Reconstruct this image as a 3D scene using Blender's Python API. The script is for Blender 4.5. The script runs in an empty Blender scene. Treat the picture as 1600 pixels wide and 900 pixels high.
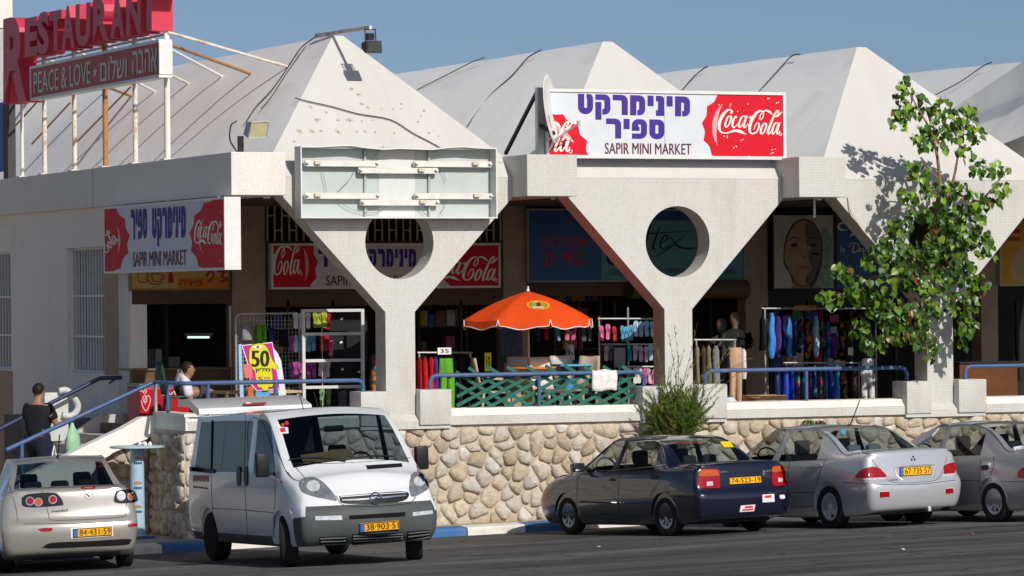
import bpy, bmesh, math, random
import numpy as np
from mathutils import Vector, Matrix
from mathutils.bvhtree import BVHTree
random.seed(7)
SC = bpy.context.scene
COL = SC.collection
PI = math.pi

# ------------------------------------------------------------------ camera
F = 5866.0                                    # focal length in pixels of a 1600 wide frame
CAM = np.array([-24.5, -54.7, 3.64])
_a = math.radians(66.2)
_f0 = np.array([math.cos(_a), math.sin(_a), 0.0]); _r0 = np.array([math.sin(_a), -math.cos(_a), 0.0]); _u0 = np.array([0, 0, 1.0])
_p = math.atan(20 / F); FWD = _f0 * math.cos(_p) + _u0 * math.sin(_p); _u = _u0 * math.cos(_p) - _f0 * math.sin(_p)
_ro = .0088
RGT = _r0 * math.cos(_ro) - _u * math.sin(_ro); UPV = _u * math.cos(_ro) + _r0 * math.sin(_ro)
cd = bpy.data.cameras.new("camera"); cam = bpy.data.objects.new("camera", cd); COL.objects.link(cam)
cd.sensor_width = 36; cd.lens = 36 * F / 1600; cd.clip_start = 1; cd.clip_end = 6000
cam.matrix_world = Matrix([[RGT[i], UPV[i], -FWD[i], CAM[i]] for i in range(3)] + [[0, 0, 0, 1]])
SC.camera = cam

# ------------------------------------------------------------------ light
SUN = Vector((.13, -1, .65)).normalized()
w = bpy.data.worlds.new("World"); SC.world = w; w.use_nodes = True
nt = w.node_tree
sky = nt.nodes.new("ShaderNodeTexSky"); sky.sky_type = 'NISHITA'; sky.sun_disc = False
sky.sun_elevation = math.asin(SUN.z); sky.sun_rotation = math.atan2(SUN.x, SUN.y)
sky.air_density = .5; sky.dust_density = 1.2; sky.ozone_density = 2.0; sky.altitude = 0
nt.nodes["Background"].inputs[1].default_value = .080
nt.links.new(sky.outputs[0], nt.nodes["Background"].inputs[0])
sl = bpy.data.lights.new("sun", 'SUN'); so = bpy.data.objects.new("sun", sl); COL.objects.link(so)
sl.energy = 3.9; sl.angle = math.radians(.53); sl.color = (1, .95, .88)
so.rotation_euler = SUN.to_track_quat('Z', 'Y').to_euler(); so.location = (0, -20, 40)
SC.view_settings.view_transform = 'Standard'; SC.view_settings.look = 'None'
SC.view_settings.exposure = 0; SC.view_settings.gamma = 1; SC.view_settings.use_curve_mapping = False
SC.cycles.max_bounces = 6; SC.cycles.transparent_max_bounces = 12; SC.cycles.use_denoising = True

# ------------------------------------------------------------------ measuring: a pixel of the photograph to a point on a plane of the place
def ray(x, y): return FWD + RGT * ((x - 800) / F) - UPV * ((y - 450) / F)
GA, GB, GC = .0196, -.036, -.018              # the road: z = GA x + GB y + GC near the kerb
def at(x, y, X=None, Y=None, Z=None):
    d = ray(x, y)
    if X is not None: t = (X - CAM[0]) / d[0]
    elif Y is not None: t = (Y - CAM[1]) / d[1]
    elif Z is not None: t = (Z - CAM[2]) / d[2]
    else: t = (GA * CAM[0] + GB * CAM[1] + GC - CAM[2]) / (d[2] - GA * d[0] - GB * d[1])
    p = CAM + t * d
    return Vector((float(p[0]), float(p[1]), float(p[2])))
def pix(p):
    v = np.array(p) - CAM; z = v @ FWD
    return 800 + F * (v @ RGT) / z, 450 - F * (v @ UPV) / z
def gz(x, y): return GA * max(-30, min(30, x)) + GB * max(-30, min(12, y)) + GC

# ------------------------------------------------------------------ materials
MATS = {}
def M(name, col, rough=.7, metal=0, var=.12, scale=6, bump=0, bscale=40, coat=0, emit=0, spec=.22, twos=None):
    if name in MATS: return MATS[name]
    m = bpy.data.materials.new(name); m.use_nodes = True; MATS[name] = m
    n = m.node_tree.nodes; l = m.node_tree.links; b = n["Principled BSDF"]
    b.inputs["Roughness"].default_value = rough; b.inputs["Metallic"].default_value = metal
    b.inputs["Coat Weight"].default_value = coat; b.inputs["Coat Roughness"].default_value = .06
    b.inputs["Specular IOR Level"].default_value = spec
    b.inputs["Base Color"].default_value = (*col, 1)
    tc = n.new("ShaderNodeTexCoord")
    if var:
        no = n.new("ShaderNodeTexNoise"); no.inputs["Scale"].default_value = scale; no.inputs["Detail"].default_value = 6; no.inputs["Roughness"].default_value = .65
        l.new(tc.outputs["UV"], no.inputs["Vector"])
        mr = n.new("ShaderNodeMapRange"); mr.inputs[1].default_value = .3; mr.inputs[2].default_value = .7
        mr.inputs[3].default_value = 1 - var; mr.inputs[4].default_value = 1 + var
        l.new(no.outputs["Fac"], mr.inputs[0])
        hs = n.new("ShaderNodeHueSaturation"); hs.inputs["Color"].default_value = (*col, 1)
        l.new(mr.outputs[0], hs.inputs["Value"]); l.new(hs.outputs[0], b.inputs["Base Color"])
    if bump:
        nb = n.new("ShaderNodeTexNoise"); nb.inputs["Scale"].default_value = bscale; nb.inputs["Detail"].default_value = 4
        l.new(tc.outputs["UV"], nb.inputs["Vector"])
        bp = n.new("ShaderNodeBump"); bp.inputs["Strength"].default_value = bump; bp.inputs["Distance"].default_value = .02
        l.new(nb.outputs["Fac"], bp.inputs["Height"]); l.new(bp.outputs[0], b.inputs["Normal"])
    if emit:
        b.inputs["Emission Color"].default_value = (*col, 1); b.inputs["Emission Strength"].default_value = emit
    if twos is not None:                        # lining on the inner side of a sheet
        ge = n.new("ShaderNodeNewGeometry"); mx = n.new("ShaderNodeMixShader"); d2 = n.new("ShaderNodeBsdfDiffuse")
        d2.inputs[0].default_value = (*twos, 1)
        l.new(ge.outputs["Backfacing"], mx.inputs[0]); l.new(b.outputs[0], mx.inputs[1]); l.new(d2.outputs[0], mx.inputs[2])
        l.new(mx.outputs[0], n["Material Output"].inputs[0])
    return m
def nodes_of(m): return m.node_tree.nodes, m.node_tree.links, m.node_tree.nodes["Principled BSDF"]

def dirty(name, col, dirt, amount=.5, scale=1.2, rough=.8, bump=.15, bscale=60, streak=True, mosaic=None):
    """painted plaster or mosaic with stains and vertical streaks"""
    if name in MATS: return MATS[name]
    m = M(name, col, rough, var=0, bump=0)
    n, l, b = nodes_of(m); tc = n.new("ShaderNodeTexCoord")
    mp = n.new("ShaderNodeMapping"); mp.inputs["Scale"].default_value = (1, .22 if streak else 1, 1)
    l.new(tc.outputs["UV"], mp.inputs[0])
    no = n.new("ShaderNodeTexNoise"); no.inputs["Scale"].default_value = scale; no.inputs["Detail"].default_value = 10; no.inputs["Roughness"].default_value = .7
    l.new(mp.outputs[0], no.inputs["Vector"])
    rp = n.new("ShaderNodeMapRange"); rp.inputs[1].default_value = .48; rp.inputs[2].default_value = .72; rp.inputs[4].default_value = amount
    l.new(no.outputs["Fac"], rp.inputs[0])
    mx = n.new("ShaderNodeMix"); mx.data_type = 'RGBA'; mx.inputs[6].default_value = (*col, 1); mx.inputs[7].default_value = (*dirt, 1)
    l.new(rp.outputs[0], mx.inputs[0]); src = mx.outputs[2]
    bp = n.new("ShaderNodeBump"); bp.inputs["Distance"].default_value = .01; bp.inputs["Strength"].default_value = bump
    if mosaic:
        br = n.new("ShaderNodeTexBrick"); br.offset = 0; br.inputs["Scale"].default_value = 1
        br.inputs["Brick Width"].default_value = mosaic; br.inputs["Row Height"].default_value = mosaic; br.inputs["Mortar Size"].default_value = mosaic * .09
        br.inputs["Color1"].default_value = (1, 1, 1, 1); br.inputs["Color2"].default_value = (.92, .89, .83, 1); br.inputs["Mortar"].default_value = (.68, .65, .60, 1)
        l.new(tc.outputs["UV"], br.inputs["Vector"])
        mm = n.new("ShaderNodeMix"); mm.data_type = 'RGBA'; mm.blend_type = 'MULTIPLY'; mm.inputs[0].default_value = 1
        l.new(src, mm.inputs[6]); l.new(br.outputs["Color"], mm.inputs[7]); src = mm.outputs[2]
        iv = n.new("ShaderNodeMath"); iv.operation = 'SUBTRACT'; iv.inputs[0].default_value = 1; l.new(br.outputs["Fac"], iv.inputs[1])
        l.new(iv.outputs[0], bp.inputs["Height"]); bp.inputs["Distance"].default_value = .003
    else:
        nb = n.new("ShaderNodeTexNoise"); nb.inputs["Scale"].default_value = bscale; nb.inputs["Detail"].default_value = 5
        l.new(tc.outputs["UV"], nb.inputs["Vector"]); l.new(nb.outputs["Fac"], bp.inputs["Height"])
    l.new(src, b.inputs["Base Color"]); l.new(bp.outputs[0], b.inputs["Normal"])
    return m

def glass(name, tint, refl=1.0, rough=.02):
    if name in MATS: return MATS[name]
    m = bpy.data.materials.new(name); m.use_nodes = True; MATS[name] = m
    n = m.node_tree.nodes; l = m.node_tree.links; n.remove(n["Principled BSDF"])
    t = n.new("ShaderNodeBsdfTransparent"); t.inputs[0].default_value = (*tint, 1)
    g = n.new("ShaderNodeBsdfGlossy"); g.inputs["Roughness"].default_value = rough
    fr = n.new("ShaderNodeFresnel"); ge = n.new("ShaderNodeNewGeometry"); io = n.new("ShaderNodeMapRange"); io.inputs[3].default_value = 1.5; io.inputs[4].default_value = 1 / 1.5; l.new(ge.outputs["Backfacing"], io.inputs[0]); l.new(io.outputs[0], fr.inputs[0])
    mu = n.new("ShaderNodeMath"); mu.operation = 'MULTIPLY'; mu.inputs[1].default_value = refl; mu.use_clamp = True
    mx = n.new("ShaderNodeMixShader")
    l.new(fr.outputs[0], mu.inputs[0]); l.new(mu.outputs[0], mx.inputs[0]); l.new(t.outputs[0], mx.inputs[1]); l.new(g.outputs[0], mx.inputs[2])
    l.new(mx.outputs[0], n["Material Output"].inputs[0])
    return m

# ------------------------------------------------------------------ mesh builder
WL = {}
class MB:
    def __init__(s): s.v = []; s.f = []; s.m = []
    def add(s, vs, fs, mi=0):
        o = len(s.v); s.v += [tuple(p) for p in vs]; s.f += [tuple(o + i for i in f) for f in fs]; s.m += [mi] * len(fs); return s
    def box(s, x0, x1, y0, y1, z0, z1, mi=0):
        return s.add([(x0, y0, z0), (x1, y0, z0), (x1, y1, z0), (x0, y1, z0), (x0, y0, z1), (x1, y0, z1), (x1, y1, z1), (x0, y1, z1)],
                     [(0, 3, 2, 1), (4, 5, 6, 7), (0, 1, 5, 4), (1, 2, 6, 5), (2, 3, 7, 6), (3, 0, 4, 7)], mi)
    def rbox(s, x0, x1, y0, y1, z0, z1, r=.02, mi=0):
        """box with chamfered edges"""
        bm = bmesh.new(); bmesh.ops.create_cube(bm, size=1)
        for v in bm.verts: v.co = Vector(((x0 + x1) / 2 + v.co.x * (x1 - x0), (y0 + y1) / 2 + v.co.y * (y1 - y0), (z0 + z1) / 2 + v.co.z * (z1 - z0)))
        bmesh.ops.bevel(bm, geom=list(bm.edges), offset=r, segments=2, affect='EDGES', profile=.6)
        return s.frombm(bm, mi)
    def frombm(s, bm, mi=0):
        bm.verts.index_update()
        s.add([v.co[:] for v in bm.verts], [[v.index for v in f.verts] for f in bm.faces], mi); bm.free(); return s
    def bar(s, p0, p1, wd, th, up=(0, 0, 1), mi=0):
        """rectangular bar from p0 to p1: wd across, th along up"""
        p0 = Vector(p0); p1 = Vector(p1); d = (p1 - p0).normalized(); up = Vector(up)
        a = d.cross(up).normalized() * wd / 2; b = a.cross(d).normalized() * th / 2
        vs = [p + q for p in (p0, p1) for q in (-a - b, a - b, a + b, -a + b)]
        return s.add(vs, [(0, 3, 2, 1), (4, 5, 6, 7), (0, 1, 5, 4), (1, 2, 6, 5), (2, 3, 7, 6), (3, 0, 4, 7)], mi)
    def prism(s, poly, ax, a, b, mi=0):
        n = len(poly)
        mk = {'x': lambda u, v, t: (t, u, v), 'y': lambda u, v, t: (u, t, v), 'z': lambda u, v, t: (u, v, t)}[ax]
        return s.add([mk(u, v, a) for u, v in poly] + [mk(u, v, b) for u, v in poly],
                     [tuple(range(n))[::-1], tuple(range(n, 2 * n))] + [(i, (i + 1) % n, n + (i + 1) % n, n + i) for i in range(n)], mi)
    def tube(s, path, r, n=8, mi=0, cap=True):
        path = [Vector(p) for p in path]; k = len(path); rs = r if isinstance(r, (list, tuple)) else [r] * k
        vs = []; nrm = None
        for i, p in enumerate(path):
            t = (path[min(i + 1, k - 1)] - path[max(i - 1, 0)]).normalized()
            if nrm is None: nrm = t.orthogonal().normalized()
            nrm = (nrm - t * nrm.dot(t)).normalized(); bn = t.cross(nrm)
            vs += [p + (nrm * math.cos(2 * PI * j / n) + bn * math.sin(2 * PI * j / n)) * rs[i] for j in range(n)]
        fs = [(i * n + j, i * n + (j + 1) % n, (i + 1) * n + (j + 1) % n, (i + 1) * n + j) for i in range(k - 1) for j in range(n)]
        if cap: fs += [tuple(range(n))[::-1], tuple((k - 1) * n + j for j in range(n))]
        return s.add(vs, fs, mi)
    def lathe(s, prof, n=24, c=(0, 0, 0), mi=0, ax='z', cap=True):
        vs = []
        for r, z in prof:
            for j in range(n):
                a = 2 * PI * j / n; u, v = r * math.cos(a), r * math.sin(a)
                p = {'z': (u, v, z), 'y': (u, z, v), 'x': (z, u, v)}[ax]
                vs.append((c[0] + p[0], c[1] + p[1], c[2] + p[2]))
        k = len(prof)
        fs = [(i * n + j, i * n + (j + 1) % n, (i + 1) * n + (j + 1) % n, (i + 1) * n + j) for i in range(k - 1) for j in range(n)]
        if cap: fs += [tuple(range(n))[::-1], tuple((k - 1) * n + j for j in range(n))]
        return s.add(vs, fs, mi)
    def mesh(s, name, mats, off=None, smooth=None, fix=True):
        me = bpy.data.meshes.new(name); me.from_pydata([Vector(p) for p in s.v], [], s.f); me.update()
        if fix:
            bm = bmesh.new(); bm.from_mesh(me); bmesh.ops.recalc_face_normals(bm, faces=bm.faces); bm.to_mesh(me); bm.free()
        for m in (mats if isinstance(mats, (list, tuple)) else [mats]): me.materials.append(m)
        if any(s.m): me.polygons.foreach_set("material_index", s.m)
        boxuv(me)
        if off is not None: me.transform(Matrix.Translation(-Vector(off)))
        if smooth is not None: smooth_mesh(me, smooth)
        return me
    def build(s, name, mats, parent=None, smooth=None, label=None, local=False, fix=True, kind=None):
        me = s.mesh(name, mats, None if (parent is None or local) else WL[parent], smooth, fix)
        return put(name, me, parent, label, kind)
def smooth_mesh(me, deg):
    me.polygons.foreach_set("use_smooth", [True] * len(me.polygons))
    if deg < 180: me.set_sharp_from_angle(angle=math.radians(deg))
def boxuv(me):
    nl = len(me.loops)
    if not nl: return
    uv = me.uv_layers.new(name="UVMap")
    co = np.empty(len(me.vertices) * 3); me.vertices.foreach_get("co", co); co = co.reshape(-1, 3)
    li = np.empty(nl, dtype=np.int32); me.loops.foreach_get("vertex_index", li)
    tot = np.empty(len(me.polygons), dtype=np.int32); me.polygons.foreach_get("loop_total", tot)
    no = np.empty(len(me.polygons) * 3); me.polygons.foreach_get("normal", no); no = np.abs(no.reshape(-1, 3))
    ax = np.repeat(no.argmax(1), tot); c = co[li]
    out = np.where((ax == 0)[:, None], c[:, [1, 2]], np.where((ax == 1)[:, None], c[:, [0, 2]], c[:, [0, 1]]))
    uv.data.foreach_set("uv", out.ravel())
def put(name, me, parent=None, label=None, kind=None):
    o = bpy.data.objects.new(name, me); COL.objects.link(o)
    if parent is not None: o.parent = parent; WL[o] = WL.get(parent, Vector())
    else: WL[o] = Vector()
    if label: o["label"] = label
    if kind: o["kind"] = kind
    return o
def thing(name, label, cat, loc=(0, 0, 0), rz=0, group=None):
    o = bpy.data.objects.new(name, None); COL.objects.link(o); o.empty_display_size = .2
    o.location = loc; o.rotation_euler = (0, 0, rz); WL[o] = Vector(loc)
    o["label"] = label; o["category"] = cat
    if group: o["group"] = group
    return o
def tag(o, label, cat, group=None):
    o["label"] = label; o["category"] = cat
    if group: o["group"] = group
    return o
def struct(o): o["kind"] = "structure"; return o
def dup(root, loc=None, rz=None, label=None):
    def rec(o, par):
        c = o.copy(); COL.objects.link(c); c.parent = par
        for ch in list(o.children): rec(ch, c)
        return c
    r = rec(root, None)
    if loc is not None: r.location = loc
    if rz is not None: r.rotation_euler = (0, 0, rz)
    if label: r["label"] = label
    WL[r] = Vector(r.location)
    return r

# ------------------------------------------------------------------ flat lettering and artwork: 2D triangles, clipped, then laid on a plane
_tc = {}
def text2d(s, bold=0.0):
    """lettering as (verts, faces), scaled so that its box is 0..1 by 0..1; aspect returned"""
    k = (s, bold)
    if k in _tc: return _tc[k]
    cu = bpy.data.curves.new("lettering", 'FONT'); cu.body = s; cu.offset = bold; cu.fill_mode = 'FRONT'; cu.resolution_u = 3
    o = bpy.data.objects.new("lettering", cu); me = o.to_mesh()
    v = [(p.co.x, p.co.y) for p in me.vertices]; f = [tuple(q.vertices) for q in me.polygons]
    o.to_mesh_clear(); bpy.data.objects.remove(o); bpy.data.curves.remove(cu)
    x0 = min(p[0] for p in v); x1 = max(p[0] for p in v); y0 = min(p[1] for p in v); y1 = max(p[1] for p in v)
    v = [((p[0] - x0) / (x1 - x0), (p[1] - y0) / (y1 - y0)) for p in v]
    _tc[k] = (v, f, (x1 - x0) / (y1 - y0)); return _tc[k]
def clip(poly, r):
    for k, (ax, lim, sg) in enumerate(((0, r[0], 1), (0, r[2], -1), (1, r[1], 1), (1, r[3], -1))):
        out = []
        for i in range(len(poly)):
            a, b = poly[i - 1], poly[i]; da = (a[ax] - lim) * sg; db = (b[ax] - lim) * sg
            if (da >= 0) != (db >= 0):
                t = da / (da - db); out.append((a[0] + (b[0] - a[0]) * t, a[1] + (b[1] - a[1]) * t))
            if db >= 0: out.append(b)
        poly = out
        if not poly: return []
    return poly
class Art:
    """artwork on a board: u to the right, v up, in metres; each colour becomes one flat part"""
    def __init__(s, rect=None): s.polys = []; s.rect = rect; s.lay = 0; s.gid = 0
    def poly(s, pts, gid=None):
        p = clip(list(pts), s.rect) if s.rect else list(pts)
        if gid is None: s.gid += 1; gid = s.gid
        if len(p) > 2: s.polys.append((p, s.lay, gid))
        return s
    def glyphs(s, t, fn, bold=0.0):
        """letters through fn(u, v); boldness by copies set side by side, each a hair above the other"""
        v, f, asp = text2d(t, 0); isl = islands(len(v), f); base = s.gid + 1; s.gid += max(isl) + 2
        d = bold / asp * .75
        for k, sh in enumerate((-d, d, 0) if bold else (0,)):
            s.lay = k
            for q in f: s.poly([fn(v[i][0] * (1 - 2 * d) + d + sh, v[i][1]) for i in q], base + isl[q[0]])
        s.lay = 0; return s
    def text(s, t, x0, y0, x1, y1, bold=0.0, shear=0):
        return s.glyphs(t, lambda u, w_: (x0 + (u + shear * w_) * (x1 - x0), y0 + w_ * (y1 - y0)), bold)
    def stroke(s, pts, wd, tf=lambda p: p, n=6):
        """brush stroke through points, wd = width or list of widths"""
        P = spline(pts, n); k = len(P)
        ws = wd if isinstance(wd, (list, tuple)) else [wd] * 2
        W = [np.interp(i / (k - 1), np.linspace(0, 1, len(ws)), ws) for i in range(k)]
        L = []; R = []
        for i in range(k):
            a = P[max(i - 1, 0)]; b = P[min(i + 1, k - 1)]; dx, dy = b[0] - a[0], b[1] - a[1]; q = math.hypot(dx, dy) or 1
            nx, ny = -dy / q * W[i] / 2, dx / q * W[i] / 2
            L.append(tf((P[i][0] + nx, P[i][1] + ny))); R.append(tf((P[i][0] - nx, P[i][1] - ny)))
        s.gid += 1; g_ = s.gid; s.lay = (s.lay + 1) % 4
        for i in range(k - 1): s.poly([L[i], L[i + 1], R[i + 1], R[i]], g_)
        return s
    def disc(s, cx, cy, rx, ry=None, n=24, a0=0, a1=2 * PI):
        ry = ry or rx
        return s.poly([(cx + rx * math.cos(a0 + (a1 - a0) * i / n), cy + ry * math.sin(a0 + (a1 - a0) * i / n)) for i in range(n)])
    def put(s, name, mat, parent, org, U, V, lift=.004, label=None, local=False, th=.002, split=None):
        org, U, V = Vector(org), Vector(U), Vector(V); N = U.cross(V).normalized(); out = None
        groups = {}
        for p, lay, g in s.polys: groups.setdefault(g if split else 0, []).append((p, lay))
        for g, ps in groups.items():
            mb = MB()
            for k_, (p, lay) in enumerate(ps): mb.add([org + U * a + V * b + N * (lift + th + lay * .0006 + (k_ % 6) * .00008) for a, b in p], [tuple(range(len(p)))])
            me = mb.mesh(split or name, mat, None if (local or parent is None) else WL[parent], None, False)
            bm = bmesh.new(); bm.from_mesh(me); bmesh.ops.remove_doubles(bm, verts=bm.verts, dist=1e-5); bm.normal_update()
            fl = [f for f in bm.faces if f.normal.dot(N) < 0]
            if fl: bmesh.ops.reverse_faces(bm, faces=fl)
            bm.to_mesh(me); bm.free(); out = put(split or name, me, parent, label)
        return out
def islands(nv, faces):
    par = list(range(nv))
    def find(a):
        while par[a] != a: par[a] = par[par[a]]; a = par[a]
        return a
    for f in faces:
        for i in f[1:]: par[find(i)] = find(f[0])
    ids = {}; return [ids.setdefault(find(i), len(ids)) for i in range(nv)]
def spline(pts, n=6):
    if len(pts) < 3: return [tuple(p) for p in pts]
    P = [np.array(p, float) for p in pts]; P = [2 * P[0] - P[1]] + P + [2 * P[-1] - P[-2]]; out = []
    for i in range(1, len(P) - 2):
        a, b, c, d = P[i - 1:i + 3]
        for j in range(n):
            t = j / n
            out.append(tuple(.5 * (2 * b + (c - a) * t + (2 * a - 5 * b + 4 * c - d) * t * t + (3 * b - a - 3 * c + d) * t ** 3)))
    out.append(tuple(P[-2])); return out
# ================================================================== THE SETTING AND THE BUILDING
white = dirty("white_plaster", (.72, .69, .64), (.42, .37, .30), .35, 1.5)
hipm = dirty("hip_plaster", (.60, .59, .565), (.50, .47, .42), .45, 1.1, mosaic=None, bump=.25, bscale=90)
roofm = dirty("roof_coating", (.90, .90, .87), (.66, .66, .63), .5, .9, rough=.75, streak=True, bump=.3, bscale=25)
mosaic = dirty("cream_mosaic", (.635, .645, .635), (.48, .44, .38), .6, 1.0, rough=.5, mosaic=.026)
mosaic_g = dirty("grey_mosaic", (.82, .81, .77), (.60, .57, .52), .35, .8, rough=.5, mosaic=.026)
mosaic_e = dirty("corner_mosaic", (.66, .67, .66), (.52, .5, .47), .3, .8, rough=.5, mosaic=.026)
wallm = dirty("wing_wall_mosaic", (.96, .93, .87), (.72, .68, .6), .4, .9, mosaic=.03)
tanm = dirty("tan_plaster", (.42, .31, .22), (.28, .2, .14), .4, 1.2)
shopm = M("brown_plaster", (.10, .065, .045), .8, var=.2, scale=3)
darkm = M("dark_frame", (.018, .017, .015), .5, var=.3)
inside = M("shop_inside", (.022, .020, .018), .9, var=.4, scale=2)  # near-black: the dark of the unlit rooms is put into the wall colour
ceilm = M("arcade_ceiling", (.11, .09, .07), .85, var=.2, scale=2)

# road sheet, tilted as the road is, out to the horizon
asph = M("asphalt", (.085, .085, .088), .85, var=0)
n, l, b = nodes_of(asph); tc = n.new("ShaderNodeTexCoord")
v1 = n.new("ShaderNodeTexNoise"); v1.inputs["Scale"].default_value = 85; v1.inputs["Detail"].default_value = 3
v2 = n.new("ShaderNodeTexNoise"); v2.inputs["Scale"].default_value = .55; v2.inputs["Detail"].default_value = 9; v2.inputs["Roughness"].default_value = .7
mp = n.new("ShaderNodeMapping"); mp.inputs["Scale"].default_value = (.5, 2.6, 1); mp.inputs["Rotation"].default_value = (0, 0, .12)
v3 = n.new("ShaderNodeTexVoronoi"); v3.inputs["Scale"].default_value = 60
l.new(tc.outputs["Object"], v1.inputs["Vector"]); l.new(tc.outputs["Object"], mp.inputs[0]); l.new(mp.outputs[0], v2.inputs["Vector"]); l.new(tc.outputs["Object"], v3.inputs["Vector"])
r1 = n.new("ShaderNodeMapRange"); r1.inputs[1].default_value = .3; r1.inputs[2].default_value = .72; r1.inputs[3].default_value = .70; r1.inputs[4].default_value = 1.32; l.new(v1.outputs["Fac"], r1.inputs[0])
r2 = n.new("ShaderNodeMapRange"); r2.inputs[1].default_value = .34; r2.inputs[2].default_value = .68; r2.inputs[3].default_value = .52; r2.inputs[4].default_value = 1.32; l.new(v2.outputs["Fac"], r2.inputs[0])
r3 = n.new("ShaderNodeMapRange"); r3.inputs[1].default_value = 0; r3.inputs[2].default_value = .5; r3.inputs[3].default_value = 1.12; r3.inputs[4].default_value = .9; l.new(v3.outputs["Distance"], r3.inputs[0])
mu = n.new("ShaderNodeMath"); mu.operation = 'MULTIPLY'; l.new(r1.outputs[0], mu.inputs[0]); l.new(r2.outputs[0], mu.inputs[1])
mu2 = n.new("ShaderNodeMath"); mu2.operation = 'MULTIPLY'; l.new(mu.outputs[0], mu2.inputs[0]); l.new(r3.outputs[0], mu2.inputs[1])
v4 = n.new("ShaderNodeTexNoise"); v4.inputs["Scale"].default_value = .35; v4.inputs["Detail"].default_value = 5; mp4 = n.new("ShaderNodeMapping"); mp4.inputs["Scale"].default_value = (.30, 2.2, 1); mp4.inputs["Rotation"].default_value = (0, 0, -.25); l.new(tc.outputs["Object"], mp4.inputs[0]); l.new(mp4.outputs[0], v4.inputs["Vector"])
r4 = n.new("ShaderNodeMapRange"); r4.inputs[1].default_value = .38; r4.inputs[2].default_value = .62; r4.inputs[3].default_value = .68; r4.inputs[4].default_value = 1.15; l.new(v4.outputs["Fac"], r4.inputs[0])
mu3 = n.new("ShaderNodeMath"); mu3.operation = 'MULTIPLY'; l.new(mu2.outputs[0], mu3.inputs[0]); l.new(r4.outputs[0], mu3.inputs[1]); mu2 = mu3
vc = n.new("ShaderNodeTexVoronoi"); vc.feature = 'DISTANCE_TO_EDGE'; vc.inputs["Scale"].default_value = .42
nd5 = n.new("ShaderNodeTexNoise"); nd5.inputs["Scale"].default_value = 1.3; nd5.inputs["Detail"].default_value = 6; l.new(tc.outputs["Object"], nd5.inputs["Vector"])
vm = n.new("ShaderNodeVectorMath"); vm.operation = 'ADD'; sc5 = n.new("ShaderNodeVectorMath"); sc5.operation = 'SCALE'; sc5.inputs[3].default_value = 1.1; l.new(nd5.outputs["Color"], sc5.inputs[0]); l.new(tc.outputs["Object"], vm.inputs[0]); l.new(sc5.outputs[0], vm.inputs[1]); l.new(vm.outputs[0], vc.inputs["Vector"])
r5 = n.new("ShaderNodeMapRange"); r5.inputs[1].default_value = .004; r5.inputs[2].default_value = .020; r5.inputs[3].default_value = .55; r5.inputs[4].default_value = 1; l.new(vc.outputs["Distance"], r5.inputs[0])
v6 = n.new("ShaderNodeTexNoise"); v6.inputs["Scale"].default_value = .8; v6.inputs["Detail"].default_value = 8; v6.inputs["Roughness"].default_value = .75; l.new(tc.outputs["Object"], v6.inputs["Vector"])
r6 = n.new("ShaderNodeMapRange"); r6.inputs[1].default_value = .58; r6.inputs[2].default_value = .72; r6.inputs[3].default_value = 1; r6.inputs[4].default_value = 1.7; l.new(v6.outputs["Fac"], r6.inputs[0])
m5 = n.new("ShaderNodeMath"); m5.operation = 'MULTIPLY'; l.new(r5.outputs[0], m5.inputs[0]); l.new(r6.outputs[0], m5.inputs[1]); m6 = n.new("ShaderNodeMath"); m6.operation = 'MULTIPLY'; l.new(m5.outputs[0], m6.inputs[0]); l.new(mu2.outputs[0], m6.inputs[1]); mu2 = m6
hs = n.new("ShaderNodeHueSaturation"); hs.inputs["Color"].default_value = (.122, .121, .119, 1); l.new(mu2.outputs[0], hs.inputs["Value"]); l.new(hs.outputs[0], b.inputs["Base Color"])
bp = n.new("ShaderNodeBump"); bp.inputs["Strength"].default_value = .5; bp.inputs["Distance"].default_value = .01; l.new(v1.outputs["Fac"], bp.inputs["Height"]); l.new(bp.outputs[0], b.inputs["Normal"])
xs = [-3000, -600, -150, -60, -30, -20, -10, 0, 10, 20, 30, 60, 150, 600, 3000]; ys = [-3000, -600, -200, -70, -30, -20, -10, 0, 12, 40, 150, 600, 3000]
ys = [-3000, -600, -200, -70, -30, -22, -10, 0, 12, 40, 150, 600, 3000]
sand = M("desert_ground", (.42, .34, .24), .95, var=.2, scale=.4, bump=.3, bscale=3)
mb = MB(); md_ = MB(); nx = len(xs); V_ = [(x, y, gz(x, y)) for y in ys for x in xs]
FR, FD = [], []
for j in range(len(ys) - 1):
    for i in range(nx - 1):
        (FR if (ys[j] >= -22 and ys[j + 1] <= 12 and xs[i] >= -150 and xs[i + 1] <= 150) else FD).append((j * nx + i, j * nx + i + 1, (j + 1) * nx + i + 1, (j + 1) * nx + i))
mb.add(V_, FR); md_.add(V_, FD); struct(md_.build("ground", sand))
struct(mb.build("road", asph))

# kerb stones, painted blue and white in turn; pavement behind them
KY0, KY1 = -.78, -.42
blue_k = dirty("kerb_blue", (.05, .15, .36), (.22, .2, .17), .55, 3, streak=False)
white_k = dirty("kerb_white", (.70, .68, .62), (.3, .27, .22), .5, 3, streak=False)
kerb = thing("kerb", "long kerb of stones painted blue and white in turn below the stone wall", "kerb", (0, KY0, 0)); struct(kerb)
for i in range(34):
    x0 = -13.5 + i * 1.0; x1 = x0 + .985
    mb = MB(); zz = gz((x0 + x1) / 2, KY0)
    prof = [(KY0, -.2), (KY0 + .02, .085), (KY0 + .05, .125), (KY1, .14), (KY1, -.2)]
    vs = [(x, y, gz(x, KY0) + z) for x in (x0, x1) for y, z in prof]; k = len(prof)
    mb.add(vs, [tuple(range(k)), tuple(range(k, 2 * k))] + [(q, (q + 1) % k, k + (q + 1) % k, k + q) for q in range(k)])
    mb.build("kerb_stone", blue_k if i % 2 == 1 else white_k, kerb, smooth=30)
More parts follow.
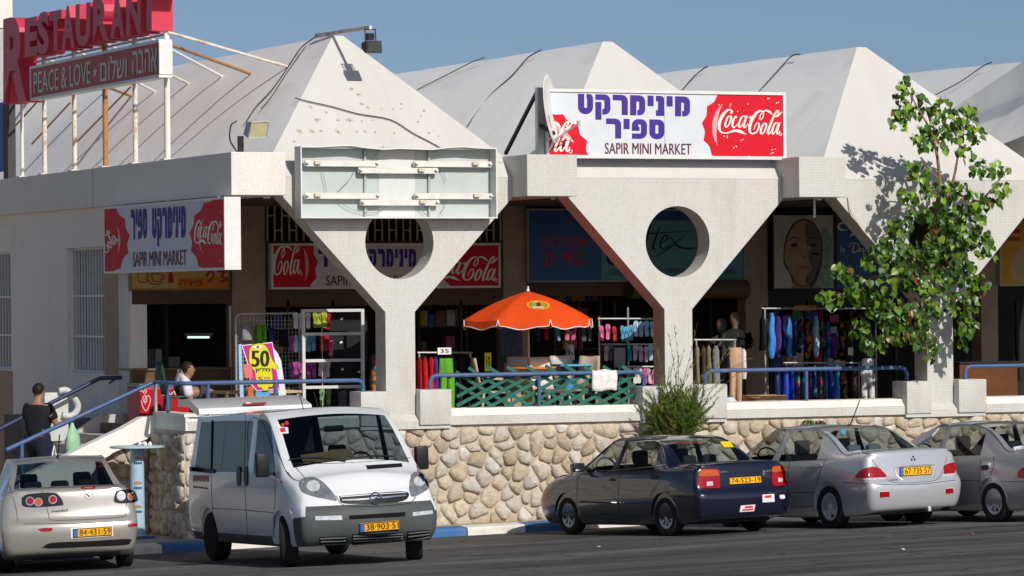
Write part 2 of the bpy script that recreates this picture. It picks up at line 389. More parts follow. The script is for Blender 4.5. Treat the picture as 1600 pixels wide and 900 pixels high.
pave = dirty("pavement_concrete", (.40, .35, .28), (.2, .17, .13), .6, 1.6, streak=False)
mb = MB()
for x0, x1 in [(-30, -20), (-20, -10), (-10, 0), (0, 10), (10, 22)]:
    y1 = 0.1 if x0 >= -6 else 4.9
    mb.add([(x0, KY1, gz(x0, KY0) + .135), (x1, KY1, gz(x1, KY0) + .135), (x1, y1 if x1 > x0 else 0, gz(x1, KY0) + .15), (x0, y1, gz(x0, KY0) + .15)], [(0, 1, 2, 3)])
struct(mb.build("pavement", pave, fix=False))

# ------------------------------------------------------------------ shopping arcade
FL = 1.70                 # terrace floor
SY = 4.70                 # plane of the shop fronts
XC = [-2.30, 2.575, 7.46, 12.34]
VX = [-4.85, .075, 4.93, 9.85]
ZB, ZT = 5.29, 5.95
B = thing("shopping_arcade", "low white arcade with folded pyramid roofs on mosaic columns pierced by round holes", "building", (0, 0, 0))
def col_plate(xc, sal):
    out = [(-1.94, 5.60), (-1.94, 5.28), (-.25, 3.48), (-.25, FL), (.25, FL), (.25, 3.48), (1.94, 5.28), (1.94, 5.60)]
    hc, hr, N = 4.575, .58, 48
    hole = [(hr * math.sin(2 * PI * i / N), hc + hr * math.cos(2 * PI * i / N)) for i in range(N)]   # clockwise from the top
    left = [(0, 5.60)] + out[:4] + [(0, FL)] + [hole[i % N] for i in range(N // 2, N + 1)]
    right = [(0, FL)] + out[4:] + [(0, 5.60)] + [hole[i] for i in range(0, N // 2 + 1)]
    T = .42; mb = MB()
    for y in (0, T):
        for p in (left, right): mb.add([(xc + a, y, z) for a, z in p], [tuple(range(len(p))) if y == 0 else tuple(range(len(p)))[::-1]])
    for loop, mi in ((out, 0), (hole, 0)):
        n = len(loop)
        for i in range(n):
            a, c = loop[i], loop[(i + 1) % n]
            mb.add([(xc + a[0], 0, a[1]), (xc + c[0], 0, c[1]), (xc + c[0], T, c[1]), (xc + a[0], T, a[1])], [(0, 1, 2, 3)], 1 if (loop is out and i in (1, 2)) else 0)
    bm = bmesh.new(); me = mb.mesh("column_plate", [mosaic, sal]); 
    bm.from_mesh(me); bmesh.ops.remove_doubles(bm, verts=bm.verts, dist=1e-4); bmesh.ops.recalc_face_normals(bm, faces=bm.faces); bm.to_mesh(me); bm.free()
    return put("column_plate", me, B)
rev_s = M("reveal_salmon_bounce", (.56, .37, .30), .7, var=.15); rev_w = M("reveal_cream", (.55, .50, .43), .7, var=.15)  # salmon paint with the parasol's orange bounce light mixed into the colour
for i, xc in enumerate(XC):
    col_plate(xc, rev_s if i == 1 else rev_w)
    # hip of the folded roof, leaning back
    def hy(z): return 2.6 * (z - 5.59) / 2.41
    A = [(-1.94, 0, 5.603), (1.94, 0, 5.603), (1.98, hy(5.95), 5.95), (.09, 2.6, 8.0), (-.09, 2.6, 8.0), (-1.98, hy(5.95), 5.95)]
    mb = MB(); mb.add([(xc + x, y, z) for x, y, z in A] + [(xc + x, .42, 5.603) for x in (-1.94, 1.94)] + [(xc + x, .42, 5.9) for x in (-1.94, 1.94)],
                      [(0, 1, 2, 3, 4, 5), (0, 5, 8, 6), (1, 7, 9, 2)])
    mb.build("hip_face", hipm, B, fix=False)
    for sgn in (-1, 1):
        if i == 3 and sgn < 0: continue
        NS, NT = 10, 34; vs = []
        rnd = random.Random(i * 2 + sgn)
        for a in range(NS + 1):
            s = a / NS; y0 = 2.6 - (2.6 - hy(5.95)) * s
            for c in range(NT + 1):
                t = c / NT; y = y0 + (30 - y0) * t ** 1.3; k = min(1, t * 6)
                bulge = .10 * math.sin(PI * s) * k
                wob = .007 * rnd.uniform(-1, 1) * k
                vs.append((xc + sgn * (.09 + 1.89 * s + bulge * .5), y, 8.0 - 2.05 * s + bulge + wob))
        mb = MB(); mb.add(vs, [(a * (NT + 1) + c, a * (NT + 1) + c + 1, (a + 1) * (NT + 1) + c + 1, (a + 1) * (NT + 1) + c) for a in range(NS) for c in range(NT)])
        mb.build("roof_slope", roofm, B, smooth=60)
# the last bay: the step between its slopes is added, shaping a shaded band
xc = XC[3]
def slope4(px_, py_, d=0):
    r_ = ray(px_, py_); nrm = np.array([-.737, 0, .676]); o = np.array([xc - .09 + d * -.737, 0, 8.0 + d * .676])
    t = ((o - CAM) @ nrm) / (r_ @ nrm); return Vector([float(q) for q in CAM + t * r_])
far = [slope4(*p) for p in [(1380, 120), (1420, 114), (1500, 106), (1598, 96.5), (1494, 166), (1440, 202), (1330, 230)]]
mb = MB(); mb.add(far, [tuple(range(len(far)))]); mb.build("roof_slope", roofm, B, fix=False)
CX_ = 10.62; e0, e1 = at(1430, 209, X=CX_), at(1598, 96.5, X=CX_); e1b = at(1700, 40, X=CX_); dn = Vector((0, 0, -1.6))
MB().prism([(e0.y, e0.z), (e1.y, e1.z), (e1b.y, e1b.z), (e1b.y, e1b.z - 2.2), (e0.y, e0.z - .8)], 'x', CX_, CX_ + .25).build("roof_shade_step", roofm, B)
q = [at(1490, 196, X=10.52), at(1527, 181, X=10.52), at(1600, 151, X=10.52), at(1720, 102, X=10.52)]; m = MB(); lo_ = [p + Vector((-.62, 0, -.9)) for p in q]; th_ = [p + Vector((.08, 0, -.08)) for p in q]
m.add(q + lo_ + th_, [(i, i + 1, 5 + i, 4 + i) for i in range(3)] + [(i, 8 + i, 9 + i, i + 1) for i in range(3)]); m.build("roof_slope", roofm, B, fix=False)
# valley beams with their square ends
for i, vx in enumerate(VX):
    w2 = .435 if i else .0
    x0, x1 = (vx - .435, vx + .435)
    if i == 0: x0 = -5.30
    MB().rbox(x0, x1, -.60, SY, ZB, ZT, .012).build("gutter_beam", mosaic if i else mosaic_g, B)
    MB().box(x0 + .02, x1 - .02, SY, 30, ZB + .2, ZT - .02).build("gutter", roofm, B)
# long beam of the wing and the wing wall with its barred windows
WX = -5.20
wing_y_ = at(145, 290, X=-5.3).y
MB().rbox(-5.30, -4.6, SY + .002, 26, ZB, ZT, .012).build("wing_beam", mosaic_g, B)
MB().box(-5.3015, -5.2995, wing_y_ - .006, wing_y_ + .006, ZB, ZT).build('beam_joint', darkm, B)
def wing(x, y): return at(x, y, X=WX)
wy0 = SY + .004
segs = []
win = [(wing(163, 560).y, wing(106, 560).y, wing(130, 575).z, wing(130, 400).z), (wing(18, 560).y, wing(-40, 560).y, wing(0, 569).z, wing(0, 403).z)]
(a0, a1, wz0, wz1), (b0, b1, _, _) = win
wz0 = 2.47; wz1 = 4.62
mb = MB()
T = .28
for y0, y1, z0, z1 in [(wy0, a0, FL, ZB), (a1, b0, 0, ZB), (a0, a1, 0, wz0), (a0, a1, wz1, ZB), (b0, b1, 0, wz0), (b0, b1, wz1, ZB), (b1, 26, 0, ZB), (wy0, a0, -.3, FL)]:
    mb.box(WX, WX + T, y0, y1, z0, z1)
mb.build("wing_wall", wallm, B)
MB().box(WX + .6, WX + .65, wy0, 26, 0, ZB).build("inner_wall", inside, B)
# small pilaster by the shop corner and tan patches of bare plaster
MB().box(WX - .035, WX - .002, SY + .006, SY + .55, FL, 4.35).build("corner_pilaster", dirty("pilaster_white", (.70, .68, .64), (.4, .36, .3), .4, 1), B)
MB().box(WX - .012, WX - .002, SY + .56, a0 - .05, 2.45, 4.6).build("tan_patch", tanm, B)
MB().box(WX - .012, WX - .002, wing(20, 600).y, 24, .4, wz0 - .03).build("tan_patch", tanm, B)
grm = M("bar_paint", (.72, .72, .70), .5, var=.1)
for k, (y0, y1) in enumerate([(a0, a1), (b0, b1)]):
    f = MB(); e = .04
    for q in (y0, y1 - e): f.box(WX + .10, WX + .14, q, q + e, wz0, wz1)
    for q in (wz0, wz1 - e): f.box(WX + .101, WX + .139, y0 + e, y1 - e, q, q + e)
    fr = f.build("window", grm, B)
    g = MB(); nb = 13
    for i in range(1, nb):
        y = y0 + (y1 - y0) * i / nb; g.box(WX + .106, WX + .134, y - .012, y + .012, wz0 + e, wz1 - e)
    for z in (wz0 + .62, wz0 + 1.32): g.box(WX + .10, WX + .105, y0 + e, y1 - e, z - .018, z + .018)
    g.build("grille", grm, fr)
    MB().box(WX + .2, WX + .21, y0, y1, wz0, wz1).build("pane", M("old_pane", (.10, .12, .12), .15, var=.4, scale=2), fr)
# terrace slab, sill, blocks beside each column
terr = M("terrace_floor", (.15, .13, .11), .8, var=.25, scale=2, bump=.1)
MB().box(-5.85, 14, .02, 10, 0, FL).build("terrace", terr, B)
MB().box(-5.3, 14, SY + .3, SY + .5, FL, ZB + .2).build("room_back", inside, B) if False else None
sill_t = dirty("sill_paint", (.78, .75, .68), (.40, .34, .26), .5, 2.5)
def sill(x0, x1, ya=-.10, yb=.28):
    mb = MB(); mb.prism([(ya, 1.69), (ya, 1.83), (yb, 1.83), (yb, 1.69)], 'x', x0, x1); mb.build("sill", mosaic, B)
    mb = MB(); mb.prism([(ya + .015, 1.832), (ya + .10, 1.945), (yb, 1.955), (yb, 1.832)], 'x', x0, x1); mb.build("sill_cap", sill_t, B, smooth=30)
edges = [-5.85] + [v for xc in XC for v in (xc - .74, xc + .80)] + [14.2]
for k in range(0, len(edges) - 1, 2): sill(edges[k] + .002, edges[k + 1] - .002)
for xc in XC:
    MB().rbox(xc - .735, xc - .255, -.16, .34, 1.70, 2.24, .018).build("base_block", mosaic, B, smooth=30)
    MB().rbox(xc + .255, xc + .795, -.17, .34, 1.70, 2.255, .018).build("base_block", mosaic, B, smooth=30)
    MB().prism([(-.12, 1.69), (-.12, 1.76), (-.002, 1.86), (-.002, 1.69)], 'x', xc - .252, xc + .252).build("column_foot", mosaic, B)
    MB().prism([(-.13, 1.64), (-.13, 1.698), (.3, 1.698), (.3, 1.64)], 'x', xc - .735, xc + .795).build("sill", mosaic, B)
# end of the terrace above the steps
MB().box(-5.90, -5.852, -.1, 1.42, 1.69, 1.90).build("sill", mosaic_g, B)
MB().box(-5.92, -5.60, -.1, 1.42, 1.902, 1.952).build("sill_cap", sill_t, B)
# ceiling and back rooms
for i in range(4):
    x0, x1 = VX[i] + .44, (VX[i + 1] - .44 if i < 3 else 14)
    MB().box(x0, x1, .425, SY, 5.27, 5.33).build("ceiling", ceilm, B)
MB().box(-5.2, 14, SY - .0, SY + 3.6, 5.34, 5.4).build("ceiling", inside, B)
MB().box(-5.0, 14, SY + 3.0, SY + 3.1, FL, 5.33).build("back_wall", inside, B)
# shop front: pillars, lintels, dark frames
def sx(x): return at(x, 450, Y=SY).x
def sz(x, y): return at(x, y, Y=SY).z
def front(name, xa, xb, ya, yb, mat, dep=.25, proud=0):
    x0, x1 = sx(xa), sx(xb); xm = (xa + xb) / 2; z1 = sz(xm, ya); z0 = max(FL, sz(xm, yb)); 
    return MB().box(x0, x1, SY - proud, SY + dep, z0, z1).build(name, mat, B)
pil = M("shop_pillar", (.36, .27, .20), .8, var=.18, scale=3)
front("pillar", 362, 414, 300, 700, pil, .3, .02)
front("pillar", 786, 822, 300, 700, pil, .3, .02)
front("pillar", 1164, 1199, 300, 700, pil, .3, .02)
front("pillar", 1532, 1558, 300, 700, pil, .3, .02)
front("lintel", 206, 362, 300, 475, shopm, .2)
front("lintel", 414, 786, 300, 322, shopm, .2)
front("lintel", 414, 786, 376, 478, shopm, .2)
front("lintel", 822, 1164, 300, 462, shopm, .2)
front("lintel", 1199, 1532, 300, 480, M("dark_lintel", (.03, .028, .026), .7), .2)
front("lintel", 1558, 1700, 300, 460, M("dark_lintel", (.03, .028, .026), .7), .2)
# roller shutter box over the swimwear shop
mb = MB(); p0 = at(985, 452, Y=SY - .25); p1 = at(1166, 452, Y=SY - .25); mb.tube([p0, p1], .17, 14); mb.build("shutter_box", M("shutter_brown", (.12, .08, .055), .5), B, smooth=40)
# bars over the mini market door
mb = MB(); rowz = [sz(600, y) for y in (322, 340, 357, 376)]
x0, x1 = sx(418), sx(782); w_ = .33; k = 0
z0, z1 = rowz[3], rowz[0]; nb = 34
for i in range(nb):
    x = x0 + (x1 - x0) * i / (nb - 1); mb.box(x - .014, x + .014, SY - .03, SY, z0, z1)
    if i < nb - 1:
        xe = x + (x1 - x0) / (nb - 1)
        for zz in ((z0 + (z1 - z0) * (.30 if i % 2 else .72)),): mb.box(x + .015, xe - .015, SY - .028, SY - .002, zz - .012, zz + .012)
mb.build("window_grille", M("grille_cream", (.42, .38, .28), .6), B)
# shop window mullions
for x in (450, 520, 590, 655, 720, 905, 960, 1030, 1110, 1260, 1330, 1400, 1470, 1590): front("mullion", x - 2, x + 2, 470, 700, darkm, .06, .0)
front("door_frame", 356, 360, 478, 700, M("alu", (.45, .44, .42), .4, .6), .06, .04)

# ------------------------------------------------------------------ stone wall: every stone is a piece of its own
mort = dirty("wall_mortar", (.50, .42, .33), (.32, .26, .19), .6, 3, streak=False, bump=.6, bscale=30)
SW = thing("stone_wall", "rubble wall of rounded tan field stones set in mortar under the terrace", "stone wall", (0, 0, 0))
WFY = -.03
mb = MB(); mb.prism([(-5.9, -.6), (14, -.6), (14, 1.688), (-5.9, 1.688)], 'y', WFY, .015); mb.build("mortar_face", mort, SW)
MB().box(-5.90, -5.855, .02, 3.0, -.6, 1.688).build("mortar_face", mort, SW)
MB().prism([(-5.905, -.6), (-5.905, 1.55), (-9.4, -.05), (-9.4, -.6)], 'y', 1.62, 1.70).build("mortar_face", mort, SW)
sto = bpy.data.materials.new("field_stone"); sto.use_nodes = True
n, l, b = nodes_of(sto); oi = n.new("ShaderNodeObjectInfo"); cr = n.new("ShaderNodeValToRGB"); tc = n.new("ShaderNodeTexCoord")
cr.color_ramp.elements[0].color = (.44, .35, .25, 1); cr.color_ramp.elements[1].color = (.72, .67, .60, 1)
for p, c in ((.3, (.56, .45, .33, 1)), (.55, (.62, .53, .41, 1)), (.8, (.56, .50, .42, 1))):
    e = cr.color_ramp.elements.new(p); e.color = c
l.new(oi.outputs["Random"], cr.inputs[0])
no = n.new("ShaderNodeTexNoise"); no.inputs["Scale"].default_value = 9; no.inputs["Detail"].default_value = 9; no.inputs["Roughness"].default_value = .7; l.new(tc.outputs["UV"], no.inputs["Vector"])
mr = n.new("ShaderNodeMapRange"); mr.inputs[1].default_value = .3; mr.inputs[2].default_value = .7; mr.inputs[3].default_value = .68; mr.inputs[4].default_value = 1.22; l.new(no.outputs["Fac"], mr.inputs[0])
hs = n.new("ShaderNodeHueSaturation"); l.new(cr.outputs[0], hs.inputs["Color"]); l.new(mr.outputs[0], hs.inputs["Value"]); l.new(hs.outputs[0], b.inputs["Base Color"])
bp = n.new("ShaderNodeBump"); bp.inputs["Strength"].default_value = 1.0; bp.inputs["Distance"].default_value = .05; l.new(no.outputs["Fac"], bp.inputs["Height"]); l.new(bp.outputs[0], b.inputs["Normal"])
b.inputs["Roughness"].default_value = .85
def stones(u0, u1, v0f, v1, place, du=.275, dv=.21, keep=None, seed=3):
    rnd = random.Random(seed); seeds = []
    nv = int((v1 + .4) / dv) + 1
    for j in range(nv):
        for i in range(int((u1 - u0) / du) + 2):
            u = u0 + (i + .5 * (j % 2) + rnd.uniform(-.46, .46)) * du; v = v1 - .09 - (j + rnd.uniform(-.40, .40)) * dv
            seeds.append((u, v, rnd.uniform(.45, 1.55)))
    out = []
    S = np.array(seeds)
    for a in range(len(seeds)):
        u, v, wt = seeds[a]
        if u < u0 - .1 or u > u1 + .1 or v < v0f(u) - .1: continue
        poly = [(u - .5, v - .45), (u + .5, v - .45), (u + .5, v + .45), (u - .5, v + .45)]
        d = (S[:, 0] - u) ** 2 + (S[:, 1] - v) ** 2
        for c in np.argsort(d)[1:14]:
            u2, v2, w2 = seeds[c]; f = .5 + .20 * (wt - w2)
            mx, my = u + (u2 - u) * f, v + (v2 - v) * f; nx, ny = u2 - u, v2 - v
            new = []
            for i in range(len(poly)):
                p, q = poly[i - 1], poly[i]; dp = (p[0] - mx) * nx + (p[1] - my) * ny; dq = (q[0] - mx) * nx + (q[1] - my) * ny
                if (dp <= 0) != (dq <= 0):
                    t = dp / (dp - dq); new.append((p[0] + (q[0] - p[0]) * t, p[1] + (q[1] - p[1]) * t))
                if dq <= 0: new.append(q)
            poly = new
            if len(poly) < 3: break
        if len(poly) < 3: continue
        lo = v0f(u); poly = clip(poly, (u0 + .01, lo, u1 - .01, v1 - .02))
        if len(poly) < 3: continue
        ar = .5 * abs(sum(poly[i - 1][0] * poly[i][1] - poly[i][0] * poly[i - 1][1] for i in range(len(poly))))
        if ar < .012: continue
        cu = sum(p[0] for p in poly) / len(poly); cv = sum(p[1] for p in poly) / len(poly)
        q = []
        for i in range(len(poly)):
            p, r = poly[i], poly[(i + 1) % len(poly)]; L_ = math.hypot(r[0] - p[0], r[1] - p[1])
            if L_ < .03: q.append(((p[0] + r[0]) / 2, (p[1] + r[1]) / 2)); continue
            c_ = rnd.uniform(.12, .30); q += [(p[0] * (1 - c_) + r[0] * c_, p[1] * (1 - c_) + r[1] * c_), (p[0] * c_ + r[0] * (1 - c_), p[1] * c_ + r[1] * (1 - c_))]
        ring = q; K = len(ring)
        sc = 1 - .006 / math.sqrt(ar / PI) - .004; h = rnd.uniform(.05, .095) * min(1.15, math.sqrt(ar) / .25)
        tu, tv = rnd.uniform(-.25, .25), rnd.uniform(-.25, .25)
        vs = []
        for s_, hh in ((1.0, -.01), (.94, .60), (.68, .96)):
            for p in ring:
                a_, b_ = (p[0] - cu) * sc * s_, (p[1] - cv) * sc * s_; j = rnd.uniform(.94, 1.04) if s_ < 1 else 1
                vs.append((cu + a_ * j, cv + b_ * j, max(-.01, h * hh * rnd.uniform(.72, 1.15) + (tu * a_ + tv * b_) * (.5 if s_ < 1 else 0))))
        vs.append((cu, cv, h * rnd.uniform(.95, 1.1)))
        fs = [(r_ * K + k, r_ * K + (k + 1) % K, (r_ + 1) * K + (k + 1) % K, (r_ + 1) * K + k) for r_ in range(2) for k in range(K)] + [(2 * K + k, 2 * K + (k + 1) % K, 3 * K) for k in range(K)]
        out.append((cu, cv, [place(*p) for p in vs], fs))
    return out
vis = []; hid = MB()
pf = lambda u, v, d: (u, WFY - d, v)
for cu, cv, vs, fs in stones(-5.9, 13.0, lambda u: gz(u, -.4) + .12, 1.68, pf):
    if -2.15 < cu < 10.6: vis.append((vs, fs))
    else: hid.add(vs, fs)
for cu, cv, vs, fs in stones(-.05, 1.60, lambda u: gz(-5.9, -.4) + .12, 1.66, lambda u, v, d: (-5.90 - d, u, v), .2, .2, seed=5): vis.append((vs, fs))
for cu, cv, vs, fs in stones(-9.4, -5.92, lambda u: gz(u, -.4) + .12, 1.6, lambda u, v, d: (u, 1.62 - d, v), .26, .24, seed=9):
    if cv < 1.62 - (-5.95 - cu) * .46 - .06: (vis.append((vs, fs)) if cu > -7.6 else hid.add(vs, fs))
vis.sort(key=lambda q: 0 if (q[0][0][0] < .9 or q[0][0][2] > 1.15) else 1)
for k, (vs, fs) in enumerate(vis):
    if k < 298: mb = MB(); mb.add(vs, fs); mb.build("stone", sto, SW, smooth=180)
    else: hid.add(vs, fs)
hid.build("stones", sto, SW, smooth=180, kind="stuff")
# ================================================================== SIGNS, LAMPS AND CABLES ON THE BUILDING
def tfF(Y): return lambda p: (lambda q: (q.x, q.z))(at(p[0], p[1], Y=Y))
def tfW(X): return lambda p: (lambda q: (-q.y, q.z))(at(p[0], p[1], X=X))
UX, UZ, UWY = (1, 0, 0), (0, 0, 1), (0, -1, 0)
def rc(pts, n=5):
    out = []
    for i, p in enumerate(pts):
        x, y = p[:2]; r = p[2] if len(p) > 2 else 0
        if not r: out.append((x, y)); continue
        a = np.array(pts[i - 1][:2], float) - (x, y); b = np.array(pts[(i + 1) % len(pts)][:2], float) - (x, y)
        a /= np.linalg.norm(a); b /= np.linalg.norm(b); c = np.array((x, y)) + r * (a + b)
        for k in range(n + 1):
            t = k / n * PI / 2; out.append(tuple(c - r * b * math.cos(t) - r * a * math.sin(t)))
    return out
HB = {
 'ט': (1, [[(0, 1.35), (0, 0, .48), (1, 0, .48), (1, 1.35, .25), (.57, 1.35), (.57, 1.1), (.61, 1.0), (.61, .42, .08), (.41, .42, .08), (.41, 1.35)]]),
 'ק': (1, [[(0, 1.35), (1, 1.35, .4), (1, 0, .4), (.46, 0), (.46, .36), (.6, .36, .1), (.6, .98, .1), (0, .98)], [(0, -.35), (.4, -.35), (.4, .84), (0, .84)]]),
 'ר': (1, [[(0, 1.35), (1, 1.35, .4), (1, 0), (.6, 0), (.6, .98, .1), (0, .98)]]),
 'מ': (1, [[(0, 1.35), (1, 1.35, .4), (1, 0, .4), (.48, 0), (.48, .36), (.6, .36, .08), (.6, .95, .08), (.41, .95, .08), (.41, 0), (0, 0)]]),
 'י': (.4, [[(0, .65), (.4, .65), (.4, 1.35), (0, 1.35)]]),
 'נ': (.55, [[(0, 1.35), (.55, 1.35, .25), (.55, 0), (0, 0), (0, .38), (.14, .38), (.14, .98), (0, .98)]]),
 'ס': (1, [[(.5, 1.35), (0, 1.35), (0, 0, .45), (.5, 0), (.5, .38), (.4, .38, .05), (.4, .98, .05), (.5, .98)], [(.5, 1.35), (.5, .98), (.6, .98, .05), (.6, .38, .05), (.5, .38), (.5, 0), (1, 0, .45), (1, 1.35, .4)]]),
 'פ': (1, [[(0, 1.35, .4), (1, 1.35, .4), (1, 0, .45), (0, 0), (0, .36), (.6, .36, .1), (.6, 1.0, .08), (.42, 1.0), (.42, .82), (.5, .82), (.5, .55), (0, .55)]]),
}
def heb(art, s, x0, x1, yb, yt, tf, gap=.17):
    tot = sum((HB[c][0] if c != ' ' else .35) + gap for c in s) - gap; k = (x1 - x0) / tot; x = 0
    if not isinstance(yb, tuple): yb = (yb, yb); yt = (yt, yt)
    for c in s:
        if c == ' ': x += .35 + gap; continue
        wd, polys = HB[c]
        for p in polys:
            def mp_(q):
                X = x0 + (x + q[0]) * k; f = (X - x0) / (x1 - x0); b_ = yb[0] + (yb[1] - yb[0]) * f; t_ = yt[0] + (yt[1] - yt[0]) * f
                return tf((X, b_ + (t_ - b_) * q[1] / 1.35))
            art.poly([mp_(q) for q in rc(p)])
        x += wd + gap
COLA = [([(385, 318), (402, 300), (385, 278), (345, 285), (300, 330), (262, 400), (250, 470), (262, 520), (295, 545), (340, 545), (395, 528), (450, 518), (505, 532), (540, 548), (572, 562)], [26, 22, 14, 24, 34, 36, 32, 24, 14, 14, 22, 30, 34, 18, 2]),
 ([(375, 348), (348, 370), (325, 430), (325, 475), (350, 470), (378, 420), (392, 365), (378, 347)], [14, 20, 24, 16, 12, 20, 20, 14]),
 ([(452, 372), (445, 352), (422, 385), (405, 445), (415, 482), (440, 472), (466, 440)], [18, 14, 22, 26, 16, 10, 8]),
 ([(555, 352), (520, 356), (492, 410), (480, 465), (500, 478), (528, 440), (552, 385)], [14, 16, 22, 22, 12, 10, 10]),
 ([(574, 345), (552, 410), (538, 465), (552, 484), (586, 440)], [22, 24, 22, 12, 8]),
 ([(600, 366), (630, 363)], [26, 26]),
 ([(772, 306), (742, 325), (722, 370), (732, 392), (756, 372), (770, 330), (762, 298), (735, 290), (695, 308), (650, 365), (618, 430), (605, 500), (616, 540), (645, 553), (685, 535), (712, 485), (716, 440), (695, 430), (668, 468), (656, 508)], [10, 12, 12, 12, 12, 12, 12, 18, 26, 34, 36, 32, 22, 14, 18, 20, 16, 10, 10, 6]),
 ([(768, 296), (800, 286), (840, 302), (872, 335)], [8, 20, 26, 10]), ([(905, 360), (945, 340), (990, 292)], [10, 24, 2]),
 ([(788, 428), (758, 460), (738, 515), (740, 552), (765, 548), (792, 500), (802, 450), (786, 428)], [14, 20, 24, 16, 12, 20, 20, 14]),
 ([(925, 330), (948, 300), (930, 288), (900, 330), (865, 410), (832, 495), (820, 545), (835, 556), (862, 520)], [8, 14, 16, 20, 24, 26, 22, 12, 8]),
 ([(930, 426), (900, 440), (876, 500), (872, 548), (892, 550), (920, 500), (938, 440)], [14, 18, 22, 20, 12, 10, 10]),
 ([(958, 424), (936, 490), (926, 540), (940, 558), (962, 520)], [22, 24, 20, 12, 8])]
def cola(art, x0, y0, wd, ht, tf, rot=0, grow=1.0):
    """flowing white script on the red cap; box in photograph pixels, y0 its foot"""
    cr_, sr = math.cos(rot), math.sin(rot)
    def g(p):
        a, b = (p[0] - 238) / 752 * wd, (580 - p[1]) / 310 * ht
        return tf((x0 + a * cr_ - b * sr, y0 - a * sr - b * cr_))
    for pts, ws in COLA: art.stroke(pts, [q * grow for q in ws], g, n=5)
    for k in range(12):
        a0, a1 = 2 * PI * k / 12, 2 * PI * (k + 1) / 12
        art.poly([g((968 + r_ * math.cos(a), 560 + r_ * math.sin(a))) for r_, a in ((18, a0), (18, a1), (12, a1), (12, a0))])
def cap_shape(cx, cy, r, ry, tf, teeth=15, ph=0):
    out = []
    for i in range(teeth * 8):
        a = 2 * PI * i / (teeth * 8); t = (i % 8) / 8; k = 1 + .08 * (abs(2 * t - 1) ** 1.5)
        out.append(tf((cx + r * k * math.cos(a + ph), cy + ry * k * math.sin(a + ph))))
    return out
def gleam(art, cx, cy, r, ry, a0, a1, tf, wmax=.12):
    L, R_ = [], []
    for i in range(15):
        t = i / 14; a = a0 + (a1 - a0) * t; wd = wmax * math.sin(PI * t) + .004
        L.append(tf((cx + r * .80 * math.cos(a), cy + ry * .80 * math.sin(a)))); R_.append(tf((cx + r * (.80 - wd) * math.cos(a), cy + ry * (.80 - wd) * math.sin(a))))
    for i in range(14): art.poly([L[i], L[i + 1], R_[i + 1], R_[i]])
white_s = M("sign_white", (.62, .655, .69), .6, var=.05, scale=2)
red_s = M("sign_red", (.62, .006, .022), .6, var=.10, scale=3)
pink_s = M("sign_gleam", (.85, .35, .36), .6, var=0)
cream_s = M("sign_script", (.85, .80, .72), .6, var=.03)
navy_s = M("sign_violet", (.058, .028, .26), .6, var=.05)
maro_s = M("sign_maroon", (.14, .02, .045), .6, var=.05)
frame_s = M("sign_frame_white", (.70, .70, .685), .4, var=.06)
gal = M("galvanised", (.42, .43, .43), .45, .5, var=.2)
blackm = M("black_metal", (.02, .02, .022), .45, var=.2)
rustm = dirty("rusty_white", (.70, .66, .60), (.32, .13, .045), .95, 5, streak=False)
rusto = dirty("rust_brown", (.42, .20, .08), (.25, .10, .04), .8, 6, streak=False)
cable = M("cable_black", (.03, .03, .03), .6, var=0)

def specks(art, pts, tf):
    for x, y in pts: art.disc(*tf((x, y)), .011, n=6)

# --- roof sign over the second column
YR = .02; tf = tfF(YR)
c0, c1 = at(853, 240, Y=YR), at(1226.5, 148, Y=YR)
RX0, RX1, RZ0, RZ1 = c0.x, c1.x, at(1040, 248, Y=YR).z, at(1040, 141.5, Y=YR).z
T = thing("roof_sign", "wide white roof sign with violet Hebrew lettering and red bottle caps, above the second column", "sign", (RX0, YR, RZ0))
MB().box(RX0, RX1, YR, YR + .10, RZ0, RZ1).build("sign_panel", white_s, T)
f = MB(); e = .05
for z in (RZ0 - .002, RZ1 - e + .002): f.box(RX0 - .003, RX1 + .003, YR - .025, YR + .11, z, z + e)
for x in (RX0 - .003, RX1 - e + .003): f.box(x, x + e, YR - .024, YR + .108, RZ0 + e, RZ1 - e)
f.build("sign_frame", frame_s, T)
rect = (RX0 + e, RZ0 + e, RX1 - e, RZ1 - e)
def board(rect): return Art(rect)
org = (0, YR, 0)
a = board(rect); a.poly(cap_shape(1157, 199, 57, 57, tf)); a.poly(cap_shape(1157, 199, 57, 57, tf)[:0] or [tf((1157, 120)), tf((1260, 120)), tf((1260, 280)), tf((1157, 280))]) if False else None
# the red field: left edge scalloped, right side filling the panel
def capfield(cx, cy, r, ry, side, tf, xfar):
    pts = [(cx + r * (1 + .085 * abs(2 * ((i % 8) / 8) - 1) ** 1.5) * math.cos(q), cy + ry * (1 + .085 * abs(2 * ((i % 8) / 8) - 1) ** 1.5) * math.sin(q)) for i, q in [(i, PI / 2 + side * 0 + PI * i / 60) for i in range(61)]]
    if side > 0: pts = [(2 * cx - x, y) for x, y in pts]
    return [tf(p) for p in [(xfar, cy + ry * 1.3)] + [(cx, cy + ry * 1.3)] + pts + [(cx, cy - ry * 1.3), (xfar, cy - ry * 1.3)]]
a = board(rect); a.poly(capfield(1158, 199, 57, 60, -1, tf, 1260))
a.put("bottle_cap", red_s, T, org, UX, UZ, .001)
a = board(rect); a.poly(cap_shape(845, 248, 72, 72, tf, 17))
a.put("bottle_cap", red_s, T, org, UX, UZ, .001)
a = board(rect); gleam(a, 1158, 199, 57, 60, PI * .80, PI * 1.28, tf, .13); a.put("gleam", pink_s, T, org, UX, UZ, .004)
a = board(rect); gleam(a, 845, 248, 72, 72, -1.2, -.45, tf, .12)
a.put("gleam", pink_s, T, org, UX, UZ, .004)
a = board(rect); cola(a, 1121.5, 212.5, 100.5, 42, tf); cola(a, 770, 240, 125, 52, tf)
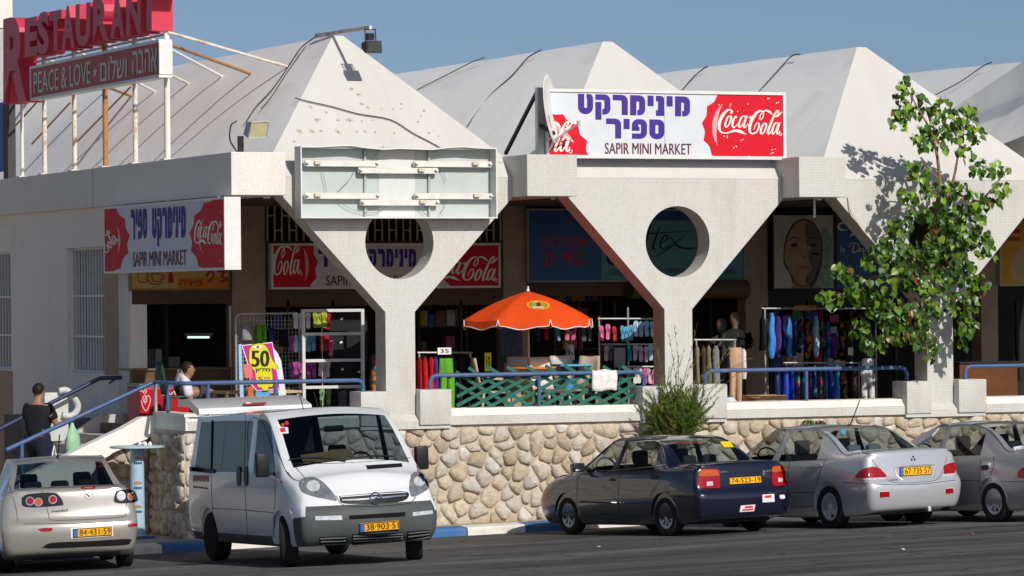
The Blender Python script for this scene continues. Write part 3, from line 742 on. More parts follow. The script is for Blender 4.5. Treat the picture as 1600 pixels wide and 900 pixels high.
specks(a, [(1123, 164), (1141, 163), (1140, 166), (1168, 163), (1199, 154), (1201, 154), (1213, 161), (1216, 160), (1131, 213), (1136, 213), (1136, 215), (1158, 219), (1161, 218), (1146, 231), (1150, 229), (1206, 234), (1211, 233), (1204, 240), (1207, 239), (1170, 244), (1152, 174), (890, 215), (893, 219), (882, 203)], tf)
a.put("script_lettering", cream_s, T, org, UX, UZ, .007, split="letter")
a = board(rect)
heb(a, "טקרמינימ", 903, 1078, (178, 182), (146.5, 151), tf, .16); heb(a, "ריפס", 947, 1038, (216, 217.5), (185, 187), tf, .16)
a.put("hebrew_lettering", navy_s, T, org, UX, UZ, .004, split="letter")
p = tf((945, 240.5)); q = tf((1080, 223.5)); q = (q[0], tf((945, 223))[1])
a = board(rect); a.text("SAPIR MINI MARKET", p[0], p[1], q[0], q[1], .022); a.put("latin_lettering", maro_s, T, org, UX, UZ, .004, split="letter")
a = board(rect); x = tf((1038, 190))[0]; a.poly([(x, RZ0), (x + .006, RZ0), (x + .006, RZ1), (x, RZ1)]); a.put("panel_joint", gal, T, org, UX, UZ, .002)
m = MB(); m.box(RX0 - .13, RX0 - .02, YR + .02, YR + .12, RZ0 - .02, RZ1 + .02); m.build("post", gal, T)
m = MB(); m.bar((RX0 - .08, YR + .13, RZ1 - .03), at(790, 240, Y=1.3), .05, .05); m.build("brace", blackm, T)
# dish aerial at its left end
D0 = at(868, 200, Y=YR - .28)
D = thing("satellite_dish", "white satellite dish seen edge-on at the left end of the roof sign", "satellite dish", D0)
bm = bmesh.new(); m = MB(); NA, NR = 20, 6; R_ = .56
ax = Vector((.80, -.60, .12)).normalized(); e1 = ax.orthogonal().normalized(); e1 = (Vector((0, 0, 1)) - ax * ax.z).normalized(); e2 = ax.cross(e1)
dc = at(860.5, 164, Y=YR - .22); vs = [dc]
dc = at(861, 170, Y=YR - .22)
vs = [tuple(dc - ax * .07)]
for r in range(1, NR + 1):
    for k in range(NA):
        an = 2 * PI * k / NA; rr = R_ * r / NR; vs.append(tuple(dc + e1 * rr * math.cos(an) + e2 * rr * .9 * math.sin(an) - ax * .07 * (1 - (r / NR) ** 2)))
fs = [(0, 1 + k, 1 + (k + 1) % NA) for k in range(NA)] + [(1 + (r - 1) * NA + k, 1 + r * NA + k, 1 + r * NA + (k + 1) % NA, 1 + (r - 1) * NA + (k + 1) % NA) for r in range(1, NR) for k in range(NA)]
m.add(vs, fs); o = m.build("reflector", frame_s, D, smooth=60); md = o.modifiers.new("thick", 'SOLIDIFY'); md.thickness = .012
tip = dc + ax * .40 - e1 * .30; foot = dc - e1 * .50
MB().tube([foot, tip], .014, 6).build("feed_arm", gal, D)
m = MB(); m.tube([tip - e2 * .03 - e1 * .03, tip + e1 * .05 + ax * .02], [.035, .028], 8); m.build("receiver", M("lnb", (.55, .50, .36), .5), D)
m = MB(); m.bar(foot + e1 * .1, Vector((RX0 - .08, YR + .04, dc.z - .25)), .05, .05); m.tube([foot + e1 * .15 - ax * .06, foot + e1 * .4 - ax * .08], .03, 6); m.build("bracket", blackm, D)
m = MB(); m.tube(spline3 if False else [tip, tip + Vector((.03, 0, -.18)), tip + Vector((-.15, 0, -.26)), foot + Vector((.1, 0, -.03))], .006, 5); m.build("cable", cable, D)

# --- empty light box on the first column
YL = -.30; tf = tfF(YL); x0, x1 = at(470, 280, Y=YL).x, at(777, 280, Y=YL).x
z0a, z1a = at(620, 341, Y=YL).z, at(620, 229.5, Y=YL).z
T = thing("light_box", "open empty sign box with bare fluorescent battens on the first column", "sign box", (x0, YL, z0a))
pale = M("box_back", (.47, .52, .51), .5, var=.06, scale=3); palew = M("box_back_white", (.62, .64, .63), .5, var=.05)
DB = .24
MB().box(x0 + .02, x1 - .02, YL + DB, YL + DB + .02, z0a + .02, z1a - .02).build("back_panel", pale, T)
xa, xb = at(592, 300, Y=YL + DB).x, at(648, 300, Y=YL + DB).x
MB().box(xa, xb, YL + DB - .004, YL + DB - .001, z0a + .03, z1a - .03).build("back_panel", palew, T)
m = MB(); m.box(x0, x0 + .02, YL, YL + DB + .03, z0a, z1a); m.build("side_panel", frame_s, T)
m = MB(); m.box(x1 - .02, x1, YL, YL + DB + .03, z0a, z1a); m.build("side_panel", frame_s, T)
m = MB(); m.box(x0 + .021, x1 - .021, YL, YL + DB + .03, z0a - .001, z0a + .022); m.build("bottom_panel", frame_s, T)
m = MB(); N = 12                                              # the top sheet is buckled
for i in range(N):
    u0, u1 = i / N, (i + 1) / N; wz = lambda u: .03 * math.sin(u * 9) * math.sin(PI * u) - .02 * math.sin(u * 21) * math.sin(PI * u)
    A = [(x0 + .021 + (x1 - x0 - .042) * u, y, z1a + wz(u) * (1 if y == YL else .3) + dz) for u in (u0, u1) for y in (YL, YL + DB + .03) for dz in (-.02, .002)]
    m.add(A, [(0, 2, 6, 4), (1, 5, 7, 3), (0, 4, 5, 1), (2, 3, 7, 6)])
m.build("top_panel", frame_s, T)
for px_ in (569, 669):
    x = at(px_, 280, Y=YL + DB).x; MB().box(x - .017, x + .017, YL + DB - .05, YL + DB - .005, z0a + .03, z1a - .04).build("upright", gal, T)
batt = M("batten_white", (.68, .665, .62), .4, var=.12)
for (xa, xb, y_) in [(476, 592, 254), (560, 684, 265), (647, 768, 255), (476, 593, 304.5), (563, 686, 315), (648, 770, 305)]:
    A, Bp = at(xa, y_, Y=YL + DB - .1), at(xb, y_, Y=YL + DB - .1); z = (A.z + Bp.z) / 2
    b_ = MB().rbox(A.x, Bp.x, YL + DB - .11, YL + DB - .055, z - .060, z + .030, .006).build("batten", batt, T)
    m = MB(); m.box(A.x + .01, A.x + .06, YL + DB - .165, YL + DB - .112, z - .022, z + .004); m.box(Bp.x - .06, Bp.x - .01, YL + DB - .165, YL + DB - .112, z - .022, z + .004)
    m.build("tube_holder", frame_s, b_); MB().box(A.x + .02, Bp.x - .02, YL + DB - .125, YL + DB - .1115, z - .062, z - .036).build("batten_lip", batt, b_)
    xm = A.x + (Bp.x - A.x) * (.16 if xa < 600 and xa != 560 and xa != 563 else .78)
    MB().box(xm - .05, xm + .05, YL + DB - .17, YL + DB - .1125, z - .03, z + .02).build("ballast", M("ballast", (.62, .56, .42), .5), b_)
for pts in ([(525, 311), (545, 325), (570, 332), (590, 331), (604, 322)], [(600, 228), (588, 240), (580, 255)], [(652, 320), (662, 332), (668, 337)], [(555, 266), (545, 282), (527, 300)], [(697, 312), (694, 325), (688, 332), (692, 337)], [(770, 244), (775, 252), (786, 254)], [(685, 262), (693, 270), (697, 285)], [(502, 262), (508, 285), (510, 300)]):
    m = MB(); m.tube(spline([tuple(at(x, y, Y=YL + DB - .06)) for x, y in pts], 4), .004, 5); m.build("loose_wire", M("wire_tan", (.25, .21, .16), .6), T)

# --- side sign hanging under the wing beam
XS = -5.47; tf = tfW(XS)
ya, yb = at(163, 370, X=XS).y, at(352, 370, X=XS).y
za, zb_ = at(250, 424.5, X=XS).z, at(250, 316.5, X=XS).z
T = thing("side_sign", "white hanging sign with violet Hebrew lettering between two red bottle caps, under the wing beam", "sign", (XS, yb, za))
MB().box(XS, XS + .24, yb, ya, za, zb_).build("sign_panel", white_s, T)
f = MB(); e = .035
for z in (za - .003, zb_ - e + .003): f.box(XS - .015, XS + .25, yb - .003, ya + .003, z, z + e)
for y in (yb - .003, ya - e + .003): f.box(XS - .014, XS + .249, y, y + e, za + e, zb_ - e)
f.build("sign_frame", frame_s, T)
m = MB()
for t in (.1, .5, .9):
    y = yb + (ya - yb) * t; m.box(XS + .1, XS + .13, y - .015, y + .015, zb_ + .003, ZB - .003)
m.build("hanger", gal, T)
rect = (-ya + e, za + e, -yb - e, zb_ - e); org = (XS, 0, 0)
a = board(rect)
def line_y(x, ya_, yb_): return ya_ + (yb_ - ya_) * (x - 163) / (350 - 163)
a.poly(capfield(352, 371, 52, 62, -1, tf, 380)); a.put("bottle_cap", red_s, T, org, UWY, UZ, .001)
a = board(rect); a.poly(capfield(148, 375, 51, 60, 1, tf, 120))
a.put("bottle_cap", red_s, T, org, UWY, UZ, .001)
a = board(rect); gleam(a, 352, 371, 52, 62, PI * .85, PI * 1.22, tf, .07); a.put("gleam", pink_s, T, org, UWY, UZ, .004)
a = board(rect); gleam(a, 148, 376, 51, 60, -.5, .45, tf, .07); a.put("gleam", pink_s, T, org, UWY, UZ, .004)
a = board(rect); cola(a, 304.5, 384, 44, 40, tf, grow=1.15); cola(a, 150, 419, 60, 26, tf, .85, 1.2)
specks(a, [(300, 393), (312, 391), (310, 388), (318, 394), (343, 409), (345, 407), (185, 393), (180, 407), (171, 419), (174, 421), (310, 330), (345, 331), (172, 339)], tf); a.put("script_lettering", cream_s, T, org, UWY, UZ, .007, split="letter")
a = board(rect); heb(a, "ריפס", 205, 230, (375, 372.5), (327.5, 326), tf); heb(a, "טקרמינימ", 238, 290.5, (373, 371), (325.5, 322), tf); a.put("hebrew_lettering", navy_s, T, org, UWY, UZ, .004, split="letter")
p, q = tf((208, 417)), tf((292, 391)); a = board(rect); p2 = tf((292, 414)); a.text("SAPIR MINI MARKET", p[0], (p[1] + p2[1]) / 2, q[0], (q[1] + tf((208, 393))[1]) / 2, .022); a.put("latin_lettering", maro_s, T, org, UWY, UZ, .004, split="letter")

# --- mini market sign in the shade over the shop door
YM = SY - .14; tf = tfF(YM); A, Bp = at(424, 452, Y=YM), at(781, 380, Y=YM)
T = thing("shop_sign", "white and red shop sign in the shade behind the first column", "sign", (A.x, YM, A.z))
MB().box(A.x, Bp.x, YM, YM + .13, A.z, Bp.z).build("sign_panel", M("sign_pinkish", (.62, .58, .58), .4, var=.05), T)
f = MB(); e = .035
for z in (A.z - .003, Bp.z - e + .003): f.box(A.x - .003, Bp.x + .003, YM - .02, YM + .131, z, z + e)
for x in (A.x - .003, Bp.x - e + .003): f.box(x, x + e, YM - .019, YM + .13, A.z + e, Bp.z - e)
f.build("sign_frame", frame_s, T)
rect = (A.x + e, A.z + e, Bp.x - e, Bp.z - e); org = (0, YM, 0)
a = board(rect); a.poly(capfield(440, 415, 53, 58, 1, tf, 400)); a.put("bottle_cap", red_s, T, org, UX, UZ, .001)
a = board(rect); a.poly(capfield(756, 415, 62, 62, -1, tf, 800)); a.put("bottle_cap", red_s, T, org, UX, UZ, .001)
a = board(rect); gleam(a, 440, 415, 53, 58, -.65, .55, tf, .1); a.put("gleam", pink_s, T, org, UX, UZ, .004)
a = board(rect); cola(a, 387, 437, 86, 50, tf, .08); cola(a, 672, 441, 106, 42, tf); a.put("script_lettering", cream_s, T, org, UX, UZ, .007, split="letter")
a = board(rect); heb(a, "ריפס", 497, 555, 417, 389, tf); heb(a, "טקרמינימ", 563, 650, 417, 389, tf); a.put("hebrew_lettering", navy_s, T, org, UX, UZ, .004, split="letter")
p, q = tf((509, 446)), tf((652, 430)); a = board(rect); a.text("SAPIR MINI MARKET", p[0], p[1], q[0], q[1], .022); a.put("latin_lettering", maro_s, T, org, UX, UZ, .004, split="letter")

# --- blue and teal swimwear sign in the shade
def flat_sign(name, label, xa, xb, yt, yb, Y, mat, fr=None, e=.03):
    A, Bp = at(xa, yb, Y=Y), at(xb, yt, Y=Y); T = thing(name, label, "sign", (A.x, Y, A.z))
    MB().box(A.x, Bp.x, Y, Y + .1, A.z, Bp.z).build("sign_panel", mat, T)
    f = MB()
    for z in (A.z - .003, Bp.z - e + .003): f.box(A.x - .003, Bp.x + .003, Y - .02, Y + .101, z, z + e)
    for x in (A.x - .003, Bp.x - e + .003): f.box(x, x + e, Y - .019, Y + .1, A.z + e, Bp.z - e)
    f.build("sign_frame", fr or M("sign_frame_dull", (.30, .30, .28), .5), T)
    return T, (A.x + e, A.z + e, Bp.x - e, Bp.z - e)
YM = SY - .12; tf = tfF(YM); org = (0, YM, 0)
T, rect = flat_sign("swimwear_sign", "dark blue and teal sign with red Hebrew lettering, behind the second column", 824, 1163, 327, 441, YM, M("sign_navy", (.03, .09, .26), .4, var=.1))
a = board(rect); a.poly([tf(p) for p in [(940, 300), (1200, 300), (1200, 460), (940, 460)]]); a.put("teal_panel", M("sign_teal", (.10, .26, .28), .4, var=.15), T, org, UX, UZ, .001)
a = board(rect); a.poly([tf(p) for p in [(940, 300), (1200, 300), (1200, 345), (940, 345)]]); a.put("blue_band", M("sign_band", (.03, .08, .2), .4), T, org, UX, UZ, .003)
a = board(rect); p, q = tf((846, 392)), tf((918, 371)); a.text("סוניי" + "קוא", p[0], p[1], q[0], q[1], .03)
p, q = tf((851, 415)), tf((914, 394)); a.text("םי ידגב", p[0], p[1], q[0], q[1], .03); a.put("hebrew_lettering", M("dull_red_letter", (.42, .03, .05), .5), T, org, UX, UZ, .004, split="letter")
a = board(rect)
for pts, ws in [([(962, 372), (950, 392), (952, 410), (968, 412), (980, 398)], [3, 4, 4, 3, 1]), ([(985, 385), (978, 402), (990, 404), (996, 388), (986, 384)], 2.5), ([(1016, 352), (1008, 385), (1012, 390)], [2, 3.5, 1]), ([(1030, 354), (1020, 386), (1025, 389)], [2, 3.5, 1]), ([(1002, 366), (1030, 364), (1092, 360)], [2.2, 1.6, .6]),
                ([(1034, 380), (1044, 372), (1038, 368), (1031, 382), (1036, 389), (1048, 382)], [1.5, 2, 2.5, 3, 2, 1]), ([(1046, 368), (1058, 384), (1074, 388), (1098, 386)], [1, 3.2, 2.4, 1]), ([(1070, 368), (1045, 388), (1022, 402)], [1, 2.4, 1])]:
    a.stroke(pts, [w_ for w_ in ws] if isinstance(ws, list) else ws, tf, 5)
for s, xa, xb, yb, yt, sh in [("Gidon", 951, 978, 430, 420, .25), ("| FREE | T", 1033, 1080, 428, 419, 0), ("CAPEL", 1118, 1151, 427, 421, .3)]:
    p, q = tf((xa, yb)), tf((xb, yt)); a.text(s, p[0], p[1], q[0], q[1], .01, sh * .1)
a.put("script_lettering", M("sign_black", (.012, .012, .014), .5), T, org, UX, UZ, .006, split="letter")

# --- poster of a face and the blue board beside it
T, rect = flat_sign("face_poster", "poster of a woman's face in a pale hood, over the swimwear racks", 1207, 1304, 334, 453, YM, M("poster_grey", (.46, .43, .38), .4, var=.12, scale=2), M("poster_frame", (.02, .02, .02), .5))
Zp = lambda p: tf((1190 + p[0] / 6, 320 + p[1] / 6))
def face(name, mat, polys, lift, ):
    for p in polys:
        a = board(rect); a.poly([Zp(q) for q in spline(p + [p[0]], 5)[:-1]]); a.put(name, mat, T, org, UX, UZ, lift)
face("hood_shadow", M("hood_line", (.05, .045, .04), .6), [[(385, 128), (300, 170), (235, 280), (205, 430), (210, 560), (260, 640), (300, 760), (340, 800), (470, 800), (520, 740), (560, 560), (575, 400), (550, 270), (480, 160)]], .002)
face("face", M("poster_skin", (.36, .21, .14), .5, var=.2, scale=4), [[(388, 142), (310, 185), (250, 290), (215, 430), (222, 540), (260, 620), (300, 690), (350, 745), (420, 755), (470, 700), (530, 560), (560, 410), (535, 280), (470, 180)]], .004)
face("neck", M("poster_neck", (.26, .15, .09), .5), [[(285, 680), (300, 740), (285, 792), (440, 792), (445, 760), (400, 765), (340, 752)]], .006)
face("scarf", M("poster_scarf", (.22, .30, .24), .5, var=.35, scale=8), [[(575, 210), (620, 230), (660, 350), (675, 560), (672, 780), (560, 795), (470, 795), (520, 700), (560, 560), (590, 400), (560, 260)]], .006)
face("shade_half", M("poster_dark_side", (.10, .10, .075), .5, var=.2), [[(412, 175), (470, 185), (530, 280), (555, 400), (550, 470), (440, 450), (470, 400), (420, 380), (425, 310), (408, 270)], [(440, 450), (550, 470), (520, 600), (470, 720), (410, 735), (420, 660), (470, 600), (440, 520)]], .006)
face("eye", M("poster_eye", (.03, .02, .018), .5), [[(265, 380), (300, 355), (345, 375), (300, 398)], [(440, 380), (480, 355), (520, 375), (480, 395)], [(245, 330), (300, 300), (355, 320), (300, 314)], [(430, 318), (480, 300), (530, 320), (480, 314)], [(365, 480), (395, 490), (425, 478), (395, 500)]], .008)
face("lips", M("poster_lips", (.30, .10, .08), .5), [[(335, 590), (380, 575), (440, 578), (470, 590), (410, 608)]], .008)
T, rect = flat_sign("label_sign", "blue sign with white script lettering beside the face poster", 1306, 1425, 336, 453, YM, M("sign_deepblue", (.02, .075, .20), .4, var=.15), M("poster_frame", (.02, .02, .02), .5))
a = board(rect); Zq = Zp
a.stroke([(800, 165), (740, 175), (720, 210), (750, 235), (810, 232)], [14, 22, 26, 20, 6], Zq); a.stroke([(830, 300), (850, 275), (880, 285)], [10, 20, 8], Zq)
p, q = Zq((738, 455)), Zq((782, 388)); a.text("by", p[0], p[1], q[0], q[1], .0)
a.stroke([(870, 370), (850, 440), (890, 440), (915, 400), (890, 362), (840, 365), (818, 400)], [8, 10, 8, 8, 8, 6, 4], Zq)
p, q = Zq((908, 443)), Zq((960, 405)); a.text("ea", p[0], p[1], q[0], q[1], .0); a.stroke([(965, 440), (985, 405), (995, 440)], 6, Zq)
a.put("script_lettering", M("sign_pale", (.6, .6, .58), .5), T, org, UX, UZ, .003, split="letter")
T, rect = flat_sign("yellow_sign", "yellow sign with a drawn bottle and red strips, at the right end", 1562, 1660, 345, 447, YM, M("sign_yellow", (.62, .30, .02), .4, var=.1), M("yellow_frame", (.5, .4, .25), .5))
a = board(rect); a.poly([tf(q) for q in spline([(1590, 392), (1580, 410), (1578, 432), (1592, 441), (1610, 441), (1622, 425), (1612, 395), (1600, 388), (1590, 392)], 5)]); a.put("bottle_drawing", M("sign_buff", (.55, .38, .18), .5), T, org, UX, UZ, .002)
a = board(rect)
for y in (363, 375): a.poly([tf(q) for q in [(1574, y - 4), (1594, y - 5), (1594, y + 1), (1574, y + 2)]])
a.poly([tf(q) for q in [(1610, 360), (1650, 360), (1650, 385), (1610, 385)]]); a.put("red_strip", M("sign_dullred", (.45, .05, .03), .5), T, org, UX, UZ, .002)
# --- kiosk sign with cups
T, rect = flat_sign("kiosk_sign", "orange and yellow kiosk sign with drawn cups, over the kiosk opening", 203, 358, 400, 454, YM, M("sign_ochre", (.55, .33, .10), .5, var=.1), M("kiosk_frame", (.25, .16, .06), .5))
a = board(rect); a.poly([tf(p) for p in [(278, 435), (357, 433), (357, 451), (278, 452)]]); a.put("orange_strip", M("sign_orange", (.62, .16, .01), .5), T, org, UX, UZ, .002)
a = board(rect); a.stroke([(215, 424), (216, 438), (220, 441), (228, 441), (230, 438), (231, 424)], 1.2, tf); a.stroke([(237, 428), (238, 437), (243, 440), (249, 440), (252, 436), (252, 428), (237, 428)], 1.2, tf); a.stroke([(252, 430), (257, 431), (255, 436), (251, 437)], 1.0, tf); a.stroke([(231, 438), (236, 443), (248, 444), (256, 440)], 1.2, tf)
p, q = tf((281, 446.5)), tf((316, 438)); a.text("הציפ", p[0], p[1], q[0], q[1], .01); a.put("cup_drawing", M("sign_ink", (.05, .03, .02), .6), T, org, UX, UZ, .005, split="drawing_line")
a = board(rect); a.poly([tf(p) for p in [(264, 424), (269, 424), (272, 442), (262, 442)]]); a.stroke([(322, 432), (328, 424), (334, 430), (326, 440)], 4, tf); a.stroke([(340, 424), (352, 424), (346, 431), (354, 436), (344, 441)], 4, tf); a.put("red_mark", M("sign_crimson", (.35, .02, .03), .5), T, org, UX, UZ, .004, split="red_mark")
# fluorescent lamp lit inside the kiosk
A, Bp = at(293, 527, Y=SY + 1.6), at(327, 527, Y=SY + 1.6)
K = thing("fluorescent_lamp", "lit fluorescent tube hanging inside the dark kiosk", "lamp", (A.x, A.y, A.z))
MB().tube([A, Bp], .018, 8).build("tube", M("tube_lit", (.75, .95, .9), .5, var=0, emit=1.2), K); MB().box(A.x - .05, Bp.x + .05, A.y - .03, A.y + .03, A.z + .025, A.z + .07).build("batten", M("batten_grey", (.4, .4, .4), .5), K)

# --- restaurant sign on its pole frame over the wing
XP = -5.12
T = thing("restaurant_sign", "big red restaurant sign of raised letters on rusty poles above the wing", "sign", (XP, at(262, 245, X=XP).y, ZT))
pole_px = [(35, .032, 160), (70, .042, 90), (117, .042, 70), (165, .046, 55), (212, .042, 40), (262, .05, -25)]
for k, (x, r, ytop) in enumerate(pole_px):
    b_ = at(x, 262, X=XP); b_.z = ZT; tp = at(x, ytop, X=XP)
    base = Vector((XP, b_.y, ZT)); MB().tube([base, Vector((XP, b_.y, tp.z))], r, 10).build("pole", rusto if k == 3 else (white if k in (0, 5) else rustm), T, smooth=40)
    MB().box(XP - .1, XP + .1, b_.y - .12, b_.y + .12, ZT + .001, ZT + .03).build("foot_plate", rustm, T)
for k, (x, y, x2, y2, mt) in enumerate([(262, 50, 452, 105, rustm), (262, 68, 396, 117, rusto), (212, 48, 350, 121, white), (165, 68, 298, 132, rustm), (117, 78, 246, 145, white), (165, 135, 207, 151, rusto), (70, 92, 180, 130, white), (35, 140, 75, 110, rusto)]):
    A = at(x, y, X=XP); Bp = slopeP = None
    # far end lies on the slope of the first roof
    r_ = ray(x2, y2); nrm = np.array([-.737, 0, .676]); o_ = np.array([XC[0] - .09, 0, 8.04]); t_ = ((o_ - CAM) @ nrm) / (r_ @ nrm)
    Bp = Vector([float(q) for q in CAM + t_ * r_])
    MB().tube([A, Bp], .026, 7).build("brace", mt, T, smooth=60)
# diagonal stays behind
for (x, y, x2, y2) in [(60, 157, 12, 210), (205, 135, 120, 222), (110, 160, 50, 225)]:
    A, Bp = at(x, y, X=XP + .5), at(x2, y2, X=XP + .5); MB().tube([A, Bp], .018, 6).build("stay", rusto, T)
# strip sign PEACE & LOVE
XF = XP - .20; tf = tfW(XF); y_far, y_near = at(48, 130, X=XF).y, at(250, 90, X=XF).y
zt_, zb2 = at(250, 61.5, X=XF).z, at(250, 120.5, X=XF).z
pnl_r = M("strip_red", (.43, .055, .04), .45, var=.1, scale=3)
MB().box(XF, XF + .20, y_near, y_far, zb2, zt_).build("strip_panel", pnl_r, T)
f = MB(); e = .05
for z in (zb2 - .003, zt_ - e + .003): f.box(XF - .02, XF + .205, y_near - .003, y_far + .003, z, z + e)
f.box(XF - .019, XF + .204, y_far - e + .003, y_far + .003, zb2 + e, zt_ - e); f.box(XF - .019, XF + .204, y_near - .02, y_near + .02, zb2 + e - .003, zt_ - e + .003)
f.build("strip_frame", frame_s, T)
org = (XF, 0, 0)
def wtext(art, s, x0, yb0, x1, yb1, yt0, yt1, bold):
    art.glyphs(s, lambda u, w_: tf((x0 + (x1 - x0) * u, (yb0 + (yb1 - yb0) * u) * (1 - w_) + (yt0 + (yt1 - yt0) * u) * w_)), bold)
S_ = 280 / 1482
a = Art(None)
wtext(a, "PEACE & LOVE", 280 * S_, 776 * S_, 752 * S_, 690 * S_, 600 * S_, 505 * S_, .035)
wtext(a, "םולשו", 832 * S_, 675 * S_, 1052 * S_, 636 * S_, 478 * S_, 440 * S_, .035)
wtext(a, "הבהא", 1097 * S_, 620 * S_, 1300 * S_, 586 * S_, 428 * S_, 390 * S_, .035)
cx_, cy_ = 788 * S_, 597 * S_; st = []
for k in range(10):
    r = 10.0 if k % 2 == 0 else 3.8; an = -PI / 2 + k * PI / 5; st.append(tf((cx_ + .45 * r * math.cos(an), cy_ + r * math.sin(an))))
a.poly(st); a.put("strip_lettering", M("letter_grey", (.62, .64, .58), .5), T, org, UWY, UZ, .004, split="letter")
# raised letters: each a box letter of its own
let_f = M("letter_red", (.60, .05, .085), .4, var=.06); XL = XP - .28; tf = tfW(XL); DEP = .36
def raised(ch, x0, x1, yt0, yt1, yb0, yb1):
    v, fcs, _ = text2d(ch, .045); pts = []
    for a_, b_ in v:
        X = x0 + (x1 - x0) * a_; t_ = yt0 + (yt1 - yt0) * a_; bb = yb0 + (yb1 - yb0) * a_; pts.append(tf((X, bb + (t_ - bb) * b_)))
    m = MB(); nv = len(pts); m.add([(XL, -u, z) for u, z in pts] + [(XL + DEP, -u, z) for u, z in pts], [tuple(q) for q in fcs] + [tuple(nv + i for i in q)[::-1] for q in fcs])
    cnt = {}
    for q in fcs:
        for i in range(len(q)): k = (q[i], q[(i + 1) % len(q)]); cnt[k] = 1
    m.add([], []); 
    for (i, j) in list(cnt):
        if (j, i) not in cnt: m.f.append((j, i, nv + i, nv + j)); m.m.append(0)
    m.build("raised_letter", let_f, T, smooth=35)
raised("R", 5, 41, 30, 21, 163, 159)
for ch, x0, x1, yt, yb in [("E", 38.5, 58, 28, 89), ("S", 58, 76, 19, 86), ("T", 77, 96, 17.5, 80), ("A", 96, 116, 10, 78), ("U", 118, 141, 6, 73), ("R", 145, 170, -1, 66), ("A", 172, 194, -8, 60), ("N", 197, 220, -13, 55), ("T", 219, 247, -18, 49)]:
    raised(ch, x0, x1, yt + 1, yt - 3, yb + 1, yb - 3)
MB().box(XP - .02, XP + .02, at(262, 240, X=XP).y, at(38, 240, X=XP).y, at(262, 58, X=XP).z - .1, at(262, 58, X=XP).z - .06).build("rail", rustm, T)
# lattice of thin rods seen under the letters
MB().tube([Vector((XP + .05, at(262, 240, X=XP).y, at(262, 52, X=XP).z)), Vector((XP + .05, at(36, 240, X=XP).y, at(262, 52, X=XP).z))], .02, 6).build("rail", rustm, T)

# --- flood lamps
A = at(526, 54, Y=2.5)
Lp = thing("flood_lamp", "small black flood lamp hanging from an arm on the peak of the first roof", "flood lamp", A)
tip = Vector((A.x + .10, 1.25, A.z + .03)); back = at(494, 56, Y=3.2)
MB().bar(back, tip, .05, .06).build("arm", rustm, Lp)
h = tip + Vector((.0, .02, -.02))
m = MB()
for dx in (-.09, .09): m.bar(h + Vector((dx, 0, 0)), h + Vector((dx, -.02, -.22)), .015, .015, (0, 1, 0))
m.bar(h + Vector((-.1, 0, -.01)), h + Vector((.1, 0, -.01)), .015, .02); m.build("yoke", blackm, Lp)
m = MB(); q = h + Vector((0, -.02, -.12)); m.rbox(q.x - .06, q.x + .06, q.y - .02, q.y + .1, q.z - .06, q.z + .05, .01); m.build("ballast_box", blackm, Lp)
q = h + Vector((0, -.04, -.29)); m = MB(); m.prism([(q.y - .12, q.z + .09), (q.y + .10, q.z + .06), (q.y + .10, q.z - .02), (q.y - .06, q.z - .11), (q.y - .14, q.z - .10)], 'x', q.x - .13, q.x + .13); hs_ = m.build("housing", blackm, Lp)
m = MB(); m.add([(q.x - .11, q.y - .138, q.z + .07), (q.x + .11, q.y - .138, q.z + .07), (q.x + .11, q.y - .15, q.z - .09), (q.x - .11, q.y - .15, q.z - .09)], [(0, 1, 2, 3)]); m.build("lens", M("lamp_dark_glass", (.05, .06, .06), .1, var=0), Lp, fix=False)
A = at(376, 236, Y=-.2); A.z = ZT
Lp = thing("flood_lamp", "large grey flood lamp with a yellowed glass on the corner block of the wing", "flood lamp", A)
MB().box(A.x - .04, A.x + .04, A.y - .03, A.y + .03, ZT, ZT + .26).build("post", blackm, Lp)
hp = lambda x, y, Y: at(355 + x * 80 / 900, 170 + y * 80 / 900, Y=Y)
m = MB(); Lq = [hp(430, 235, -.45), hp(735, 220, -.45), hp(690, 500, -.42), hp(370, 515, -.42)]
bk = [p + Vector((.04, .34, .0)) for p in Lq]; bk[0].z += .02; bk[1].z += .02; bk[2].z += .07; bk[3].z += .07
m.add(Lq + bk, [(0, 1, 5, 4), (1, 2, 6, 5), (2, 3, 7, 6), (3, 0, 4, 7), (4, 5, 6, 7)]); m.build("housing", M("lamp_grey", (.38, .41, .42), .45, .3), Lp)
c_ = sum(Lq, Vector()) / 4
m = MB(); m.add([c_ + (p - c_) * .93 + Vector((0, -.006, 0)) for p in Lq] , [(0, 1, 2, 3)]); m.build("lens", M("lamp_yellow_glass", (.42, .38, .22), .15, var=.1), Lp, fix=False)
m = MB()
for i in range(4):
    p, q = Lq[i], Lq[(i + 1) % 4]; m.bar(p + Vector((0, -.008, 0)), q + Vector((0, -.008, 0)), .02, .03, (0, 1, 0))
m.build("rim", gal, Lp)
m = MB(); m.tube(spline([A + Vector((-.05, .03, .02)), A + Vector((-.16, .03, .2)), A + Vector((-.12, .1, .42)), A + Vector((-.02, .1, .5))], 5), .012, 6); m.build("cable", cable, Lp)

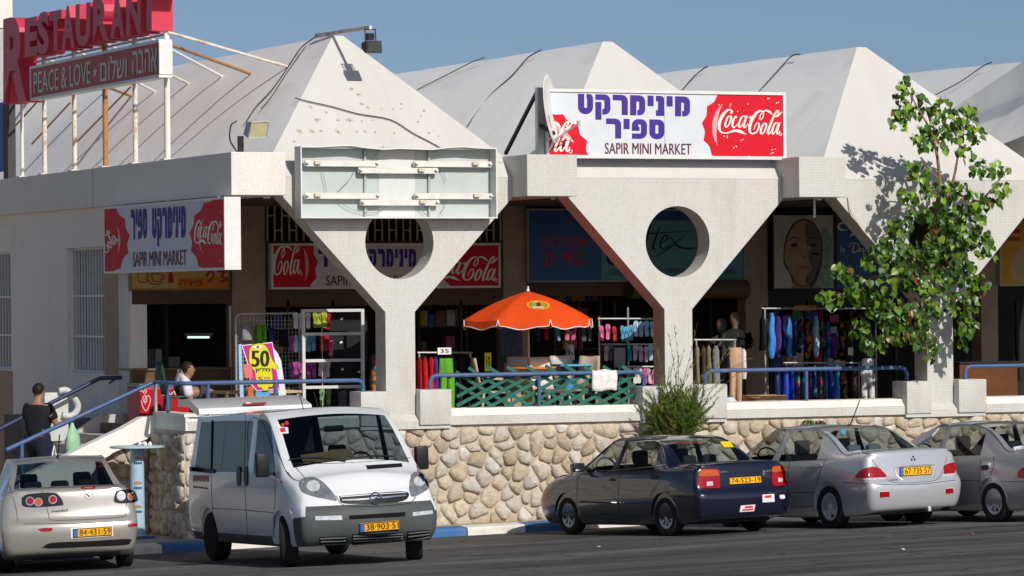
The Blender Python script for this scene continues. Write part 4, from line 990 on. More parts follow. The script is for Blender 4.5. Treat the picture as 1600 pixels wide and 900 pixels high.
# --- cables lying over the roofs
def on_roof(x, y, i):                       # point on the left slope of roof i
    r_ = ray(x, y); nrm = np.array([-.737, 0, .676]); o_ = np.array([XC[i] - .09, 0, 8.0]) + nrm * .10
    t_ = ((o_ - CAM) @ nrm) / (r_ @ nrm); return Vector([float(q) for q in CAM + t_ * r_])
def on_hip(x, y, lift=.03):
    nrm = np.array([0, -2.41, 2.6]); nrm /= np.linalg.norm(nrm); o_ = np.array([0, 0, 5.59]) + nrm * lift; r_ = ray(x, y)
    t_ = ((o_ - CAM) @ nrm) / (r_ @ nrm); return Vector([float(q) for q in CAM + t_ * r_])
ncab = [0]
def rope(pts, i, label, r=.018):
    r *= .72
    P = spline([tuple(on_roof(x, y, i)) for x, y in pts], 5)
    P = [Vector(p) for p in P]
    o = MB().tube(P, r, 6).build("roof_cable", cable, smooth=60); tag(o, label, "cable", "cables lying over the roofs")
rope([(494, 57), (470, 75), (450, 105), (425, 140), (400, 167), (385, 190)], 0, "black cable from the lamp arm down the first roof to the corner lamp", .014)
rope([(478, 72), (452, 108), (425, 150), (408, 170)], 0, "thin black cable alongside the lamp cable on the first roof", .010)
rope([(757, 90), (735, 98), (700, 116), (652, 140)], 1, "black cable sagging over the far part of the second roof", .012)
rope([(846, 78), (825, 90), (800, 118), (770, 145), (748, 172), (730, 198)], 1, "dark cable down the near part of the second roof", .016)
rope([(1106, 104), (1098, 108), (1082, 122), (1066, 141)], 2, "dark cable over the far part of the third roof", .016)
rope([(1250, 85), (1238, 87), (1222, 103), (1205, 122), (1186, 143)], 2, "dark cable just left of the third peak", .016)
rope([(1550, 97), (1535, 104), (1500, 128), (1462, 148)], 3, "dark cable over the far part of the fourth roof", .014)
P = [Vector(p) for p in spline([tuple(on_hip(x, y)) for x, y in [(461, 153), (480, 158), (520, 167), (560, 178), (610, 187), (645, 208), (672, 222), (690, 232)]], 4)]
tag(MB().tube(P, .009, 6).build("roof_cable", cable, smooth=60), "thin brown cable drooping across the face of the first peak", "cable", "cables lying over the roofs")
P = [at(1325, 308, Y=-.02), at(1330, 330, Y=-.05), at(1345, 355, Y=-.06), at(1362, 375, Y=-.06), at(1378, 392, Y=-.04)]
tag(MB().tube([Vector(p) for p in spline([tuple(p) for p in P], 5)], .012, 6).build("wall_cable", M("cable_cream", (.6, .58, .5), .6)), "pale cable running down the left slope of the third column", "cable")
# drip pipe under the third gutter block
tag(MB().tube([at(1272.5, 309, Y=.1), at(1272.5, 340, Y=.1)], .02, 8).build("drain_pipe", frame_s), "short white drain pipe below the gutter block by the face poster", "pipe")
# rust spots of old letter fixings on the first peak
sp = M("rust_stain", (.53, .49, .43), .9, var=.3, scale=20); sd = M("rust_spot", (.26, .19, .14), .9, var=.3)
spots = [(340, 668), (440, 700), (380, 748), (512, 752), (588, 752), (660, 757), (734, 750), (275, 820), (350, 820), (405, 818), (516, 824), (628, 824), (684, 824), (744, 826), (864, 832), (785, 680), (855, 682), (908, 650), (908, 680), (1050, 692), (1030, 725), (1012, 762), (1080, 832), (1140, 852), (1178, 836), (1236, 834), (240, 884), (660, 650), (700, 672), (600, 555), (640, 590)]
m = MB(); m2 = MB(); rnd = random.Random(4)
for x, y in spots:
    c = on_hip(400 + x / 4, y / 4, .003); r = rnd.uniform(.03, .06)
    d1, d2 = Vector((1, 0, 0)), Vector((0, .734, .68)); k = 9
    m.add([c + d1 * r * rnd.uniform(.6, 1.5) * math.cos(2 * PI * j / k) + d2 * r * rnd.uniform(.6, 1.5) * math.sin(2 * PI * j / k) for j in range(k)], [tuple(range(k))])
    c = on_hip(400 + x / 4, y / 4, .006); r *= .38
    m2.add([c + d1 * r * math.cos(2 * PI * j / 6) + d2 * r * math.sin(2 * PI * j / 6) for j in range(6)], [tuple(range(6))])
m.build("rust_stains", sp, B, kind="stuff"); m2.build("fixing_holes", sd, B, kind="stuff")
# things at the left edge beyond the wing
A = at(0, 45, X=-5.0); 
TW = thing("water_tank_tower", "plain white tower block at the upper left edge behind the restaurant sign", "tower", (-6, 46, 6))
tx = at(18, 60, Y=46).x
MB().box(tx - 4, tx, 46, 49, 3, at(10, 44, Y=46).z).build("lower_wall", M("tower_grey", (.42, .42, .42), .8, var=.1), TW)
MB().box(tx - 4.05, tx + .02, 45.95, 49.05, at(10, 44, Y=46).z + .002, at(10, -60, Y=46).z).build("upper_wall", white, TW)
A = at(0, 270, X=-5.1); y1 = at(-20, 200, X=-5.1).y; y0 = at(9, 200, X=-5.1).y
S2 = thing("blue_board", "dark blue board with a black edge post at the far left of the wing roof", "board", (-5.1, y0, ZT))
MB().box(-5.12, -5.06, y0, y1, at(4, 268, X=-5.1).z, at(4, 160, X=-5.1).z).build("board_panel", M("board_blue", (.02, .12, .36), .5, var=.3, scale=2), S2)
MB().box(-5.15, -5.0, y0 - .30, y0 - .003, ZT, at(9, 163, X=-5.1).z).build("edge_post", M("board_edge", (.06, .055, .05), .6), S2)
# ================================================================== VEHICLES
def paint(name, col, metal, rough=.3): return M(name, col, rough, metal, var=.07, scale=2.5, coat=1.0, spec=.5, twos=(.05, .05, .055))
rubber = M("tyre_rubber", (.018, .018, .019), .85, var=.25, scale=12)
trim = M("black_trim", (.012, .012, .013), .45, var=0)
well = M("wheel_well", (.006, .006, .006), .95, var=0)
seatm = M("seat_cloth", (.035, .037, .042), .9, var=.2); seatb = M("seat_blue_grey", (.16, .19, .24), .9, var=.15)
chrome = M("chrome", (.75, .75, .76), .12, 1, var=0)
plate_y = M("plate_yellow", (.80, .40, .012), .4, var=.06, scale=30); plate_k = M("plate_ink", (.02, .018, .015), .6, var=0); plate_b = M("plate_blue", (.05, .12, .42), .5, var=0)
glass_c = glass("car_glass", (.62, .67, .68), 1.0); glass_d = glass("car_glass_dark", (.20, .23, .25), 1.1)
hub = M("hubcap_silver", (.56, .57, .58), .4, .15, var=.1); hubd = M("hubcap_dark", (.03, .03, .032), .6, var=0)
lamp_r = M("lamp_red", (.30, .004, .008), .12, var=.35, scale=25, spec=.6); lamp_o = M("lamp_orange", (.48, .09, .008), .12, var=.3, scale=25, spec=.6); lamp_w = M("lamp_clear", (.62, .64, .66), .1, .3, var=.3, scale=22, spec=.6); lamp_b = M("lamp_smoked", (.012, .012, .014), .08, var=0, spec=.6)
lensm = M("lamp_housing", (.30, .32, .34), .12, .5, var=.35, scale=14, spec=.6)
GN = Vector((-GA, -GB, 1)).normalized()

# the place is measured in units a little shorter than a metre, so each vehicle carries a scale K
class Car:
    def __init__(s, name, label, cat, stations, bulge, mats, glassmap, axles, wr, ww, track, where, yaw, K=1.05, level=3, crease=None, gl=None):
        """stations: rear to front, eight points each from the sill to the roof centre"""
        pos = carpos(*where, yaw, K); KC = K
        s.root = thing(name, label, cat, pos); hx = Vector((math.cos(yaw), math.sin(yaw), 0)); hx = (hx - GN * hx.dot(GN)).normalized(); hy = GN.cross(hx)
        R = Matrix([[hx[i], hy[i], GN[i]] for i in range(3)]); s.root.rotation_euler = R.to_euler(); s.root.scale = (KC, KC, KC); s.M = Matrix.Translation(pos) @ R.to_4x4() @ Matrix.Scale(KC, 4); s.MI = s.M.inverted()
        ns = len(stations); bm = bmesh.new(); L = []; Rr = []; Cn = []; Bt = []
        for st in stations:
            a = [bm.verts.new(p) for p in st[:7]]; b_ = [bm.verts.new((p[0], -p[1], p[2])) for p in st[:7]]
            L.append(a); Rr.append(b_); Cn.append(bm.verts.new(st[7])); Bt.append(bm.verts.new((st[0][0], 0, st[0][2])))
        def mk(vs, i, j, side):
            f = bm.faces.new(vs); f.material_index = glassmap.get((i, j), 0); return f
        for i in range(ns - 1):
            for j in range(6):
                mk([L[i][j], L[i + 1][j], L[i + 1][j + 1], L[i][j + 1]], i, j, 1); mk([Rr[i][j], Rr[i][j + 1], Rr[i + 1][j + 1], Rr[i + 1][j]], i, j, -1)
            mk([L[i][6], L[i + 1][6], Cn[i + 1], Cn[i]], i, 6, 1); mk([Rr[i][6], Cn[i], Cn[i + 1], Rr[i + 1][6]], i, 6, -1)
            mk([L[i][0], Bt[i], Bt[i + 1], L[i + 1][0]], i, -1, 1); mk([Rr[i][0], Rr[i + 1][0], Bt[i + 1], Bt[i]], i, -1, -1)
        for i, bl, key in ((0, -bulge[0], 'rear'), (ns - 1, bulge[1], 'front')):
            st = stations[i]; mid = [Bt[i]] + [bm.verts.new((st[j][0] + bl * (1 if j else .6), 0, st[j][2])) for j in range(1, 5)]
            for A, sg in ((L[i], 1), (Rr[i], -1)):
                for j in range(4):
                    f = bm.faces.new([A[j], A[j + 1], mid[j + 1], mid[j]]); f.material_index = glassmap.get((key, j), 0)
                f = bm.faces.new([A[4], A[5], A[6], Cn[i], mid[4]]); f.material_index = glassmap.get((key, 4), 0)
        bmesh.ops.recalc_face_normals(bm, faces=bm.faces)
        me = bpy.data.meshes.new("cage"); cl = bm.edges.layers.float.new("crease_edge")
        def setc(a, b_, v):
            e = bm.edges.get((a, b_))
            if e: e[cl] = v
        for A in (L, Rr):
            for i in range(ns):
                for j in range(6):
                    if i in (0, ns - 1): setc(A[i][j], A[i][j + 1], .45)
                if i < ns - 1:
                    for j, v in (crease or {}).items(): setc(A[i][j], A[i + 1][j], v)
                    setc(A[i][0], A[i + 1][0], .6)
            for (i, j, i2, j2, v) in s.xcrease if hasattr(s, 'xcrease') else []: setc(A[i][j], A[i2][j2], v)
        bm.to_mesh(me); bm.free()
        for m in mats: me.materials.append(m)
        while len(me.materials) < 20: me.materials.append(trim)
        o = bpy.data.objects.new("cage", me); COL.objects.link(o)
        md = o.modifiers.new("s", 'SUBSURF'); md.levels = level; md.render_levels = level
        # let the smooth surface pass through the measured points
        n0 = len(me.vertices); tgt = np.empty(n0 * 3); me.vertices.foreach_get("co", tgt); cur = tgt.copy(); md.levels = 2
        for _ in range(5):
            dg = bpy.context.evaluated_depsgraph_get(); ev = o.evaluated_get(dg).data; c_ = np.empty(len(ev.vertices) * 3); ev.vertices.foreach_get("co", c_)
            cur += .75 * (tgt - c_[:n0 * 3]); me.vertices.foreach_set("co", cur); me.update(); o.update_tag(); bpy.context.view_layer.update()
        md.levels = level
        cut = MB()
        for axx in axles:
            for sg in (-1, 1): cut.lathe([(wr + .04, 0), (wr + .04, .5)], 40, (axx, sg * (track / 2 + .35) - .25 + (-.02 if sg > 0 else .02), wr + .015), 1, 'y')
        co = bpy.data.objects.new("cutter", cut.mesh("cutter", [trim, well])); COL.objects.link(co)
        mb_ = o.modifiers.new("b", 'BOOLEAN'); mb_.object = co; mb_.operation = 'DIFFERENCE'; mb_.solver = 'EXACT'
        dg = bpy.context.evaluated_depsgraph_get(); full = bpy.data.meshes.new_from_object(o.evaluated_get(dg))
        bpy.data.objects.remove(o); bpy.data.objects.remove(co)
        bm = bmesh.new(); bm.from_mesh(full); s.bvh = BVHTree.FromBMesh(bm)
        # windows become panes of their own, leaving openings in the shell
        names = {10: "windscreen", 11: "rear_window", 12: "side_window", 13: "side_window", 14: "quarter_window", 15: "side_window", 5: "bumper", 6: "bumper", 7: "lower_panel"}
        bm.faces.ensure_lookup_table()
        for mi, nm in names.items():
            fs = [f for f in bm.faces if f.material_index == mi]
            seen = set()
            for f0 in fs:
                if f0 in seen: continue
                comp = []; st_ = [f0]; seen.add(f0)
                while st_:
                    f = st_.pop(); comp.append(f)
                    for e in f.edges:
                        for g in e.link_faces:
                            if g.material_index == mi and g not in seen: seen.add(g); st_.append(g)
                vm = {}; b2 = bmesh.new()
                for f in comp:
                    for v in f.verts:
                        if v not in vm: vm[v] = b2.verts.new(v.co)
                    b2.faces.new([vm[v] for v in f.verts]).smooth = True
                m2 = bpy.data.meshes.new(nm)
                if mi >= 10:
                    b2.normal_update(); r = bmesh.ops.inset_region(b2, faces=list(b2.faces), thickness=.022, use_even_offset=True)
                    for f in r['faces']: f.material_index = 1
                    for f in b2.faces:
                        if f.material_index == 0: pass
                b2.to_mesh(m2); b2.free()
                if mi >= 10:
                    m2.materials.append((gl or {}).get(mi, glass_c)); m2.materials.append(trim)
                else: m2.materials.append(mats[mi])
                boxuv(m2); put(nm, m2, s.root)
            bmesh.ops.delete(bm, geom=fs, context='FACES'); bm.faces.ensure_lookup_table()
        mb3 = bpy.data.meshes.new("body"); bm.to_mesh(mb3); bm.free()
        for m in mats[:2]: mb3.materials.append(m)
        mb3.materials.clear(); mb3.materials.append(mats[0]); mb3.materials.append(well)
        bpy.data.meshes.remove(full)
        boxuv(mb3); smooth_mesh(mb3, 38); s.body = put("body", mb3, s.root)
        s.wr, s.ww, s.track, s.axles = wr, ww, track, axles
    def wheels(s, spokes=8, wide=.35, style='spoke', steer=0, dark=False):
        for k, axx in enumerate(s.axles):
            for sg in (-1, 1):
                R, w_ = s.wr, s.ww; rr = R * .66
                m = MB(); m.lathe([(rr, -w_ / 2), (R - .03, -w_ / 2), (R - .008, -w_ / 2 + .02), (R, -w_ / 2 + .045), (R, w_ / 2 - .045), (R - .008, w_ / 2 - .02), (R - .03, w_ / 2), (rr, w_ / 2), (rr - .01, w_ / 2 - .03), (rr - .01, -w_ / 2 + .03)], 32, (0, 0, 0), 0, 'y')
                wl = m.build("wheel", rubber, s.root, smooth=40, local=True)
                wl.location = (axx, sg * (s.track / 2), R); wl.rotation_euler = (0, 0, (steer if k == len(s.axles) - 1 else 0))
                h = MB(); yo = sg * (w_ / 2 - .022)
                h.lathe([(rr, yo - sg * .03), (rr, yo), (rr - .02, yo + sg * .008), (rr - .045, yo), (rr - .045, yo - sg * .03)], 28, (0, 0, 0), 0, 'y', False)
                h.lathe([(.012, yo + sg * .012), (.05, yo + sg * .008), (.065, yo - sg * .01)], 16, (0, 0, 0), 0, 'y')
                for q in range(spokes):
                    an = 2 * PI * q / spokes; da = PI / spokes * wide * 2
                    pts = [(.05, an - da * .9), (rr - .03, an - da * .55), (rr - .03, an + da * .55), (.05, an + da * .9)] if style == 'spoke' else [(.06, an - da), (rr - .02, an - da), (rr - .02, an + da), (.06, an + da)]
                    P_ = [(r_ * math.cos(t), r_ * math.sin(t)) for r_, t in pts]
                    h.add([(x, yo - sg * .012, z) for x, z in P_] + [(x, yo + sg * .002, z) for x, z in P_], [(0, 1, 2, 3), (4, 7, 6, 5), (0, 4, 5, 1), (2, 6, 7, 3), (1, 5, 6, 2), (3, 7, 4, 0)])
                h.lathe([(.01, yo - sg * .028), (rr - .01, yo - sg * .028)], 24, (0, 0, 0), 1, 'y', False)
                h.build("hubcap", [hub, hubd], wl, smooth=30, local=True)
    def hit(s, x, y):
        o = s.MI @ Vector([float(q) for q in CAM]); d = (s.MI.to_3x3() @ Vector([float(q) for q in ray(x, y)])).normalized()
        return s.bvh.ray_cast(o, d), o, d
    def patch(s, name, poly, mat, ofs=.006, par=None, label=None, smooth=6, round_=True, step=5.0):
        """a lamp, badge or grille seated on the bodywork where the photograph shows it"""
        P = spline(list(poly) + [poly[0]], 4)[:-1] if round_ else list(poly)
        bm = bmesh.new(); f = bm.faces.new([bm.verts.new((x, -y, 0)) for x, y in P])
        bmesh.ops.triangulate(bm, faces=[f])
        for _ in range(4):
            es = [e for e in bm.edges if e.calc_length() > step]
            if not es: break
            bmesh.ops.subdivide_edges(bm, edges=es, cuts=1); bmesh.ops.triangulate(bm, faces=[f for f in bm.faces if len(f.verts) > 3])
        hits = {}; ts = []
        for v in bm.verts:
            (loc, nrm, idx, t), o, d = s.hit(v.co.x, -v.co.y)
            hits[v] = (loc, nrm, o, d, t)
            if loc is not None: ts.append(t)
        if not ts: print("PATCH MISS", name, s.root.name); bm.free(); return None
        tm = sorted(ts)[len(ts) // 2]
        for v in bm.verts:
            loc, nrm, o, d, t = hits[v]
            if loc is None or abs(t - tm) > .6: loc = o + d * tm; nrm = -d
            v.co = loc + (nrm * .7 - d * .3).normalized() * ofs
        bm.normal_update(); o_ = s.MI @ Vector([float(q) for q in CAM])
        for f in bm.faces:
            if f.normal.dot(o_ - f.calc_center_median()) < 0: f.normal_flip()
        bm.normal_update(); be = [e for e in bm.edges if len(e.link_faces) == 1]; av = sum((f.normal for f in bm.faces), Vector()).normalized()
        r = bmesh.ops.extrude_edge_only(bm, edges=be)
        for g in r['geom']:
            if isinstance(g, bmesh.types.BMVert): g.co -= av * (ofs + .012)
        me = bpy.data.meshes.new(name); bm.to_mesh(me); bm.free(); me.materials.append(mat); boxuv(me); smooth_mesh(me, 40)
        return put(name, me, par or s.root, label)
    def line(s, name, pts, r=.006, mat=None, ofs=.0, n=6):
        P = []
        for x, y in spline(pts, n):
            (loc, nrm, i, t), o, d = s.hit(x, y)
            if loc is not None: P.append(loc + nrm * ofs)
        if len(P) > 1: return MB().tube(P, r, 5).build(name, mat or trim, s.root, local=True)
    def quad(s, corners, lift=.01):
        """flat board on the bodywork: corners top-left, top-right, bottom-right, bottom-left in the photograph"""
        H = []
        for x, y in corners:
            (loc, nrm, i, t), o, d = s.hit(x, y); H.append(loc if loc is not None else o + d * 50)
        c = sum(H, Vector()) / 4; U = (H[1] - H[0] + H[2] - H[3]) / 2; V = (H[0] - H[3] + H[1] - H[2]) / 2
        (loc, nrm, i, t), o, d = s.hit(sum(q[0] for q in corners) / 4, sum(q[1] for q in corners) / 4)
        N = U.cross(V).normalized(); return c - U / 2 - V / 2 + N * lift, U, V, N
    def plate(s, corners, txt, blue=True, lift=.015, sub=None):
        org, U, V, N = s.quad(corners, lift)
        m = MB(); m.add([org, org + U, org + U + V, org + V] + [q - N * .02 for q in (org, org + U, org + U + V, org + V)], [(0, 1, 2, 3), (0, 4, 5, 1), (1, 5, 6, 2), (2, 6, 7, 3), (3, 7, 4, 0)])
        p = m.build("number_plate", plate_y, s.root, local=True)
        u, v = U.normalized(), V.normalized(); uw, vh = U.length, V.length
        a = Art(); x0 = .16 if blue else .06; a.text(txt, uw * x0, vh * .17, uw * .97, vh * .85, .02); a.put("plate_lettering", plate_k, p, org, u, v, .0, local=True, split="digit")
        if blue:
            a = Art(); a.poly([(0, 0), (uw * .12, 0), (uw * .12, vh), (0, vh)]); a.put("plate_band", plate_b, p, org, u, v, .0, local=True)
        a = Art(); b_ = vh * .07
        for r in ((0, 0, uw, b_), (0, vh - b_, uw, vh), (0, b_, b_, vh - b_), (uw - b_, b_, uw, vh - b_)): a.poly([(r[0], r[1]), (r[2], r[1]), (r[2], r[3]), (r[0], r[3])])
        a.put("plate_border", plate_k, p, org, u, v, .001, local=True)
        return p
    def box(s, name, x0, x1, y0, y1, z0, z1, mat, r=.03, tilt=0, piv=None):
        m = MB(); m.rbox(x0, x1, y0, y1, z0, z1, r)
        if tilt:
            px_, pz = piv; c, sn = math.cos(tilt), math.sin(tilt)
            m.v = [(px_ + (x - px_) * c + (z - pz) * sn, y, pz - (x - px_) * sn + (z - pz) * c) for x, y, z in m.v]
        return m.build(name, mat, s.root, smooth=40, local=True)
    def interior(s, xr, xf, belt, hw, mat=None, rear=True, wheel=True, van=False):
        mat = mat or seatm
        s.box("cabin_floor", xr - .55, xf + .85, -hw, hw, .28, .34, trim, .01); s.box("dashboard", xf + .45, xf + 1.0, -hw + .05, hw - .05, belt - .30, belt - .02, trim, .04)
        s.box("parcel_shelf", xr - .62, xr - .12, -hw + .06, hw - .06, belt - .14, belt - .08, trim, .01)
        s.box("door_lining", xr - .6, xf + .9, hw + .02, hw + .04, .34, belt - .05, trim, .005); s.box("door_lining", xr - .6, xf + .9, -hw - .04, -hw - .02, .34, belt - .05, trim, .005)
        for y in (-.36, .36):
            st = s.box("seat", xf - .24, xf + .26, y - .25, y + .25, .36, .56, mat); bk = s.box("backrest", xf - .42, xf - .26, y - .24, y + .24, .52, belt + .10, mat, .05, -.22, (xf - .3, .5))
            s.box("headrest", xf - .56, xf - .46, y - .12, y + .12, belt + .08, belt + .28, mat, .04)
        if rear:
            s.box("rear_seat", xr - .12, xr + .38, -hw + .05, hw - .05, .36, .55, mat); s.box("rear_backrest", xr - .24, xr - .08, -hw + .05, hw - .05, .5, belt + .02, mat, .05)
            for y in (-.36, 0, .36): s.box("headrest", xr - .26, xr - .16, y - .12, y + .12, belt + .02, belt + .19, mat, .05)
        m = MB(); R_ = .18; pts = [(xf + .36 + .06 * math.sin(t), .36 + R_ * math.cos(t), belt + .02 + R_ * .9 * math.sin(t)) for t in [2 * PI * i / 16 for i in range(17)]]
        m.tube(pts, .014, 6); m.tube([(xf + .36, .36, belt + .02), (xf + .55, .36, belt - .12)], .03, 6); m.tube([(xf + .36, .2, belt + .02), (xf + .36, .52, belt + .02)], .015, 6); m.build("steering_wheel", trim, s.root, local=True)

SED = [ # a four-door saloon, 4.2 m long
 [(-1.98,.66,.30),(-2.06,.74,.36),(-2.10,.78,.60),(-2.03,.77,.72),(-2.00,.745,.93),(-1.97,.68,.99),(-1.97,.60,1.005),(-1.985,0,1.02)],
 [(-1.70,.72,.25),(-1.74,.80,.34),(-1.77,.83,.58),(-1.75,.825,.76),(-1.72,.775,.93),(-1.72,.70,.995),(-1.72,.60,1.015),(-1.74,0,1.035)],
 [(-1.35,.74,.23),(-1.38,.81,.34),(-1.40,.845,.58),(-1.40,.835,.78),(-1.40,.785,.94),(-1.42,.675,.995),(-1.45,.615,1.01),(-1.52,0,1.03)],
 [(-.98,.74,.22),(-.98,.815,.34),(-.98,.845,.58),(-.98,.835,.79),(-1.00,.785,.935),(-.90,.575,1.31),(-.89,.515,1.338),(-.95,0,1.365)],
 [(-.07,.74,.22),(-.07,.815,.34),(-.07,.845,.58),(-.07,.835,.79),(-.07,.79,.925),(-.14,.605,1.345),(-.14,.545,1.372),(-.14,0,1.395)],
 [(.05,.74,.22),(.05,.815,.34),(.05,.845,.58),(.05,.835,.79),(.05,.79,.922),(-.05,.605,1.345),(-.05,.545,1.372),(-.05,0,1.395)],
 [(.84,.74,.22),(.84,.815,.34),(.84,.845,.57),(.84,.832,.77),(.86,.785,.915),(.28,.59,1.325),(.31,.535,1.352),(.38,0,1.378)],
 [(1.05,.74,.22),(1.05,.815,.34),(1.05,.842,.57),(1.05,.828,.76),(1.06,.775,.895),(1.02,.695,.94),(1.00,.64,.95),(1.14,0,.985)],
 [(1.50,.74,.23),(1.50,.81,.35),(1.50,.838,.56),(1.50,.815,.73),(1.50,.765,.83),(1.50,.675,.88),(1.50,.60,.895),(1.54,0,.925)],
 [(1.86,.70,.24),(1.93,.76,.36),(1.96,.78,.54),(1.92,.765,.65),(1.90,.72,.735),(1.88,.64,.775),(1.88,.56,.785),(1.92,0,.80)],
 [(1.96,.56,.26),(2.04,.61,.36),(2.07,.635,.52),(2.03,.625,.60),(2.00,.60,.665),(1.97,.54,.70),(1.97,.48,.71),(2.02,0,.72)]]
SEDG = {(2, 6): 11, (2, 5): 0, (3, 4): 12, (5, 4): 13, (6, 6): 10}
def sedan(xs, W, H, deck, belt, tweak=None):
    X0 = [-2.1, -1.27, 1.21, 2.1]; out = []
    for i, st in enumerate(SED):
        q = []
        for j, (x, y, z) in enumerate(st):
            if i <= 2 and (i < 2 or j >= 4): z2 = float(np.interp(z, [0, .25, .62, 1.02], [-.02, .17, .58 * belt / .93, deck]))
            else: z2 = float(np.interp(z, [0, .22, .58, .93, 1.395], [-.02, .15, .54, belt, H]))
            q.append((float(np.interp(x, X0, xs)), y * W / 1.69, z2))
        out.append(q)
    for (i, j), d in (tweak or {}).items(): out[i][j] = tuple(a + b_ for a, b_ in zip(out[i][j], d))
    return out
def carpos(wx, wy, lx, ly, yaw, KC):
    """origin of a car whose wheel at local lx, ly stands at a pixel of the road"""
    p = at(wx, wy); c, s_ = math.cos(yaw), math.sin(yaw); lx *= KC; ly *= KC; x, y = p.x - (lx * c - ly * s_), p.y - (lx * s_ + ly * c)
    return Vector((x, y, GA * x + GB * y + GC))
def report(car, nm):
    for a in car.axles:
        for sg in (1, -1): print("WHEEL", nm, round(a, 2), sg, [round(q) for q in pix(car.M @ Vector((a, sg * car.track / 2, 0)))])
    for v in (( 'min', min), ('max', max)):
        P = [pix(car.M @ q.co) for q in car.body.data.vertices]; print("BOX", nm, v[0], round(v[1](p[0] for p in P)), round(v[1](p[1] for p in P)))

# --- dark navy saloon
yw = math.radians(99.2)
BL = Car("parked_car", "dark navy saloon with yellow plate and stickers on its rear bumper", "car", sedan([-2.1, -1.27, 1.21, 2.1], 1.69, 1.395, 1.02, .93), (.05, .07), [paint("paint_navy", (.006, .008, .026), .25, .25), well], SEDG, [-1.27, 1.21], .285, .18, 1.46, (1043, 838, -1.27, .73 + .06), yw, 1.035, crease={4: .35, 5: .3, 2: .3})
BL.wheels(9, .30); BL.interior(-.55, .45, .93, .66)
# --- silver saloon with three headrests
yw = math.radians(97.5)
LA = Car("parked_car", "bright silver saloon with a yellow plate in its boot lid and three headrests showing", "car", sedan([-2.27, -1.30, 1.30, 2.2], 1.70, 1.44, 1.09, .97), (.06, .07), [paint("paint_silver", (.53, .545, .575), .4, .28), well], SEDG, [-1.30, 1.30], .31, .195, 1.47, (1300, 826, -1.30, .735 + .06), yw, 1.04, crease={4: .3, 5: .3, 3: .2})
LA.wheels(5, .24, 'bar'); LA.interior(-.60, .45, .97, .66, seatb)
# --- grey saloon cut by the right edge
yw = math.radians(99)
GR = Car("parked_car", "dull silver grey saloon cut off by the right edge of the photo", "car", sedan([-2.1, -1.22, 1.20, 2.05], 1.68, 1.40, 1.04, .94), (.05, .07), [paint("paint_grey", (.36, .36, .36), .4, .32), well], SEDG, [-1.22, 1.20], .29, .18, 1.45, (1556, 816, -1.22, .725 + .06), yw, 1.04, crease={4: .3, 5: .3})
GR.wheels(8, .3); GR.interior(-.55, .45, .94, .66)
# --- champagne saloon at the left edge
yw = math.radians(77.5)
MZ = Car("parked_car", "champagne gold saloon with round cluster tail lamps at the left edge", "car", sedan([-2.25, -1.32, 1.32, 2.2], 1.84, 1.465, 1.10, .98), (.08, .07), [paint("paint_champagne", (.40, .387, .352), .45, .28), well], SEDG, [-1.32, 1.32], .315, .20, 1.56, (195, 885, -1.32, -.76 - .02), yw, 1.05, crease={4: .2, 5: .25}, gl={11: glass("rear_glass_dark", (.34, .40, .41), 1.1)})
MZ.wheels(9, .32); MZ.interior(-.62, .45, .98, .68)
# --- white passenger van
VAN = [
 [(-2.31,.84,.30),(-2.38,.89,.40),(-2.40,.91,.62),(-2.39,.91,.90),(-2.37,.895,1.18),(-2.29,.80,1.83),(-2.28,.68,1.91),(-2.29,0,1.94)],
 [(-2.12,.88,.27),(-2.15,.93,.38),(-2.18,.95,.60),(-2.18,.95,.90),(-2.18,.93,1.18),(-2.14,.825,1.84),(-2.12,.70,1.925),(-2.12,0,1.965)],
 [(-.98,.885,.25),(-.98,.935,.38),(-.98,.952,.60),(-.98,.952,.90),(-.98,.935,1.18),(-.98,.83,1.85),(-.98,.70,1.935),(-.98,0,1.975)],
 [(-.86,.885,.25),(-.86,.935,.38),(-.86,.952,.60),(-.86,.952,.90),(-.86,.935,1.18),(-.86,.83,1.85),(-.86,.70,1.935),(-.86,0,1.975)],
 [(.30,.885,.25),(.30,.935,.38),(.30,.952,.60),(.30,.952,.90),(.30,.935,1.18),(.30,.83,1.84),(.30,.70,1.925),(.30,0,1.965)],
 [(.44,.885,.25),(.44,.935,.38),(.44,.952,.60),(.44,.952,.90),(.44,.935,1.17),(.44,.825,1.83),(.44,.70,1.92),(.44,0,1.96)],
 [(1.22,.88,.25),(1.22,.93,.38),(1.22,.95,.60),(1.24,.95,.88),(1.42,.93,1.13),(.90,.80,1.78),(.93,.72,1.85),(1.02,0,1.90)],
 [(1.62,.88,.25),(1.62,.93,.38),(1.62,.95,.60),(1.64,.945,.86),(1.68,.915,1.10),(1.66,.845,1.20),(1.66,.78,1.22),(1.84,0,1.30)],
 [(2.02,.85,.26),(2.04,.91,.38),(2.05,.925,.62),(2.04,.905,.82),(2.02,.87,.98),(2.00,.78,1.075),(2.02,.69,1.09),(2.13,0,1.15)],
 [(2.18,.76,.27),(2.28,.83,.38),(2.31,.85,.64),(2.25,.82,.76),(2.20,.78,.88),(2.15,.70,.95),(2.15,.62,.96),(2.27,0,1.0)]]
VG = {(1, 4): 12, (2, 4): 12, (3, 4): 12, (5, 4): 13, (6, 6): 10}
for i in (8,): 
    for j in (0, 1): VG[(i, j)] = 5
for j in (0, 1, 2): VG[('front', j)] = 5
for i in range(0, 7): VG[(i, 0)] = 7
VG[(8, 2)] = 0
yw = math.radians(-92.5)
